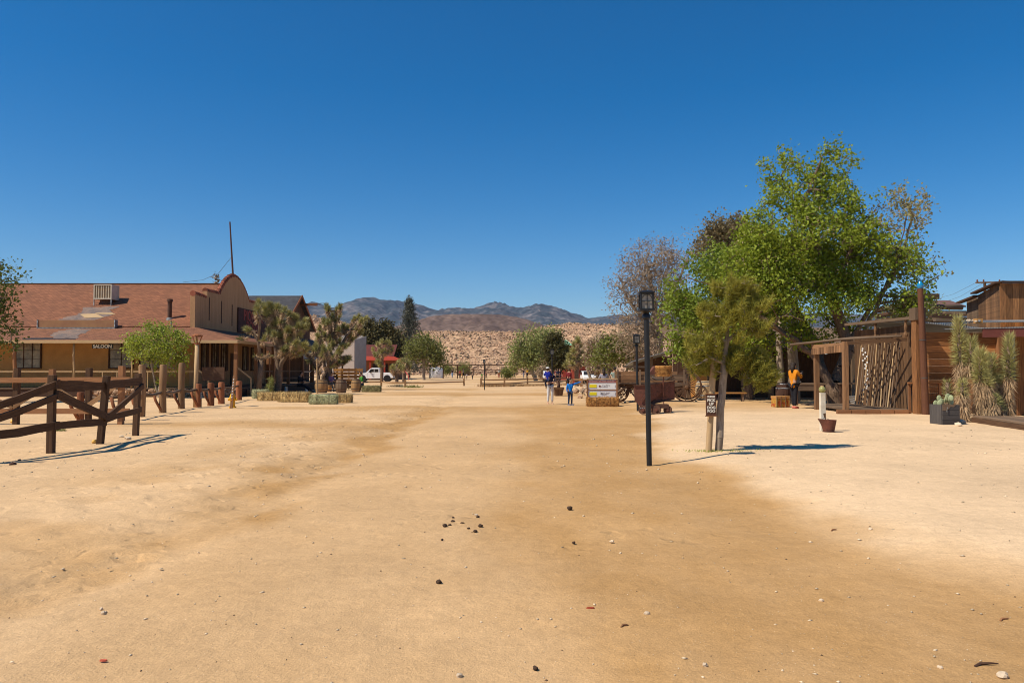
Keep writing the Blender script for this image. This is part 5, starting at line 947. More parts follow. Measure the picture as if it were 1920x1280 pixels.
# hydrant, stake, basket pole
def hydrant():
    b = gnd(436, 764); R_ = thing('fire_hydrant', 'yellow fire hydrant behind the slanting marked stake', 'hydrant', b); y = flat('hydrant_yellow', (.75, .38, .01), rough=.45, var=.9); q = MB(); q.lathe([(.15, 0), (.15, .04), (.10, .05), (.095, .38), (.125, .39), (.125, .44), (.11, .46), (.10, .53), (.05, .6), (.03, .62)], n=18); q.build('barrel', y, R_, smooth='auto')
    for s, a in ((1, 0), (-1, 0), (0, 1)): q = MB(); d = Vector((s, -a, 0)); q.cyl(Vector((0, 0, .34)) + d * .07, Vector((0, 0, .34)) + d * .18, .055 + .02 * a, n=12); q.build('outlet', y, R_, smooth='auto')
    q = MB(); q.cyl((0, 0, .61), (0, 0, .66), .02, n=5); q.build('nut', y, R_)
    b = gnd(433, 765.5); R_ = thing('marker_stake', 'slanting wooden stake with white marks and an orange band beside the hydrant', 'stake', b); t = P(439.5, 704, b.y) - b; q = MB(); q.beam(Vector((0, 0, -.1)), t, .1, .05); q.build('stake', M_['board'], R_)
    for k in range(8): p = t * (.25 + k * .09); q = MB(); q.beam(p + Vector((-.02, -.03, -.02)), p + Vector((.01, -.03, .03)), .035, .004, up=(0, 1, 0)); q.build('mark', flat('orange_band', (.7, .22, .03)) if k == 0 else M_['white'], R_)
    b = gnd(366, 763); R_ = thing('basket_pole', 'pale wooden pole topped by a rusty open iron basket in front of the saloon', 'pole', b); top = Z(647, b.y); q = MB(); q.tube([(0, 0, 0), (.02, 0, 1.3), (.04, 0, top)], [.085, .085, .08], 14); q.build('pole', M_['pale'], R_, smooth=True)
    q = MB(); q.cyl((.04, 0, top - .02), (.04, 0, top + .05), .10, n=12)
    for k in range(6): a = k * 1.047; q.beam((.04 + .09 * math.cos(a), .09 * math.sin(a), top), (.04 + .21 * math.cos(a), .21 * math.sin(a), top + .33), .025, .012)
    for k in range(12): a = k * .5236; b_ = a + .5236; q.beam((.04 + .21 * math.cos(a), .21 * math.sin(a), top + .33), (.04 + .21 * math.cos(b_), .21 * math.sin(b_), top + .33), .02, .05)
    q.lathe([(.22, top + .35), (.12, top + .42), (.02, top + .43)], (.04, 0, 0), 12); q.build('iron_basket', M_['logred'], R_)
    b = gnd(367, 763); q = MB(); q.box(.16, .26, -.06, .06, .35, .62); q.build('meter_box', M_['tin'], R_)
hydrant()
# ============================================================ LAMP POSTS
def lamp(h_, loc, label):
    R_ = thing('lamp_post', label, 'lamp post', loc, 0, 'black lantern lamp posts'); q = MB(); q.cyl((0, 0, 0), (-.012 * h_, 0, h_ - .38), .045, n=16); q.build('pole', M_['black'], R_, smooth='auto'); z = h_ - .40; c = -.012 * h_
    q = MB(); q.lathe([(.05, z - .1), (.068, z - .08), (.068, z - .03), (.045, z), (.07, z + .03), (.125, z + .035), (.125, z + .06), (.10, z + .065)], (c, 0, 0), 4 * 4); q.build('collar', M_['black'], R_, smooth='auto')
    q = MB(); s = .10
    for a in (-1, 1):
        for b in (-1, 1): q.box(c + a * s - .011, c + a * s + .011, b * s - .011, b * s + .011, z + .06, z + .34)
    q.box(c - .122, c + .122, -.122, .122, z + .045, z + .075)
    for a in (-1, 1):
        q.box(c - .006, c + .006, a * s - .004, a * s + .004, z + .075, z + .34); q.box(c - s + .012, c + s - .012, a * s - .005, a * s + .005, z + .19, z + .202); q.box(c - s + .012, c + s - .012, a * s - .006, a * s + .006, z + .315, z + .34)
        q.box(c + a * s - .004, c + a * s + .004, -.006, .006, z + .075, z + .34); q.box(c + a * s - .005, c + a * s + .005, -s + .012, s - .012, z + .19, z + .202); q.box(c + a * s - .006, c + a * s + .006, -s + .012, s - .012, z + .315, z + .34)
        for m in range(8):
            t0 = m / 8 * math.pi; t1 = (m + 1) / 8 * math.pi; f = lambda t: (c - .075 * math.cos(t), z + .25 + .06 * math.sin(t)); u, v = f(t0), f(t1); q.beam((u[0], a * s, u[1]), (v[0], a * s, v[1]), .008, .008)
    q.build('lantern_cage', M_['black'], R_)
    q = MB(); q.box(c - s + .014, c + s - .014, -s + .014, s - .014, z + .078, z + .335); q.build('glass', M_['milk'], R_)
    q = MB(); q.lathe([(.182, z + .34), (.182, z + .355), (.11, z + .375), (.05, z + .39)], (c, 0, 0), 4, M=Matrix.Rotation(math.pi / 4, 3, 'Z')); q.build('cap', M_['black'], R_)
    return R_
def lz(px, pt, Y): return Z(pt, Y) - float(G(X(px, Y), Y))
p = gnd(1217.5, 873); L1 = lamp(lz(1217, 543, p.y), p, 'nearest and tallest-looking black lamp post at the right edge of the road')
for px, pt, Yd, lb in ((1195.5, 624, 29.4, 'black lamp post just behind the rusty ore cart'), (1036, 657, 50, 'black lamp post rising behind the woman in white trousers'), (908.5, 673, 61, 'lone black lamp post in the middle of the road by the low fence')):
    b = on(px, Yd); s = lz(px, pt, Yd) / lz(1217, 543, p.y); copyt(L1, b, 0, lb, scale=s if s < .95 else 1)
# ============================================================ SIGN POST WITH PINE
def poo():
    b = gnd(1328, 847); R_ = thing('dog_sign_post', 'leaning round wooden post with a small brown sign PLEASE PICK UP DOG POO', 'sign post', b); t = P(1341, 617, b.y) - b; q = MB(); q.cyl((0, 0, -.1), t, .058, .055, 14); q.build('post', M_['pale'], R_, smooth='auto')
    a = P(1324, 779, b.y - .09) - b; c = P(1343, 739, b.y - .09) - b; q = MB(); q.box(a.x, c.x, a.y, a.y + .025, a.z, c.z); bd = q.build('board', wood('sign_board_wood', (.075, .032, .02), (.11, .05, .03)), R_, bevel=.003)
    q = MB(); q.box(a.x - .012, c.x + .012, a.y - .006, a.y + .03, a.z - .015, a.z); q.box(a.x - .012, c.x + .012, a.y - .006, a.y + .03, c.z, c.z + .012); q.build('frame', M_['railred'], R_)
    m = flat('sign_cream', (.74, .70, .60)); mx = (a.x + c.x) / 2; H = c.z - a.z
    for k, (s, sz) in enumerate((('PLEASE', .042), ('PICK', .068), ('UP', .066), ('DOG', .066), ('POO', .066))): text('lettering', s, m, sz, (mx, a.y - .004, c.z - .045 - k * H * .17), (1, 0, 0), (0, 0, 1), bd, ext=.003, world=False, bold=.0035)
poo()
rs = np.random.RandomState(5); b = gnd(1345, 846); n = 260; c = np.array(b) + np.stack([rs.randn(n) * .35 + .05, rs.randn(n) * .12, 0 * rs.rand(n)], 1); V, Fc = blades(c, np.stack([rs.randn(n) * .5, rs.randn(n) * .5, np.ones(n)], 1), .05, .012, rs); raw('grass_tuft', V, Fc, L_spring, rnd=rs.rand(n), kind='stuff')
n = 5200; t = rs.rand(n); c = np.stack([X(905, 73) + (X(1075, 84) - X(905, 73)) * t + rs.randn(n) * .3, 72.5 + 9 * t ** 1.3 + rs.randn(n) * .5, 0 * t], 1); V, Fc = blades(c, np.stack([rs.randn(n) * .5, rs.randn(n) * .5, np.ones(n)], 1), .32 * (1 - t * .5), .05, rs); raw('dry_grass', V, Fc, leafm('dry_grass_blade', (.52, .33, .16), (.36, .22, .10), .1), rnd=rs.rand(n), kind='stuff')
for i, (px, Yd, lb) in enumerate(((774, 69, 'low grey-green weed under the single-rail fence'), (745, 72, 'flat dry weed left of the grey-green one at the fence'), (108, 19.5, 'low grey-green weed inside the corral, behind the nearest post'), (78, 19.9, 'small grey weed inside the corral, left of the nearest post'))):
    b = on(px, Yd); n = 160; c = np.array(b) + np.stack([rs.randn(n) * .45, rs.randn(n) * .3, 0 * rs.rand(n)], 1) * (1 if Yd > 30 else .22); V, Fc = blades(c, np.stack([rs.randn(n) * .8, rs.randn(n) * .8, np.ones(n) * .8], 1), .35 if Yd > 30 else .11, .04 if Yd > 30 else .014, rs); o = raw('weed', V - np.array(b), Fc, L_blue if i % 2 else L_mesq, rnd=rs.rand(n), label=lb, cat='weed'); o.location = b
# ============================================================ HAY, BARRELS, PALLETS
def hay(name, label, loc, rz, L, D, H, m, grp='hay bales', seed=0):
    rs = np.random.RandomState(seed); nx, ny, nz = max(6, int(L / .06)), 7, 7; V = []; Fc = []
    def facegrid(o, u, v, nu, nv):
        s = len(V)
        for j in range(nv + 1):
            for i in range(nu + 1): V.append(np.array(o) + np.array(u) * i / nu + np.array(v) * j / nv)
        for j in range(nv):
            for i in range(nu): a = s + j * (nu + 1) + i; Fc.append((a, a + 1, a + nu + 2, a + nu + 1))
    x, y = L / 2, D / 2
    facegrid((-x, -y, 0), (L, 0, 0), (0, 0, H), nx, nz); facegrid((x, -y, 0), (0, D, 0), (0, 0, H), ny, nz); facegrid((x, y, 0), (-L, 0, 0), (0, 0, H), nx, nz); facegrid((-x, y, 0), (0, -D, 0), (0, 0, H), ny, nz); facegrid((-x, -y, H), (L, 0, 0), (0, D, 0), nx, ny)
    V = np.array(V); k = .022; f = (fbm((V[:, 0] + seed) * 14 + V[:, 1] * 9, V[:, 2] * 5 + V[:, 1] * 11, 4, seed) - .5); cen = np.array([0, 0, H / 2]); d = (V - cen) / np.array([x, y, H / 2]); r_ = np.abs(d).max(1); rd = np.clip(np.sort(np.abs(d), 1)[:, 1] - .75, 0, 1) / .25
    V = cen + (V - cen) * (1 + f[:, None] * .12 - rd[:, None] * .06); V[:, 2] = np.maximum(V[:, 2], -.01) - .03 * np.exp(-((np.abs(V[:, 0]) - L * .2) / .02) ** 2) * (V[:, 2] > H * .9)
    R_ = thing(name, label, 'hay bale', loc, rz, grp); Fq = np.array(Fc)
    n = int(1500 * L); side = rs.randint(0, 4, n); p = np.stack([rs.uniform(-x, x, n), rs.uniform(-y, y, n), rs.uniform(.02, H, n)], 1); p[side == 0, 1] = -y; p[side == 1, 2] = H; p[side == 2, 0] = x; p[side == 3, 0] = -x
    dd = rs.randn(n, 3) * np.array([.5, .5, 1.0]); V2, F2 = blades(p, dd, .09, .008, rs)
    raw('bale', V, Fq, m, rnd=rs.rand(len(Fq)), parent=R_, smooth=True); raw('loose_straw', V2, F2, m, rnd=rs.rand(n), parent=R_)
    for s in (-.22, .22): q = MB(); e = .012; q.tube([(s * L, -y - e, -.0), (s * L, -y - e, H * .5), (s * L, -y - e * .5, H + e * .3), (s * L, y + e, H + e * .3), (s * L, y + e, 0)], .006, 4); q.build('twine', M_['rustdark'], R_)
    return R_
Ls = 'hay_bale'
def bale(x0, x1, pb, pt, m, label, seed, rz=0, D=.45):
    b = gnd((x0 + x1) / 2, pb); L = (x1 - x0) / F * b.y / max(.3, math.cos(rz)); b.y += D / 2; hay('hay_bale', label, b, rz, L, D, Z(pt, b.y) * 1.0, m, 'hay bales round the joshua trees', seed)
bale(482, 522, 751.5, 737, M_['hay'], 'tan hay bale at the left end of the front row', 1, -.05); bale(520, 579, 754, 737, M_['hay'], 'long tan hay bale in the middle of the front row', 2, -.12)
bale(579, 630, 758, 742, M_['haygreen'], 'green-grey hay bale pushed forward in front of the first barrel', 3, 0.05); bale(629, 658, 755.5, 741, M_['hay'], 'short tan bale at the right end of the front row, below the grey barrel', 4)
b = on(489, 41.5); hay('hay_bale', 'pale green bale set behind the left end of the front row', b, .1, .8, .5, .48, M_['haygreen'], 'hay bales round the joshua trees', 5)
b = on(697, 54); hay('hay_bale', 'dull green bale lying right of the third barrel', b, 0, 1.3, .5, .45, mat('dull_hay', (.24, .22, .10), (.14, .13, .06), scale=7, rv=.4, bump=.4), 'hay bales round the joshua trees', 6)
hay('hay_bale', 'golden straw bale under the white sponsor board', on(1129.5, 33.6), .04, 1.36, .5, .40, M_['haygold'], None, 7)
def barrel(label, loc, m, hm, r=.36, h_=.9, n=22):
    R_ = thing('barrel', label, 'barrel', loc, random.random(), 'wooden barrels'); pr = [(r * (1 - .22 * abs(2 * t - 1) ** 2.0), h_ * t) for t in [i / 10 for i in range(11)]]; q = MB(); q.lathe(pr, n=n, stave=True); q.build('staves', m, R_)
    q = MB(); q.lathe([(r * .70, h_ - .035), (r * .70, h_ - .03), (.01, h_ - .03)], n=n); q.build('head', m, R_) if False else None
    for t in (.06, .26, .74, .94): rr = r * (1 - .22 * abs(2 * t - 1) ** 2); q = MB(); q.lathe([(rr + .004, h_ * t - .022), (rr + .010, h_ * t - .022), (rr + .010, h_ * t + .022), (rr + .004, h_ * t + .022)], n=n); q.build('hoop', hm, R_, smooth='auto')
    return R_
barrel('light oak barrel behind the green-grey hay bale, first of three', on(603, 52), M_['barrel'], M_['iron'], .44, .90); barrel('dark grey weathered barrel, second of three near the pallets', on(640, 52), M_['barrelgrey'], M_['rustdark'], .38, .92); barrel('tan barrel leaning by the green-shirted sitter, third of three', on(668, 54), M_['barrel'], M_['iron'], .36, .9)
barrel('dark red-brown barrel with bright hoops beside the painted trunk', on(1468, 33.6), M_['barreldark'], M_['tin'], .33, .92); barrel('pale whitewashed barrel behind the wagon wheel', on(1322, 37.5), mat('whitewashed_stave', (.50, .36, .20), (.30, .2, .11), scale=3, rv=.2), M_['tin'], .48, .95)
barrel('short pale barrel used as a seat beside the sitting man', on(617, 55), M_['pallet'], M_['iron'], .22, .5)
for i, (x0, x1, Yd, lb) in enumerate(((625, 641, 62, 'left short pallet panel of the orange pallet fence'), (640, 668, 61, 'middle wide pallet panel behind the sitting man'), (667, 681, 62, 'right pallet panel beside the pickup'))):
    a = on(x0, Yd); c = on(x1, Yd); R_ = thing('pallet', lb, 'pallet', a, 0, 'orange wooden pallets standing on edge'); w_ = c.x - a.x - .05
    for k in range(6): q = MB(); z = .12 + k * .27; q.box(0, w_, 0, .025, z, z + .2); q.build('slat', M_['pallet'], R_)
    for x in (0.02, w_ / 2, w_ - .06): q = MB(); q.box(x, x + .05, .027, .12, 0, 1.72); q.build('bearer', M_['pallet'], R_)
b = on(595, 50); q = MB(); q.cyl((0, 0, 0), (-.02, 0, 2.3), .045, n=8); q.build('pole', M_['pale'], None, loc=b, label='thin pale upright pole beside the first barrel', cat='pole')
# ============================================================ WAGON, ORE CART, BOARD
def wheel(R_, c, r, ax=(1, 0, 0), n=14, m=None, name='wheel'):
    m = m or M_['rail']; c = Vector(c); ax = Vector(ax).normalized(); u = ax.orthogonal().normalized(); v = ax.cross(u); q = MB(); N = 36
    for k in range(N): a = 6.2832 * k / N; b = 6.2832 * (k + 1.04) / N; q.beam(c + (u * math.cos(a) + v * math.sin(a)) * r * .96, c + (u * math.cos(b) + v * math.sin(b)) * r * .96, .055, .065, up=tuple(ax), r=.5)
    w_ = q.build(name, m, R_); q = MB(); q.tube([c - ax * .16, c - ax * .1, c + ax * .1, c + ax * .16], [.06, .11, .11, .06], 14); q.build('hub', m, w_, smooth='auto')
    for k in range(n): a = 6.2832 * (k + .5) / n; d = u * math.cos(a) + v * math.sin(a); q = MB(); q.beam(c + d * .09, c + d * r * .93, .038, .03, up=tuple(ax), taper=.75); q.build('spoke', m, w_)
    q = MB()
    for k in range(N): a = 6.2832 * k / N; b = 6.2832 * (k + 1.02) / N; q.beam(c + (u * math.cos(a) + v * math.sin(a)) * r * .997, c + (u * math.cos(b) + v * math.sin(b)) * r * .997, .06, .012, up=tuple(ax), r=.5)
    q.build('tyre', M_['rustdark'], w_)
def wagon():
    Yw = 35.5; b = on(1225, Yw); R_ = thing('freight_wagon', 'old weathered freight wagon with tall spoked wheels behind the ore cart', 'wagon', b); W_ = lambda px, py, dy=0: P(px, py, Yw + dy) - b
    wheel(R_, W_(1288, 726), .67, (.25, 1, 0)); wheel(R_, W_(1288, 722, 1.5), .67, (.25, 1, 0)); wheel(R_, W_(1158, 734, .3), .50, (.1, 1, 0), 12); wheel(R_, W_(1160, 732, 1.7), .50, (.1, 1, 0), 12)
    a, c = W_(1163, 711), W_(1200, 699)
    def wall(nm, x0, x1, y, z0, z1, m): 
        k = 3; q = MB()
        for i in range(k): q.box(x0, x1, y, y + .03, z0 + (z1 - z0) * i / k, z0 + (z1 - z0) * (i + 1) / k - .012)
        q.build(nm, m, R_)
    x0 = W_(1160, 700).x; x1 = W_(1282, 700).x; zb = W_(1160, 717).z; zt = W_(1160, 696).z; xm = W_(1200, 700).x
    wall('side_board', x0, xm, 0, zb, zt, M_['board']); wall('side_board', xm + .05, x1, .02, zb + .1, zt - .15, M_['plankgrey']); wall('side_board', x0, x1, 1.4, zb, zt, M_['board'])
    q = MB(); q.box(x0, x1, .05, 1.38, zb - .08, zb - .02); q.build('bed', M_['plankgrey'], R_)
    for x in (x0 - .04, xm, x1 + .02): q = MB(); q.box(x - .035, x + .035, -.05, -.005, zb - .1, zt + .08); q.build('stake', M_['plankgrey'], R_)
    for y in (.3, 1.1): q = MB(); q.beam((x0, y, zb - .16), (x1, y, zb - .16), .1, .12); q.build('sill_beam', M_['rail'], R_)
    q = MB(); q.beam(W_(1145, 745, -.6), W_(1185, 718, .6), .08, .1); q.build('tongue', M_['plankgrey'], R_); q = MB(); q.beam(W_(1222, 727, -.5), W_(1289, 720, -.25), .07, .1); q.build('brake_beam', M_['plankgrey'], R_)
    for px in (1158, 1288): q = MB(); q.cyl(W_(px, 726 if px > 1200 else 734), W_(px, 724 if px > 1200 else 732, 1.6), .05, n=8); q.build('axle', M_['rustdark'], R_)
    q = MB(); q.beam(W_(1168, 687, .5), W_(1215, 688, .5), .1, .08); q.beam(W_(1190, 688, .5), W_(1190, 700, .5), .08, .06, up=(0, 1, 0)); q.build('seat', M_['plankgrey'], R_)
    q = MB(); q.prism([W_(1208, 712, .2), W_(1228, 686, .2), W_(1238, 688, .2), W_(1226, 714, .2)], (0, .5, 0)); q.build('footboard', M_['rust'], R_)
    for s in (0, .5): q = MB(); q.tube([W_(1222, 706, s), W_(1232, 712, s), W_(1248, 712, s), W_(1262, 704, s)], .025, 6); q.build('spring', M_['iron'], R_, smooth=True)
    rs = np.random.RandomState(2)
    for k in range(16): q = MB(); p = Vector(W_(rs.uniform(1170, 1192), rs.uniform(722, 738), rs.uniform(.2, 1))); q.tube([p, p + Vector(rs.randn(3) * .2), p + Vector(rs.randn(3) * .3)], .03, 6); q.build('running_gear', M_['rustdark'] if k % 2 else M_['stone'], R_)
wagon()
def orecart():
    b = gnd(1228, 776.5); Y0 = b.y; R_ = thing('ore_cart', 'rusty iron mine ore cart with sloping hopper on small wheels, behind the nearest lamp post', 'ore cart', b); W_ = lambda px, py, dy=0: P(px, py, Y0 + dy) - b
    # near end wall (left part, faces camera) and receding side
    A = [W_(1189, 723), W_(1214, 722), W_(1214, 758), W_(1207, 764), W_(1200, 762), W_(1190, 750)]
    q = MB(); q.prism(A, (0, .03, 0)); q.build('end_plate', M_['rust'], R_)
    q = MB(); f1, f2 = W_(1214, 722, .03), W_(1264, 715, .75); d1 = W_(1265, 747, .75); d2 = W_(1250, 750, .6); d3 = W_(1222, 752, .3); d4 = W_(1214, 758, .03)
    q.prism([f1, d4, d3, d2, d1, f2], (-.03, .02, 0)); q.build('side_plate', M_['rust'], R_)
    q = MB(); q.prism([W_(1189, 723, .03), W_(1190, 750, .03), W_(1236, 742, .95), W_(1238, 716, .95)], (.03, 0, 0)); q.build('side_plate', M_['rust'], R_)
    q = MB(); q.prism([W_(1238, 716, .95), W_(1265, 715, .78), W_(1265, 746, .78), W_(1236, 742, .95)], (0, .03, 0)); q.build('end_plate', M_['rust'], R_)
    q = MB(); q.prism([W_(1190, 750, .02), W_(1214, 758, .02), W_(1265, 747, .75), W_(1237, 742, .93)], (0, 0, -.03)); q.build('floor_plate', M_['rustdark'], R_)
    q = MB(); q.beam(W_(1188, 722.5, -.02), W_(1215, 721.5, -.02), .04, .035); q.beam(W_(1215, 721.5, -.02), W_(1265, 714.5, .75), .04, .035); q.build('rim', M_['rustdark'], R_)
    q = MB(); q.beam(W_(1243, 714, .35), W_(1244, 749, .42), .04, .03, up=(0, 1, 0)); q.beam(W_(1201, 752, -.04), W_(1213, 735, -.04), .03, .02); q.build('brace', M_['rust'], R_)
    q = MB(); q.box(-.42, .5, .1, .45, .2, .34); q.build('chassis', M_['rustdark'], R_)
    for px, pr, dy in ((1206, 8.5, .0), (1231, 8.5, .1), (1252, 7.8, .2), (1224, 7.5, .65)): r = pr * Y0 / F; c = W_(px, 775, dy); c.z = r; q = MB(); q.cyl(c - Vector((.02, .05, 0)), c + Vector((.02, .05, 0)), r, n=22); w_ = q.build('wheel', M_['rustdark'], R_, smooth='auto'); q = MB(); q.cyl(c - Vector((.03, .09, 0)), c + Vector((.0, .0, 0)), r * .35, n=12); q.build('hub', M_['rust'], w_)
    q = MB(); q.beam(W_(1200, 765, -.05), W_(1214, 765, -.05), .05, .03); q.build('coupling', M_['tin'], R_)
    # straw basket on a stick
    Yb = 31.5; b2 = on(1244, Yb); S_ = thing('straw_basket', 'golden straw block held on a thin stick above the ore cart', 'straw block', b2); q = MB(); q.cyl((0, 0, 0), (0, 0, Z(708, Yb)), .02, n=6); q.build('stick', M_['rust'], S_)
    z0, z1 = Z(711, Yb), Z(691, Yb); V = MB(); rs = random.Random(8); a = 15 / F * Yb
    n = 9
    for k in range(n): t = k / n; w_ = a * (.8 + .28 * t); z = z0 + (z1 - z0) * t; V.lathe([(w_ * .98, z), (w_ * 1.03, z + (z1 - z0) / n * .5), (w_ * .98, z + (z1 - z0) / n)], (rs.uniform(-.01, .01), 0, 0), 20, M=Matrix.Diagonal((1, .55, 1)))
    V.build('straw', M_['haygold'], S_); r2 = np.random.RandomState(4); n = 900; th = r2.rand(n) * 6.28; zz = r2.uniform(z0, z1, n); c = np.stack([np.cos(th) * a * 1.0, np.sin(th) * a * .55, zz], 1); v, f_ = blades(c, r2.randn(n, 3) * np.array([1, .5, .5]), .07, .009, r2); raw('loose_straw', v, f_, M_['haygold'], rnd=r2.rand(n), parent=S_)
orecart()
def board():
    b = on(1129, 33.9); Y0 = 33.9; R_ = thing('sponsor_board', 'white notice board with two yellow panels propped upright on the straw bale', 'notice board', Vector((b.x, Y0, b.z + .4))); x0, x1 = X(1101.5, Y0), X(1156, Y0); z0, z1 = Z(745.5, Y0), Z(712, Y0)
    q = MB(); q.box(x0, x1, Y0, Y0 + .03, z0, z1); q.build('panel', M_['white'], R_, world=True); fm = M_['railred']
    for a in ((x0 - .03, x0 + .03, z0 - .12, z1 + .02), (x1 - .02, x1 + .04, z0, z1 + .02)): q = MB(); q.box(a[0], a[1], Y0 - .03, Y0 + .05, a[2], a[3]); q.build('frame', fm, R_, world=True)
    q = MB(); q.box(x0 - .03, x1 + .04, Y0 - .04, Y0 + .06, z1 + .02, z1 + .07); q.build('top_rail', M_['pale'], R_, world=True); zm = (z0 + z1) / 2 - .04
    q = MB(); q.box(x0 + .03, x1 - .02, Y0 - .02, Y0 - .001, zm - .02, zm + .02); q.box(x0 + .03, x1 - .02, Y0 - .02, Y0 - .001, z0 - .02, z0 + .015); q.build('crossbar', fm, R_, world=True)
    q = MB(); q.box(x0 + .03, x1 - .02, Y0 - .012, Y0 - .001, z1 - .12, z1 - .01); q.build('header', flat('faded_red', (.42, .14, .12)), R_, world=True)
    q = MB(); rs = random.Random(2)
    x = x0 + .07
    while x < x1 - .1: w_ = rs.uniform(.02, .035); q.box(x, x + w_, Y0 - .016, Y0 - .012, z1 - .085, z1 - .045); x += w_ + rs.choice((.01, .01, .03))
    q.build('header_marks', flat('pale_pink', (.68, .5, .46)), R_, world=True)
    for zc in ((zm + z1 - .12) / 2, (z0 + zm) / 2):
        q = MB(); q.box(x0 + .09, x0 + .40, Y0 - .012, Y0 - .001, zc - .06, zc + .075); q.build('yellow_panel', flat('bright_yellow', (.80, .68, .02), var=.95), R_, world=True)
        q = MB(); [q.box(x0 + .62 + rs.uniform(-.02, .02) + k * .045, x0 + .65 + k * .045, Y0 - .008, Y0 - .001, zc + dz - .008, zc + dz + .008) for dz in (.05, .01, -.03) for k in range(8 if dz > 0 else 6) if rs.random() < .85]; q.box(x1 - .07, x1 - .055, Y0 - .008, Y0 - .001, zc - .06, zc + .06); q.build('print_line', flat('grey_ink', (.25, .22, .22)), R_, world=True)
    zc = (zm + z1 - .12) / 2; q = MB(); q.cyl((x0 + .54, Y0 - .01, zc), (x0 + .54, Y0 - .001, zc), .045, n=16); q.build('round_emblem', flat('maroon_ink', (.18, .07, .06)), R_, world=True)
    zc = (z0 + zm) / 2; q = MB()
    for k in range(5): q.tube([(x0 + .56 + k * .03, Y0 - .005, zc + .07 - k * .012), (x0 + .60 + k * .03, Y0 - .005, zc + .04 - k * .02), (x0 + .57 + k * .04, Y0 - .005, zc - .02 - k * .01)], .006, 4)
    q.build('script_emblem', flat('black_ink', (.03, .03, .03)), R_, world=True)
board()
def misc():
    # planter
    b = on(1047, 47); R_ = thing('planter_tub', 'flared wooden planter tub with a dark stump in it beside the woman', 'planter', b); q = MB(); q.lathe([(.30, 0), (.40, .42), (.40, .42), (.44, .42), (.44, .54), (.38, .54), (.36, .46)], n=4, M=Matrix.Rotation(math.pi / 4 + .1, 3, 'Z')); q.build('tub', M_['board'], R_); q = MB(); q.tube([(0, 0, .45), (.02, 0, .7), (-.03, 0, .9), (.06, 0, 1.02)], [.12, .08, .05, .03], 8); q.tube([(0, 0, .7), (.12, 0, .85)], [.04, .02], 6); q.build('stump', M_['rustdark'], R_, smooth=True)
    # bucket and ball post
    b = gnd(1554, 810); Y0 = b.y; R_ = thing('coal_scuttle', 'rusty slanted coal scuttle with a wire handle, alone on the sand', 'bucket', b); k = Y0 / F; q = MB(); n = 20; rings = []
    for t in (0, .35, .7, 1.0):
        s = len(q.v)
        for i in range(n): a = 6.2832 * i / n; rx = (10 + 4.5 * t) * k; ry = (8 + 3 * t) * k; ex = -6 * k * t * t * max(0, -math.cos(a)) ; q.v.append((rx * math.cos(a) + ex, ry * math.sin(a), .012 + t * 22 * k + .03 * t * max(0, -math.cos(a))))
        rings.append(s)
    for s0, s1 in zip(rings[:-1], rings[1:]):
        for i in range(n): j = (i + 1) % n; q.face([s0 + i, s0 + j, s1 + j, s1 + i], None, .5)
    q.face([rings[0] + i for i in range(n)][::-1]); s = len(q.v)
    for i in range(n): v = q.v[rings[-1] + i]; q.v.append((v[0] * .93, v[1] * .93, v[2]))
    for i in range(n): j = (i + 1) % n; q.face([rings[-1] + i, rings[-1] + j, s + j, s + i])
    s2 = len(q.v); 
    for i in range(n): v = q.v[rings[0] + i]; q.v.append((v[0] * .93, v[1] * .93, .05))
    for i in range(n): j = (i + 1) % n; q.face([s + i, s + j, s2 + j, s2 + i])
    q.face([s2 + i for i in range(n)]); q.build('bucket', M_['rust'], R_, smooth='auto')
    q = MB(); q.tube([(-12 * k, .03, 22 * k), (-8 * k, .03, 27 * k), (0, 0, 24 * k), (7 * k, 0, 21 * k)], .006, 5); q.build('handle', M_['iron'], R_)
    q = MB(); q.lathe([(11.5 * k, .0), (11.5 * k, .02), (10 * k, .02)], n=20); q.build('base_ring', M_['rustdark'], R_)
    b2 = Vector((b.x, b.y + .35, b.z)); R2 = thing('ball_post', 'white square post topped with a green ball standing behind the coal scuttle', 'post', b2); k = b2.y / F; q = MB(); q.box(-4.3 * k, 4.3 * k, -4.3 * k, 4.3 * k, 0, Z(736, b2.y) - b.z); q.build('post', mat('chipped_white', (.66, .60, .48), (.45, .38, .28), scale=4, lo=.45, hi=.7), R2); q = MB(); q.ball((0, 0, Z(730, b2.y) - b.z), 6.2 * k, n=16); q.build('ball', flat('olive_ball', (.30, .29, .10), rough=.35), R2, smooth=True)
    q = MB(); q.cyl((0, 0, Z(724.5, b2.y) - b.z - .02), (0, 0, Z(722.5, b2.y) - b.z), 3 * k, n=10); q.build('knob', M_['pale'], R2); q = MB(); q.prism([(-.01 + .0, -4.5 * k, .42), (4.3 * k, -4.5 * k, .44), (4.3 * k, -4.5 * k, .25), (.02, -4.5 * k, .32)], (0, .004, 0)); q.build('bare_patch', M_['rail'], R2)
    # tall pole with vase
    b = gnd(1736, 777); Y0 = b.y; R_ = thing('tall_pole', 'tall dark brown round pole leaning slightly at the plank shack corner', 'pole', b); t = P(1725.5, 541, Y0) - b; q = MB(); q.tube([(0, 0, -.1), t * .5, t], [.12, .105, .09], 14); q.build('pole', wood('dark_red_pole', (.17, .07, .035), (.11, .045, .025), stretch=(.8, 10, 1)), R_, smooth='auto')
    for z in (1.2, 2.45): q = MB(); q.cyl(t * (z / t.z), t * ((z + .03) / t.z), .112, n=14); q.build('wire_band', M_['iron'], R_)
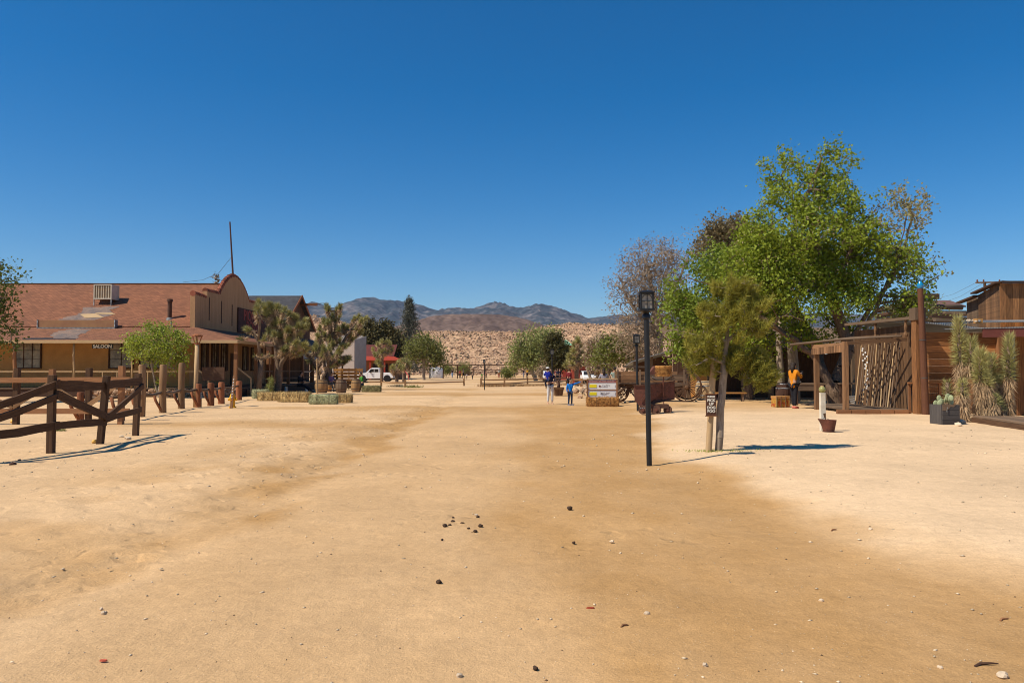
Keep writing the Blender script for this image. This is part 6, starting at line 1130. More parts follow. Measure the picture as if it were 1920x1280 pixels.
    vb = b + t; R_ = thing('blue_vase', 'bright blue glazed vase standing on top of the tall pole', 'vase', vb); q = MB(); q.lathe([(.05, 0), (.075, .01), (.105, .08), (.105, .14), (.06, .2), (.05, .24), (.075, .28), (.07, .285), (.045, .25)], n=20); q.build('vase', flat('blue_glaze', (.01, .22, .46), rough=.12, spec=.7, var=.9), R_, smooth='auto')
    # gate with mesh and rail
    b = gnd(1706, 776); R_ = thing('wire_gate', 'low rusty framed wire gate and rail along the plank wall, left of the yuccas', 'gate', b); yy = b.y; zt = Z(718, yy)
    for px in (1705, 1721, 1762, 1818, 1905): x = X(px, yy + .1); q = MB(); q.box(x - .035, x + .035, yy + .1, yy + .17, .1, Z(716, yy)); q.build('post', M_['railred'], R_, world=True)
    q = MB(); q.beam((X(1704, yy), yy + .08, zt), (X(1905, yy), yy + .08, zt + .02), .08, .05); q.build('top_rail', M_['plank'], R_, world=True); q = MB(); q.beam((X(1704, yy), yy + .12, .18), (X(1762, yy), yy + .12, .18), .05, .06); q.build('bottom_rail', M_['railred'], R_, world=True); q = MB()
    x = X(1706, yy)
    while x < X(1815, yy): q.beam((x, yy + .2, .12), (x, yy + .2, zt), .006, .006, up=(0, 1, 0)); x += .07
    z = .2
    while z < zt: q.beam((X(1706, yy), yy + .2, z), (X(1815, yy), yy + .2, z), .006, .006); z += .1
    q.build('wire_mesh', M_['iron'], R_, world=True); q = MB(); q.beam((X(1712, yy), yy + .14, zt - .1), (X(1721, yy), yy + .14, .3), .03, .03); q.build('brace', M_['rustdark'], R_, world=True)
    # dark planter box with cactus
    b = gnd(1784, 796); Y0 = b.y; R_ = thing('planter_box', 'charcoal grey wooden chest used as a planter in front of the yuccas', 'planter', b, .12); k = Y0 / F; w_ = 17.5 * k; h_ = 37 * k; bm_ = wood('charcoal_wood', (.085, .075, .07), (.045, .04, .038), rv=.2)
    for i in range(4): q = MB(); z = i * h_ / 4; q.box(-w_, w_, 0, .03, z + .004, z + h_ / 4 - .004); q.build('board', bm_, R_)
    for s in (-1, 1): q = MB(); q.box(s * w_ - .015, s * w_ + .015, .03, .5, 0, h_); q.build('side_panel', bm_, R_)
    q = MB(); q.box(-w_, w_, .5, .53, 0, h_); q.build('back_panel', bm_, R_); q = MB(); q.box(-w_ + .02, w_ - .02, .035, .5, h_ - .1, h_ - .06); q.build('soil', M_['stone'], R_)
    q = MB(); q.prism([(-w_, -.006, h_ + .01), (w_ * .6, -.006, h_ + .012), (w_ * .3, -.006, h_ - .06), (-.02, -.006, h_ - .05), (-.12, -.006, h_ - .16), (-w_, -.006, h_ - .15)], (0, .005, 0)); q.build('worn_patch', M_['plankgrey'], R_); q = MB(); q.tube([(-.12, -.02, h_ - .06), (-.14, -.02, h_ - .14), (-.135, -.02, h_ - .2)], .008, 5); q.build('hook', M_['tin'], R_)
    C_ = thing('prickly_pear', 'pale green prickly pear cactus growing in the charcoal planter box', 'cactus', b + Vector((.0, .28, h_ - .07))); rs = random.Random(6); pm = flat('cactus_pad', (.33, .37, .20), rough=.6)
    for i in range(17): q = MB(); x = rs.uniform(-.24, .24); y = rs.uniform(-.12, .15); z = rs.uniform(.03, .26) * (1 - abs(x)); R3 = Matrix.Rotation(rs.uniform(-.8, .8), 3, 'Z') @ Matrix.Rotation(rs.uniform(-.5, .5), 3, 'Y') @ Matrix.Diagonal((.065, .02, .085)); pr = [(max(.001, math.sin(math.pi * i_ / 8)), -math.cos(math.pi * i_ / 8)) for i_ in range(9)]; q.lathe(pr, (x, y, z + .06), 14, M=R3); q.build('pad', pm, C_, smooth=True)
    # boardwalk
    b = gnd(1823, 790); R_ = thing('boardwalk', 'low timber boardwalk platform at the right edge, in front of the yuccas', 'boardwalk', b); a = gnd(1823, 791); c = gnd(1925, 807); d = (c - a); L = d.length + 1.5; d.normalize(); back = Vector((-d.y, d.x, 0)); zt = .12 + .16
    for i in range(5): q = MB(); o = a + back * (.12 + i * .24); q.beam((o.x, o.y, zt), (o.x + d.x * L, o.y + d.y * L, zt), .225, .045); q.build('plank', M_['plankgrey'], R_, world=True)
    q = MB(); q.beam((a.x, a.y, zt - .11), (a.x + d.x * L, a.y + d.y * L, zt - .11), .05, .16); q.build('edge_beam', M_['rail'], R_, world=True)
    # leaning poles, hanging strings on the shack side wall
    rs = random.Random(12)
    for i in range(15):
        t = i / 14; y0 = 29.6 - t * 3.0; px0 = 1630 + t * 42; bb = Vector((XS - .62 - rs.uniform(0, .1), y0 - .25, .28)); tp = Vector((XS - .07, y0 + .45 + rs.uniform(-.05, .05), 2.55 + .12 * t + rs.uniform(-.1, .05))); q = MB(); q.cyl((0, 0, 0), tp - bb, .022, .014, 6); q.build('leaning_pole', M_['pale'] if i % 3 == 0 else M_['plankgrey'], None, loc=bb, label='thin stripped pole leaning on the shack side wall among its like', cat='pole', group='thin poles leaning on the shack side wall')
    R_ = thing('can_string', 'hanging string of shiny white tin lids on the shack side wall', 'tin lid string', (XS - .3, 29.4, 2.5))
    for k in range(22): q = MB(); x = rs.uniform(-.02, .02); y = rs.uniform(-.35, .1); z = -.1 - k * .075; q.cyl((x - .02, y, z), (x + .0, y + .01, z + .005), .035, n=10); q.build('lid', M_['white'], R_)
    q = MB(); q.tube([(0, 0, .1), (0, 0, -1.75)], .005, 4); q.build('string', M_['iron'], R_)
    # painted travel trunk
    b = gnd(1467, 763.5); Y0 = b.y; R_ = thing('travel_trunk', 'old travel trunk painted orange and green at the orange-jacketed visitor\'s feet', 'trunk', b + Vector((0, .2, 0)), .25); tm = mat('painted_trunk', (.42, .24, .04), (.35, .07, .02), scale=9, lo=.48, hi=.55); k = Y0 / F; q = MB(); q.box(-14 * k, 14 * k, -.18, .2, .01, .34); q.build('body', tm, R_, bevel=.01); q = MB(); q.box(-14.6 * k, 14.6 * k, -.19, .21, .342, .44); q.build('lid', M_['pallet'], R_, bevel=.012)
    for x in (-14, -5, 5, 14): q = MB(); q.box(x * k - .012, x * k + .012, -.2, -.182, .0, .44); q.build('strap', M_['plankgrey'], R_)
    q = MB(); q.tube([(-.04, -.2, .3), (0, -.22, .33), (.04, -.2, .3)], .008, 5); q.build('latch', M_['iron'], R_)
    # shaded clutter
    b = on(1515, 32.2); R_ = thing('work_bench', 'dark plank bench in the shade behind the orange-jacketed visitor', 'bench', b); q = MB(); q.box(-.55, .75, 0, .6, .85, .92); q.build('top', M_['plankgrey'], R_); q = MB(); q.box(-.5, .7, .02, .05, .6, .84); q.build('apron', M_['plankgrey'], R_)
    for x in (-.5, .65): q = MB(); q.box(x, x + .08, .02, .1, 0, .85); q.build('leg', M_['plankdark'], R_)
    b = on(1607, 31.5); R_ = thing('wash_tub', 'grey tin wash tub on the ground in the shade of the porch', 'tub', b); q = MB(); q.lathe([(.24, 0), (.33, .38), (.35, .4), (.31, .38), (.23, .04)], n=20); q.build('tub', M_['tin'], R_, smooth='auto'); q = MB(); q.tube([(-.34, 0, .3), (-.42, 0, .34), (-.36, 0, .38)], .012, 6); q.build('handle', M_['iron'], R_)
    b = on(1600, 32.5); R_ = thing('plank_table', 'rough table under the porch roof beside the cottonwood trunk', 'table', b); q = MB(); q.box(-.6, .5, 0, .6, .86, .93); q.build('top', M_['plankgrey'], R_)
    for x in (-.55, .45): q = MB(); q.box(x, x + .07, .05, .12, 0, .86); q.build('leg', M_['plankdark'], R_)
    b = on(1550, 28.9) + Vector((0, 0, 2.05)); R_ = thing('hanging_lantern', 'small tin lantern hanging from the porch beam', 'lantern', b); q = MB(); q.lathe([(.05, 0), (.06, .02), (.04, .14), (.02, .18)], n=12); q.build('body', M_['tin'], R_); q = MB(); q.cyl((0, 0, .18), (0, 0, .55), .005, n=4); q.build('wire', M_['iron'], R_)
    for i, (px, Yd, r_, lb) in enumerate(((1462, 36.5, .16, 'left rough shaded tree trunk behind the dark barrel'), (1487, 36, .24, 'thick rough tree trunk behind the orange-jacketed visitor'))): b = on(px, Yd); q = MB(); q.tube([(0, 0, -.1), (.05, 0, 1.2), (-.03, 0, 2.6), (.1, 0, 4.2)], [r_ * 1.3, r_, r_ * .9, r_ * .8], 12); q.build('tree_trunk', M_['barkgrey'], None, loc=b, smooth=True, label=lb, cat='tree trunk')
    R_ = thing('plank_bench', 'bright orange plank bench behind the small pine trunk', 'bench', on(1362, 36)); q = MB(); q.box(-.75, .95, 0, .35, .36, .42); q.build('seat', M_['pallet'], R_)
    for x in (-.6, .75): q = MB(); q.box(x, x + .08, .05, .3, 0, .36); q.build('leg', M_['plankgrey'], R_)
    # brush pile behind the board
    rs = random.Random(15); b = on(1100, 43); R_ = thing('brush_pile', 'heap of bleached roots and rocks behind the sponsor board', 'brush pile', b)
    for k in range(26): q = MB(); q.rock((rs.uniform(-.6, 1.8), rs.uniform(-.3, .4), rs.uniform(0, .45)), .2, .18, .16, rs); q.build('rock', M_['stone'], R_)
    for k in range(18): q = MB(); a = Vector((rs.uniform(-.4, 1.8), rs.uniform(-.3, .3), rs.uniform(.1, .6))); q.tube([a, a + Vector((rs.uniform(-.4, .4), 0, rs.uniform(.1, .5))), a + Vector((rs.uniform(-.7, .7), 0, rs.uniform(.2, .8)))], [.04, .03, .015], 5); q.build('root', M_['barkgrey'], R_)
    for px, pb, h_, lb in ((1090, 725, .8, 'short square bollard post left of the brush pile'), (1085, 722, .75, 'short post just left of the bollard by the brush pile'), (1076, 715, 1.1, 'thin post in front of the far rail fence')): b = gnd(px, pb); q = MB(); q.box(-.12, .12, -.12, .12, 0, h_); q.build('bollard', M_['board'], None, loc=b, label=lb, cat='post')
misc()
# ============================================================ VEHICLES
def pickup():
    Yt = 106; b = on(706, Yt); R_ = thing('pickup_truck', 'white pickup truck parked behind the pallets, its tailgate to the right', 'pickup truck', b); wm = flat('white_car_paint', (.80, .80, .80), rough=.25, spec=.5, var=.97); gm = M_['glassdark']
    L = 4.9; pr = [(-2.6, .45), (-2.6, .95), (-2.45, 1.08), (-1.25, 1.16), (-.55, 1.78), (-.3, 1.86), (.45, 1.86), (.62, 1.80), (.72, 1.22), (2.55, 1.20), (2.62, 1.1), (2.62, .55), (2.2, .42), (-2.3, .38)]
    pr = [(x * .98 - .1, z) for x, z in pr]; q = MB(); q.prism([(x, -.95, z) for x, z in pr], (0, 1.9, 0)); q.build('body', wm, R_, bevel=.05)
    for x0, x1, t0, t1 in ((-.95, -.2, -.62, -.2), (-.12, .42, -.12, .40)): q = MB(); q.prism([(x0, -.965, 1.28), (x1, -.965, 1.28), (t1, -.965, 1.70), (t0, -.965, 1.70)], (0, .012, 0)); q.build('side_window', gm, R_)
    q = MB(); q.prism([(-1.28, -.82, 1.2), (-1.28, .82, 1.2), (-.70, .78, 1.74), (-.70, -.78, 1.74)], (.03, 0, -.03)); q.build('windscreen', gm, R_)
    q = MB(); q.box(2.46, 2.5, -.9, -.72, .75, 1.1); q.build('tail_light', flat('tail_red', (.35, .02, .02)), R_); q = MB(); q.box(2.47, 2.62, -.9, .9, .45, .62); q.build('bumper', M_['tin'], R_)
    for x in (-1.75, 1.62):
        for y in (-.93, .78): q = MB(); q.cyl((x, y, .4), (x, y + .15, .4), .40, n=24); w_ = q.build('wheel', M_['black'], R_, smooth='auto'); q = MB(); q.cyl((x, y - .01 if y < 0 else y + .16, .4), (x, y + .02, .4), .22, n=16); q.build('rim', M_['tin'], w_)
        q = MB(); q.lathe([(.48, 0), (.48, .012), (.40, .012)], (x, -.965 + .004, .42), 24, M=Matrix.Rotation(math.pi / 2, 3, 'X')); q.build('wheel_arch', M_['black'], R_)
    for z, x in ((1.02, -.35), ): q = MB(); q.box(x - .1, x + .1, -.99, -.955, z, z + .03); q.build('door_handle', M_['iron'], R_)
    q = MB(); q.box(-.75, -.6, -1.15, -.96, 1.2, 1.38); q.build('mirror', M_['black'], R_); q = MB(); q.box(-.16, -.148, -.957, -.955, .5, 1.25); q.box(-1.05, -1.038, -.957, -.955, .5, 1.2); q.build('door_seam', M_['iron'], R_)
pickup()
def car(label, loc, m, s=1):
    R_ = thing('parked_car', label, 'car', loc, math.pi / 2); pr = [(-2.1, .35), (-2.1, .8), (-1.0, .98), (-.5, 1.42), (.9, 1.45), (1.6, 1.0), (2.1, .9), (2.1, .4)]; q = MB(); q.prism([(x, -.85, z) for x, z in pr], (0, 1.7, 0)); q.build('body', m, R_, bevel=.06)
    q = MB(); q.prism([(-1.0 + .02, -.7, 1.0), (-1.0 + .02, .7, 1.0), (-.55, .66, 1.38), (-.55, -.66, 1.38)], (-.02, 0, .02)); q.build('windscreen', M_['glassdark'], R_)
    for y in (-.87, .86): q = MB(); q.prism([(-.85, y, 1.0), (1.4, y, 1.02), (.85, y, 1.38), (-.45, y, 1.37)], (0, .01, 0)); q.build('side_window', M_['glassdark'], R_)
    for x in (-1.35, 1.35):
        for y in (-.88, .72): q = MB(); q.cyl((x, y, .32), (x, y + .16, .32), .32, n=16); q.build('wheel', M_['black'], R_, smooth='auto')
car('white car parked nose-on behind the woman and her child', on(1031, 100), M_['white']); car('black car parked behind the visitor in the dark red top', on(1078, 98), flat('black_car', (.02, .02, .022), rough=.2)); car('white car parked behind the brush pile', on(1104, 90), M_['white'])
# ============================================================ PEOPLE
def skin(nodes, edges, root, sub=1):
    names = list(nodes); me = bpy.data.meshes.new('sk'); me.from_pydata([nodes[k][0] for k in names], [(names.index(a), names.index(b)) for a, b in edges], []); o = bpy.data.objects.new('sk', me); col.objects.link(o)
    m = o.modifiers.new('s', 'SKIN'); m.use_smooth_shade = True; 
    if not me.skin_vertices: 
        bpy.context.view_layer.objects.active = o
        try: me.attributes
        except Exception: pass
    lay = me.skin_vertices[0].data if me.skin_vertices else None
    if lay is None: raise RuntimeError('no skin layer')
    for i, k in enumerate(names): r = nodes[k][1]; lay[i].radius = r if isinstance(r, tuple) else (r, r); lay[i].use_root = (k == root)
    s = o.modifiers.new('u', 'SUBSURF'); s.levels = sub; s.render_levels = sub
    dg = bpy.context.evaluated_depsgraph_get(); out = bpy.data.meshes.new_from_object(o.evaluated_get(dg)); bpy.data.objects.remove(o); return out
def pose(over=None, h=1.75):
    N = dict(pelvis=((0, 0, .96), (.145, .11)), spine=((0, .01, 1.14), (.125, .10)), chest=((0, .01, 1.36), (.155, .11)), neck=((0, 0, 1.50), .055), skull=((0, -.01, 1.58), .06))
    for s, t in ((-1, 'l'), (1, 'r')):
        N['sh' + t] = ((s * .175, .01, 1.42), .062); N['el' + t] = ((s * .235, .02, 1.14), .042); N['wr' + t] = ((s * .25, -.05, .90), .030)
        N['hip' + t] = ((s * .09, 0, .90), .095); N['kn' + t] = ((s * .10, -.02, .50), .062); N['an' + t] = ((s * .11, .02, .10), .042)
    for k, v in (over or {}).items(): N[k] = (v, N[k][1])
    k_ = h / 1.75; return {k: (tuple(c * k_ for c in v[0]), (tuple(r * k_ for r in v[1]) if isinstance(v[1], tuple) else v[1] * k_)) for k, v in N.items()}
def grown(N, g): return {k: (v[0], (tuple(r + g for r in v[1]) if isinstance(v[1], tuple) else v[1] + g)) for k, v in N.items()}
def mobj(me, name, m, parent): me.materials.clear(); me.materials.append(m); me.name = name; me.polygons.foreach_set('use_smooth', [True] * len(me.polygons)); o = bpy.data.objects.new(name, me); col.objects.link(o); o.parent = parent; return o
def headmesh(mb, c, k, face=(0, -1, 0)):
    f = Vector(face).normalized(); u = Vector((0, 0, 1)); s = f.cross(u).normalized(); u = s.cross(f); n = 16; base = len(mb.v); R = 12
    for i in range(R + 1):
        ph = math.pi * i / R; z = -math.cos(ph); rr = max(.001, math.sin(ph))
        for j in range(n):
            t = 6.2832 * j / n; x = rr * math.cos(t); y = rr * math.sin(t)   # y>0 = face side
            w_ = .078 * (1 - .22 * max(0, -z)); d = .098; yy = y * d; 
            if y > .9 and -.35 < z < .05: yy += .018 * (1 - abs(z + .12) * 3)     # nose
            if abs(x) > .9 and -.3 < z < .2: w_ += .012                            # ears
            if y > .6 and z < -.5: yy += .008
            mb.v.append(tuple(Vector(c) + (s * (x * w_) + f * yy + u * (z * .118)) * k))
    for i in range(R):
        for j in range(n): a = base + i * n + j; b = base + i * n + (j + 1) % n; mb.face([a, b, b + n, a + n], None, .5)
def hand(mb, wr, d, k, side):
    d = Vector(d).normalized(); o = d.cross(Vector((0, 1, .2))).normalized(); o = o if o.length > .1 else Vector((1, 0, 0)); wr = Vector(wr)
    mb.tube([wr - d * .03 * k, wr + d * .03 * k, wr + d * .085 * k], [.026 * k, .034 * k, .030 * k], 8, r=.5)
    for i, L in enumerate((.062, .075, .07, .055)):
        a = wr + d * .08 * k + o * (i - 1.5) * .019 * k; c = d.cross(o); mb.tube([a, a + d * L * .5 * k + c * .006 * k, a + d * L * .9 * k + c * .025 * k], [.0095 * k, .0085 * k, .006 * k], 6, r=.5)
    a = wr + d * .03 * k + o * side * .028 * k; mb.tube([a, a + (d + o * side * .9).normalized() * .035 * k, a + (d + o * side * .3).normalized() * .065 * k], [.012 * k, .010 * k, .007 * k], 6, r=.5)
SK = flat('skin', (.50, .28, .18), rough=.6); HAIRD = flat('dark_hair', (.025, .015, .010)); HAIRB = flat('brown_hair', (.09, .045, .02))
def cloth(n, c): return mat('cloth_' + n, c, tuple(v * .75 for v in c), scale=6, rough=.9)
def person(label, loc, rz=0, h=1.75, over=None, shirt=None, pants=None, hair=HAIRD, sleeve='long', hat=None, shoes=None, long_hair=False, dress=0, face=(0, -1, 0), group=None, shorts=False):
    N = pose(over, h); k = h / 1.75; R_ = thing('person', label, 'person', loc, rz, group)
    E = [('pelvis', 'spine'), ('spine', 'chest'), ('chest', 'neck'), ('neck', 'skull')]
    for t in 'lr': E += [('chest', 'sh' + t), ('sh' + t, 'el' + t), ('el' + t, 'wr' + t), ('pelvis', 'hip' + t), ('hip' + t, 'kn' + t), ('kn' + t, 'an' + t)]
    me = skin(N, E, 'pelvis'); mb = MB(); mb.v = [tuple(v.co) for v in me.vertices]
    for p in me.polygons: mb.face(list(p.vertices), None, .5)
    bpy.data.meshes.remove(me)
    hc = Vector(N['skull'][0]) + Vector((0, 0, .07 * k)) + Vector(face) * .01; headmesh(mb, hc, k, face)
    for t, s in (('l', -1), ('r', 1)): w_ = Vector(N['wr' + t][0]); hand(mb, w_, w_ - Vector(N['el' + t][0]), k, s)
    mb.build('body', SK, R_, smooth=True)
    tor = {q: grown(N, .016 * k)[q] for q in N}
    sn = ['pelvis', 'spine', 'chest', 'neck', 'shl', 'shr', 'ell', 'elr'] + (['wrl', 'wrr'] if sleeve == 'long' else []); T = {q: tor[q] for q in sn}; T['neck'] = (tuple(Vector(N['chest'][0]).lerp(Vector(N['neck'][0]), .55)), .07 * k)
    if sleeve != 'long':
        for t in 'lr': T['el' + t] = (tuple(Vector(N['sh' + t][0]).lerp(Vector(N['el' + t][0]), .6)), .058 * k)
    T['pelvis'] = (tuple(Vector(N['pelvis'][0]) - Vector((0, 0, .04 + dress))), (.175 * k + dress * .35, .14 * k + dress * .3))
    SE = [e for e in [('pelvis', 'spine'), ('spine', 'chest'), ('chest', 'neck')] + [(a + t, b + t) for t in 'lr' for a, b in (('sh', 'el'), ('el', 'wr'))] + [('chest', 'shl'), ('chest', 'shr')] if e[0] in T and e[1] in T]
    mobj(skin(T, SE, 'spine'), 'shirt', shirt, R_)
    B = {q: grown(N, .014 * k)[q] for q in ('pelvis', 'hipl', 'hipr', 'knl', 'knr') + (() if shorts else ('anl', 'anr'))}; mobj(skin(B, [(a, b) for a, b in E if a in B and b in B], 'pelvis'), 'trousers', pants, R_)
    q = MB(); f = Vector(face).normalized(); q.ball(hc - f * .022 * k + Vector((0, 0, .028 * k)), .092 * k, .10 * k, .108 * k, 14)
    if long_hair: q.tube([hc + Vector((0, 0, .02)) - f * .05 * k, hc - Vector((0, 0, .12 * k)) - f * .075 * k, hc - Vector((0, 0, .28 * k)) - f * .08 * k], [.085 * k, .09 * k, .05 * k], 10)
    q.build('hair', hair, R_, smooth=True)
    if hat: q = MB(); q.lathe([(.17, .085), (.17, .095), (.105, .10), (.10, .16), (.06, .19)], tuple(hc), 16, M=Matrix.Diagonal((k, k, k))); q.build('hat', hat, R_, smooth='auto')
    q = MB(); s = f.cross(Vector((0, 0, 1))).normalized()
    for e in (-1, 1): q.ball(hc + f * .092 * k + s * e * .03 * k + Vector((0, 0, .0)), .011 * k, n=8)
    q.build('eye', M_['black'], R_)
    for t in 'lr': a = Vector(N['an' + t][0]); kf = f; q = MB(); q.tube([a + Vector((0, 0, -.055 * k)) - kf * .06 * k, a + Vector((0, 0, -.05 * k)), a + Vector((0, 0, -.062 * k)) + kf * .14 * k, a + Vector((0, 0, -.07 * k)) + kf * .19 * k], [.04 * k, .05 * k, .042 * k, .025 * k], 10); q.build('shoe', shoes or M_['plankdark'], R_, smooth=True)
    return R_
C_blue = cloth('royal_blue', (.012, .025, .30)); C_bright = cloth('bright_blue', (.01, .19, .62)); C_white = cloth('white', (.72, .70, .68)); C_jean = cloth('jeans', (.03, .045, .09)); C_blk = cloth('black', (.015, .015, .02)); C_or = cloth('mustard_orange', (.62, .22, .01))
C_grey = cloth('grey', (.28, .27, .32)); C_mar = cloth('maroon', (.16, .015, .02)); C_navy = cloth('navy', (.02, .025, .06)); C_tan = cloth('khaki', (.35, .25, .16)); C_green = cloth('green', (.05, .28, .03)); C_yel = cloth('yellow', (.75, .38, .01)); C_plaid = cloth('violet_plaid', (.20, .13, .26)); C_lt = cloth('light_blue', (.25, .38, .60)); C_red = cloth('red', (.35, .03, .03))
hug = dict(ell=(-.25, -.16, 1.18), wrl=(.06, -.30, 1.10), elr=(.26, -.14, 1.16), wrr=(-.08, -.31, 1.06), chest=(0, -.02, 1.36), neck=(0, -.05, 1.50), skull=(.0, -.08, 1.57))
b = on(1031.5, 36); person('woman in navy top and white trousers, head bowed, hugging a child in her arms', b, rad(8), 1.62, hug, C_navy, C_white, HAIRB, 'short', long_hair=True, shoes=SK, face=(0, -.9, -.35))
ride = dict(pelvis=(0, 0, .96), ell=(-.28, .10, 1.22), wrl=(-.12, .30, 1.26), elr=(.28, .12, 1.22), wrr=(.12, .30, 1.24), knl=(-.20, .26, .72), knr=(.20, .26, .72), anl=(-.16, .30, .40), anr=(.16, .32, .40))
person('small child in royal blue with a white cap, carried against the woman\'s shoulder', b + Vector((-.13, -.27, .55)), rad(-10), 1.12, ride, C_blue, C_navy, HAIRB, 'long', hat=C_white, face=(0, .9, .1))
pt = dict(elr=(.47, -.02, 1.50), wrr=(.74, -.04, 1.60), ell=(-.24, .0, 1.15), wrl=(-.22, -.06, .90), chest=(.0, .0, 1.36))
person('boy in a bright blue long-sleeved top and jeans pointing to the right', on(1069, 34.4), rad(12), 1.16, pt, C_bright, C_jean, HAIRB, 'long', face=(.55, -.83, .05), shoes=C_grey)
ph = dict(elr=(.25, -.14, 1.18), wrr=(.10, -.36, 1.30), ell=(-.22, -.16, 1.18), wrl=(-.04, -.36, 1.30), knl=(-.07, 0, .5), anl=(-.07, .02, .1), knr=(.07, -.03, .5), anr=(.07, -.05, .1))
W1 = person('visitor in a mustard orange jacket and black leggings raising a phone, with a shoulder camera', gnd(1489, 765.5), rad(118), 1.74, ph, C_or, C_blk, HAIRD, 'long', long_hair=True, dress=.17, face=(0, -1, 0), shoes=cloth('coral', (.62, .16, .12)))
q = MB(); q.box(-.05, .05, -.47, -.455, 1.27, 1.43); q.build('phone', M_['black'], None, loc=gnd(1489, 765.5), label='black phone held up by the orange-jacketed visitor', cat='phone').rotation_euler = (0, 0, rad(118))
R_ = thing('camera_bag', 'small black camera on a strap across the orange-jacketed visitor\'s hip', 'camera', gnd(1489, 765.5), rad(118)); q = MB(); q.box(-.30, -.20, -.06, .07, .96, 1.06); q.build('camera', M_['black'], R_, bevel=.01); q = MB(); q.cyl((-.3, 0, 1.01), (-.36, 0, 1.01), .035, n=12); q.build('lens', M_['iron'], R_); q = MB(); q.tube([(-.25, .06, 1.04), (-.24, -.02, 1.2), (-.12, -.17, 1.3), (.1, -.15, 1.43)], .012, 5); q.build('strap', M_['black'], R_)
bend = dict(ell=(-.27, -.05, 1.18), wrl=(-.24, -.25, 1.0), elr=(.27, -.05, 1.18), wrr=(.24, -.25, 1.0))
person('person in a grey long-sleeved top seen from behind, standing behind the sponsor board', on(1132, 41), rad(180), 1.62, bend, C_grey, C_blk, HAIRD, 'long', long_hair=True)
person('visitor in a dark red top and pale jacket standing before the far rail fence', on(1067, 62), rad(150), 1.66, None, C_mar, C_blk, HAIRB, 'long')
person('person in pale striped clothes half hidden behind the wagon box', on(1152, 44), rad(200), 1.62, bend, cloth('pale_green', (.32, .40, .34)), C_jean, HAIRD, 'short')
sit = dict(pelvis=(0, .05, .56), spine=(0, .05, .78), chest=(0, -.0, 1.0), neck=(0, -.04, 1.14), skull=(0, -.08, 1.21), shl=(-.175, 0, 1.05), shr=(.175, 0, 1.05), ell=(-.24, -.08, .80), elr=(.24, -.08, .80), wrl=(-.08, -.32, .78), wrr=(.08, -.32, .78), hipl=(-.09, .0, .52), hipr=(.09, 0, .52), knl=(-.12, -.42, .50), knr=(.12, -.42, .50), anl=(-.12, -.42, .10), anr=(.12, -.40, .10))
person('seated man in a violet checked shirt looking at his hands between the barrels', on(621, 55.5), rad(55), 1.75, sit, C_plaid, C_tan, HAIRD, 'long', face=(0, -.9, -.4))
person('sitter in a green top mostly hidden behind the third barrel', on(678, 56), rad(-60), 1.72, sit, C_green, C_jean, HAIRD, 'long')
rec_ = {k: (v[0], v[1], v[2]) for k, v in sit.items()}; rec_['knl'] = (-.1, -.48, .42); rec_['knr'] = (.1, -.48, .42); rec_['anl'] = (-.1, -.82, .12); rec_['anr'] = (.1, -.86, .12)
person('person in black stretched out on the shaded porch bench behind the hay bales', on(563, 53), rad(72), 1.75, rec_, C_blk, C_blk, HAIRD, 'long')
R_ = thing('porch_bench', 'low bench with white ends in the porch shade behind the hay bales', 'bench', on(556, 53.2)); q = MB(); q.box(-.8, .7, 0, .4, .40, .45); q.build('seat', M_['plankgrey'], R_)
for x in (-.8, .62): q = MB(); q.box(x, x + .08, 0, .4, 0, .40); q.build('leg', M_['white'], R_)
far = [(848, 150, 1.72, C_blk, C_lt, 1, 'visitor in black with light blue shorts, left of the hut'), (862.5, 142, 1.6, C_red, C_blk, 0, 'visitor in dark red just left of the grey-shirted one'), (868.5, 140, 1.85, C_grey, C_blk, 1, 'visitor in a grey shirt in front of the timber hut'), (875, 128, 1.0, C_white, C_tan, 0, 'small child in white right of the grey-shirted visitor'), (886, 128, 1.1, C_tan, C_blk, 1, 'small child in tan alone in the middle of the street'),
       (903.5, 118, 1.1, C_green, C_tan, 0, 'child in green beside the middle lamp post'), (911, 118, 1.5, C_mar, C_tan, 1, 'visitor in maroon just right of the middle lamp post'), (935.5, 152, 1.72, C_white, C_red, 0, 'visitor in a white top and red shorts, leftmost of the far walking group'), (940.5, 154, 1.7, C_blk, C_jean, 1, 'visitor in black beside the white-topped one'), (946, 156, 1.8, C_navy, C_blk, 0, 'visitor in navy, third of the far walking group'), (954, 152, 1.75, C_blk, C_navy, 1, 'visitor in dark clothes right of the navy one'),
       (965, 168, 1.75, C_grey, C_blk, 0, 'visitor in grey apart from the group, before the pale green tree'), (981.5, 150, 1.75, C_blk, C_grey, 1, 'visitor in black left of the yellow-jacketed one'), (988.5, 148, 1.85, C_yel, C_blk, 0, 'visitor in a bright yellow jacket and black trousers'),
       (1041, 92, 1.68, C_mar, C_blk, 1, 'visitor in maroon behind the woman and child, left of two in black'), (1045.5, 91, 1.72, C_navy, C_blk, 0, 'visitor in navy behind the planter tub'), (1049.5, 93, 1.7, C_blk, C_navy, 1, 'visitor in black at the right of the trio behind the planter tub')]
walkA = dict(knl=(-.10, -.18, .52), anl=(-.11, -.22, .10), knr=(.10, .05, .50), anr=(.11, .25, .14), wrl=(-.25, .12, .92), wrr=(.25, -.18, .92))
PA = person('x', (0, 0, -50), 0, 1.75, walkA, C_white, C_blk, HAIRD, 'short'); PB = person('x', (0, 0, -50), 0, 1.75, None, C_white, C_blk, HAIRB, 'short', long_hair=True)
for i, (px, Yd, h_, sm, pm, wk, lb) in enumerate(far): copyt(PA if wk else PB, on(px, Yd), rad((20, 170, 90, 200)[i % 4]), lb, 'visitors walking far down the street', h_ / 1.75, {'shirt': sm, 'trousers': pm})
for P0 in (PA, PB):
    for c in list(P0.children): bpy.data.objects.remove(c)
    bpy.data.objects.remove(P0)
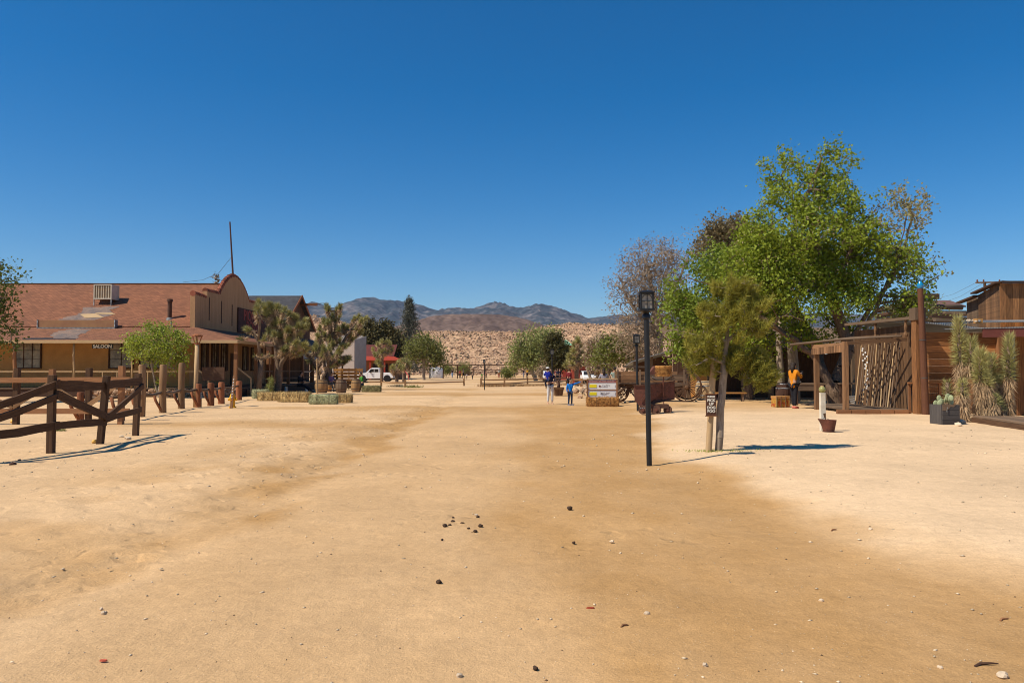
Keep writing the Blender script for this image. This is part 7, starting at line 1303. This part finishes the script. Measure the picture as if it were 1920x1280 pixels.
# ============================================================ STONES, DROPPINGS
rs = random.Random(77)
dm = mat('dry_dung', (.075, .042, .024), (.035, .020, .012), scale=30, bump=.5); i = 0
for px, py, w_ in ((834, 987, 11), (843, 985, 7), (849, 979, 9), (849.5, 971, 6), (867, 982, 8), (896, 970, 8), (878.5, 991, 6), (891, 997, 9), (901, 987, 10), (829, 1012, 6), (823, 1093, 13), (1004, 1254, 12), (1068, 955, 13), (1076, 1018, 8)):
    lb = {10: 'dark dropping alone in the centre of the road, below the scattered ones', 11: 'dark dropping alone near the bottom edge of the picture', 12: 'flat dark dropping alone to the right of the scattered ones', 13: 'small dark dropping below the flat one'}.get(i, 'small dark dropping in the loose scatter on the road'); b = gnd(px, py); r = w_ / 2 / F * b.y; q = MB(); q.rock((0, 0, r * .4), r, r * .8, r * .62, rs, sub=2); q.build('horse_dropping', dm, None, loc=b, smooth=True, label=lb, cat='dropping', group='horse droppings on the road'); i += 1
for px, py, w_, m, lb in ((1107, 1142, 17, flat('red_leaf', (.30, .055, .02)), 'reddish fallen leaf right of centre on the road'), (194, 1241, 16, flat('red_leaf2', (.50, .10, .05)), 'pinkish red scrap near the bottom left of the picture')):
    b = gnd(px, py); r = w_ / 2 / F * b.y; q = MB(); q.lathe([(.001, 0), (r, .004), (r * .8, .012), (.001, .006)], (0, 0, 0), 8, M=Matrix.Diagonal((1, .45, 1))); q.build('fallen_leaf', m, None, loc=b + Vector((0, 0, .004)), label=lb, cat='leaf')
for px, py, L, lb in ((1852, 1249, 52, 'dark curved twig near the bottom right corner'), (1886, 1164, 24, 'short grey twig at the right edge of the road'), (1565, 995, 14, 'small reddish twig on the pale sand at right'), (1172, 1176, 16, 'thin brown straw stalk right of the red leaf')):
    b = gnd(px, py); k = b.y / F; q = MB(); q.tube([(-L / 2 * k, -.01, .006), (-L * .2 * k, .015, .012), (L * .2 * k, .02, .012), (L / 2 * k, .03, .006)], [.006, .008, .006, .003], 5); q.build('twig', M_['plankdark'] if L > 40 else M_['railred'], None, loc=b, label=lb, cat='twig')
for px, py, w_, m, lb in ((190, 1140, 8, 'palestone', 'upper of two small tan stones at the lower left'), (194, 1148, 10, 'palestone', 'lower of two small tan stones at the lower left'), (1213, 1150, 12, 'palestone', 'white stone right of the red leaf'), (1147, 1014, 8, 'palestone', 'small white pebble above the centre of the road'), (893, 964, 7, 'palestone', 'tiny pale pebble just behind the scattered droppings'), (1322, 1246, 12, 'palestone', 'tan stone near the bottom, right of centre'),
        (1540, 1125, 10, 'palestone', 'pale stone in the darker sand at right'), (1763, 1251, 12, 'palestone', 'upright pale stone near the bottom right twig'), (1880, 1268, 21, 'palestone', 'chunky white stone at the bottom right corner'), (24, 870, 12, 'rustdark', 'dark stone below the fence at the far left'), (36, 862, 7, 'rustdark', 'small dark stone behind the dark one at the far left'), (177, 828, 12, 'yel', 'yellow painted stone at the foot of the second fence post'), (26, 790, 14, 'yel', 'yellow painted stone at the rear fence post on the left'), (1797, 797, 14, 'palestone', 'white stone between the planter box and the boardwalk'), (1803, 792, 16, 'palestone', 'tan stone behind the white one by the planter box'), (240, 822, 12, 'palestone', 'pale stone near the third fence post'), (228, 818, 9, 'palestone', 'small pale stone left of the one at the third post'), (862, 1266, 14, 'palestone', 'flat white pebble near the bottom edge at the centre'), (1632, 986 + 5, 8, 'palestone', 'small grey stone on the pale bank at right')):
    b = gnd(px, py + 2); r = w_ / 2 / F * b.y; q = MB(); q.rock((0, 0, r * .35), r, r * .8, r * .7, rs, sub=2); q.build('stone', flat('yellow_stone', (.75, .45, .10)) if m == 'yel' else M_[m], None, loc=b, label=lb, cat='stone')
def gravel():
    rs = np.random.RandomState(3); tv = np.array([(1, 0, 0), (0, 1, 0), (-1, 0, 0), (0, -1, 0), (0, 0, 1), (0, 0, -.6)]); tf = np.array([(0, 1, 4), (1, 2, 4), (2, 3, 4), (3, 0, 4), (1, 0, 5), (2, 1, 5), (3, 2, 5), (0, 3, 5)])
    for nm, n, m, s0, s1 in (('gravel', 3200, mat('pale_gravel', (.66, .54, .38), (.50, .38, .24), scale=9, rv=.35), .0022, .012), ('dark_gravel', 900, mat('dark_gravel', (.16, .10, .06), (.09, .06, .04), scale=9, rv=.4), .002, .007)):
        y = 2.6 + 17 * rs.rand(n) ** 1.6; x = (rs.rand(n) * 2 - 1) * y * .75; s = s0 + (s1 - s0) * rs.rand(n) ** 5; s *= (.7 + y / 9)
        z = G(x, y) + (fbm(x * 1.1, y * 1.1, 4, 3) - .5) * .035 + (fbm(x * 6, y * 6, 3, 9) - .5) * .014
        T = tv[None] * (1 + (rs.rand(n, 6, 1) - .5) * .6) * s[:, None, None] * (np.array([1.2, .9, .6]) * (rs.rand(n, 1, 3) * .5 + .75)); a = rs.rand(n) * 6.28; ca, sa = np.cos(a)[:, None], np.sin(a)[:, None]; Xx = T[..., 0] * ca - T[..., 1] * sa; Yy = T[..., 0] * sa + T[..., 1] * ca
        V = np.stack([Xx, Yy, T[..., 2]], 2) + np.stack([x, y, z + s * .2], 1)[:, None, :]; raw(nm, V.reshape(-1, 3), (tf[None] + (np.arange(n) * 6)[:, None, None]).reshape(-1, 3), m, rnd=np.repeat(rs.rand(n), 8), kind='stuff')
gravel()
# ============================================================ HAZE
def haze():
    q = MB(); q.box(-15000, 15000, -40, 9500, -3, 700); m = bpy.data.materials.new('haze_air'); m.use_nodes = True; N = m.node_tree.nodes; N.clear(); o = N.new('ShaderNodeOutputMaterial'); v = N.new('ShaderNodeVolumePrincipled'); v.inputs['Density'].default_value = HAZE; v.inputs['Color'].default_value = (.55, .72, 1.0, 1); v.inputs['Anisotropy'].default_value = .2; m.node_tree.links.new(v.outputs[0], o.inputs['Volume']); q.build('haze', m, None, kind='stuff')
HAZE = 4.5e-5
haze()
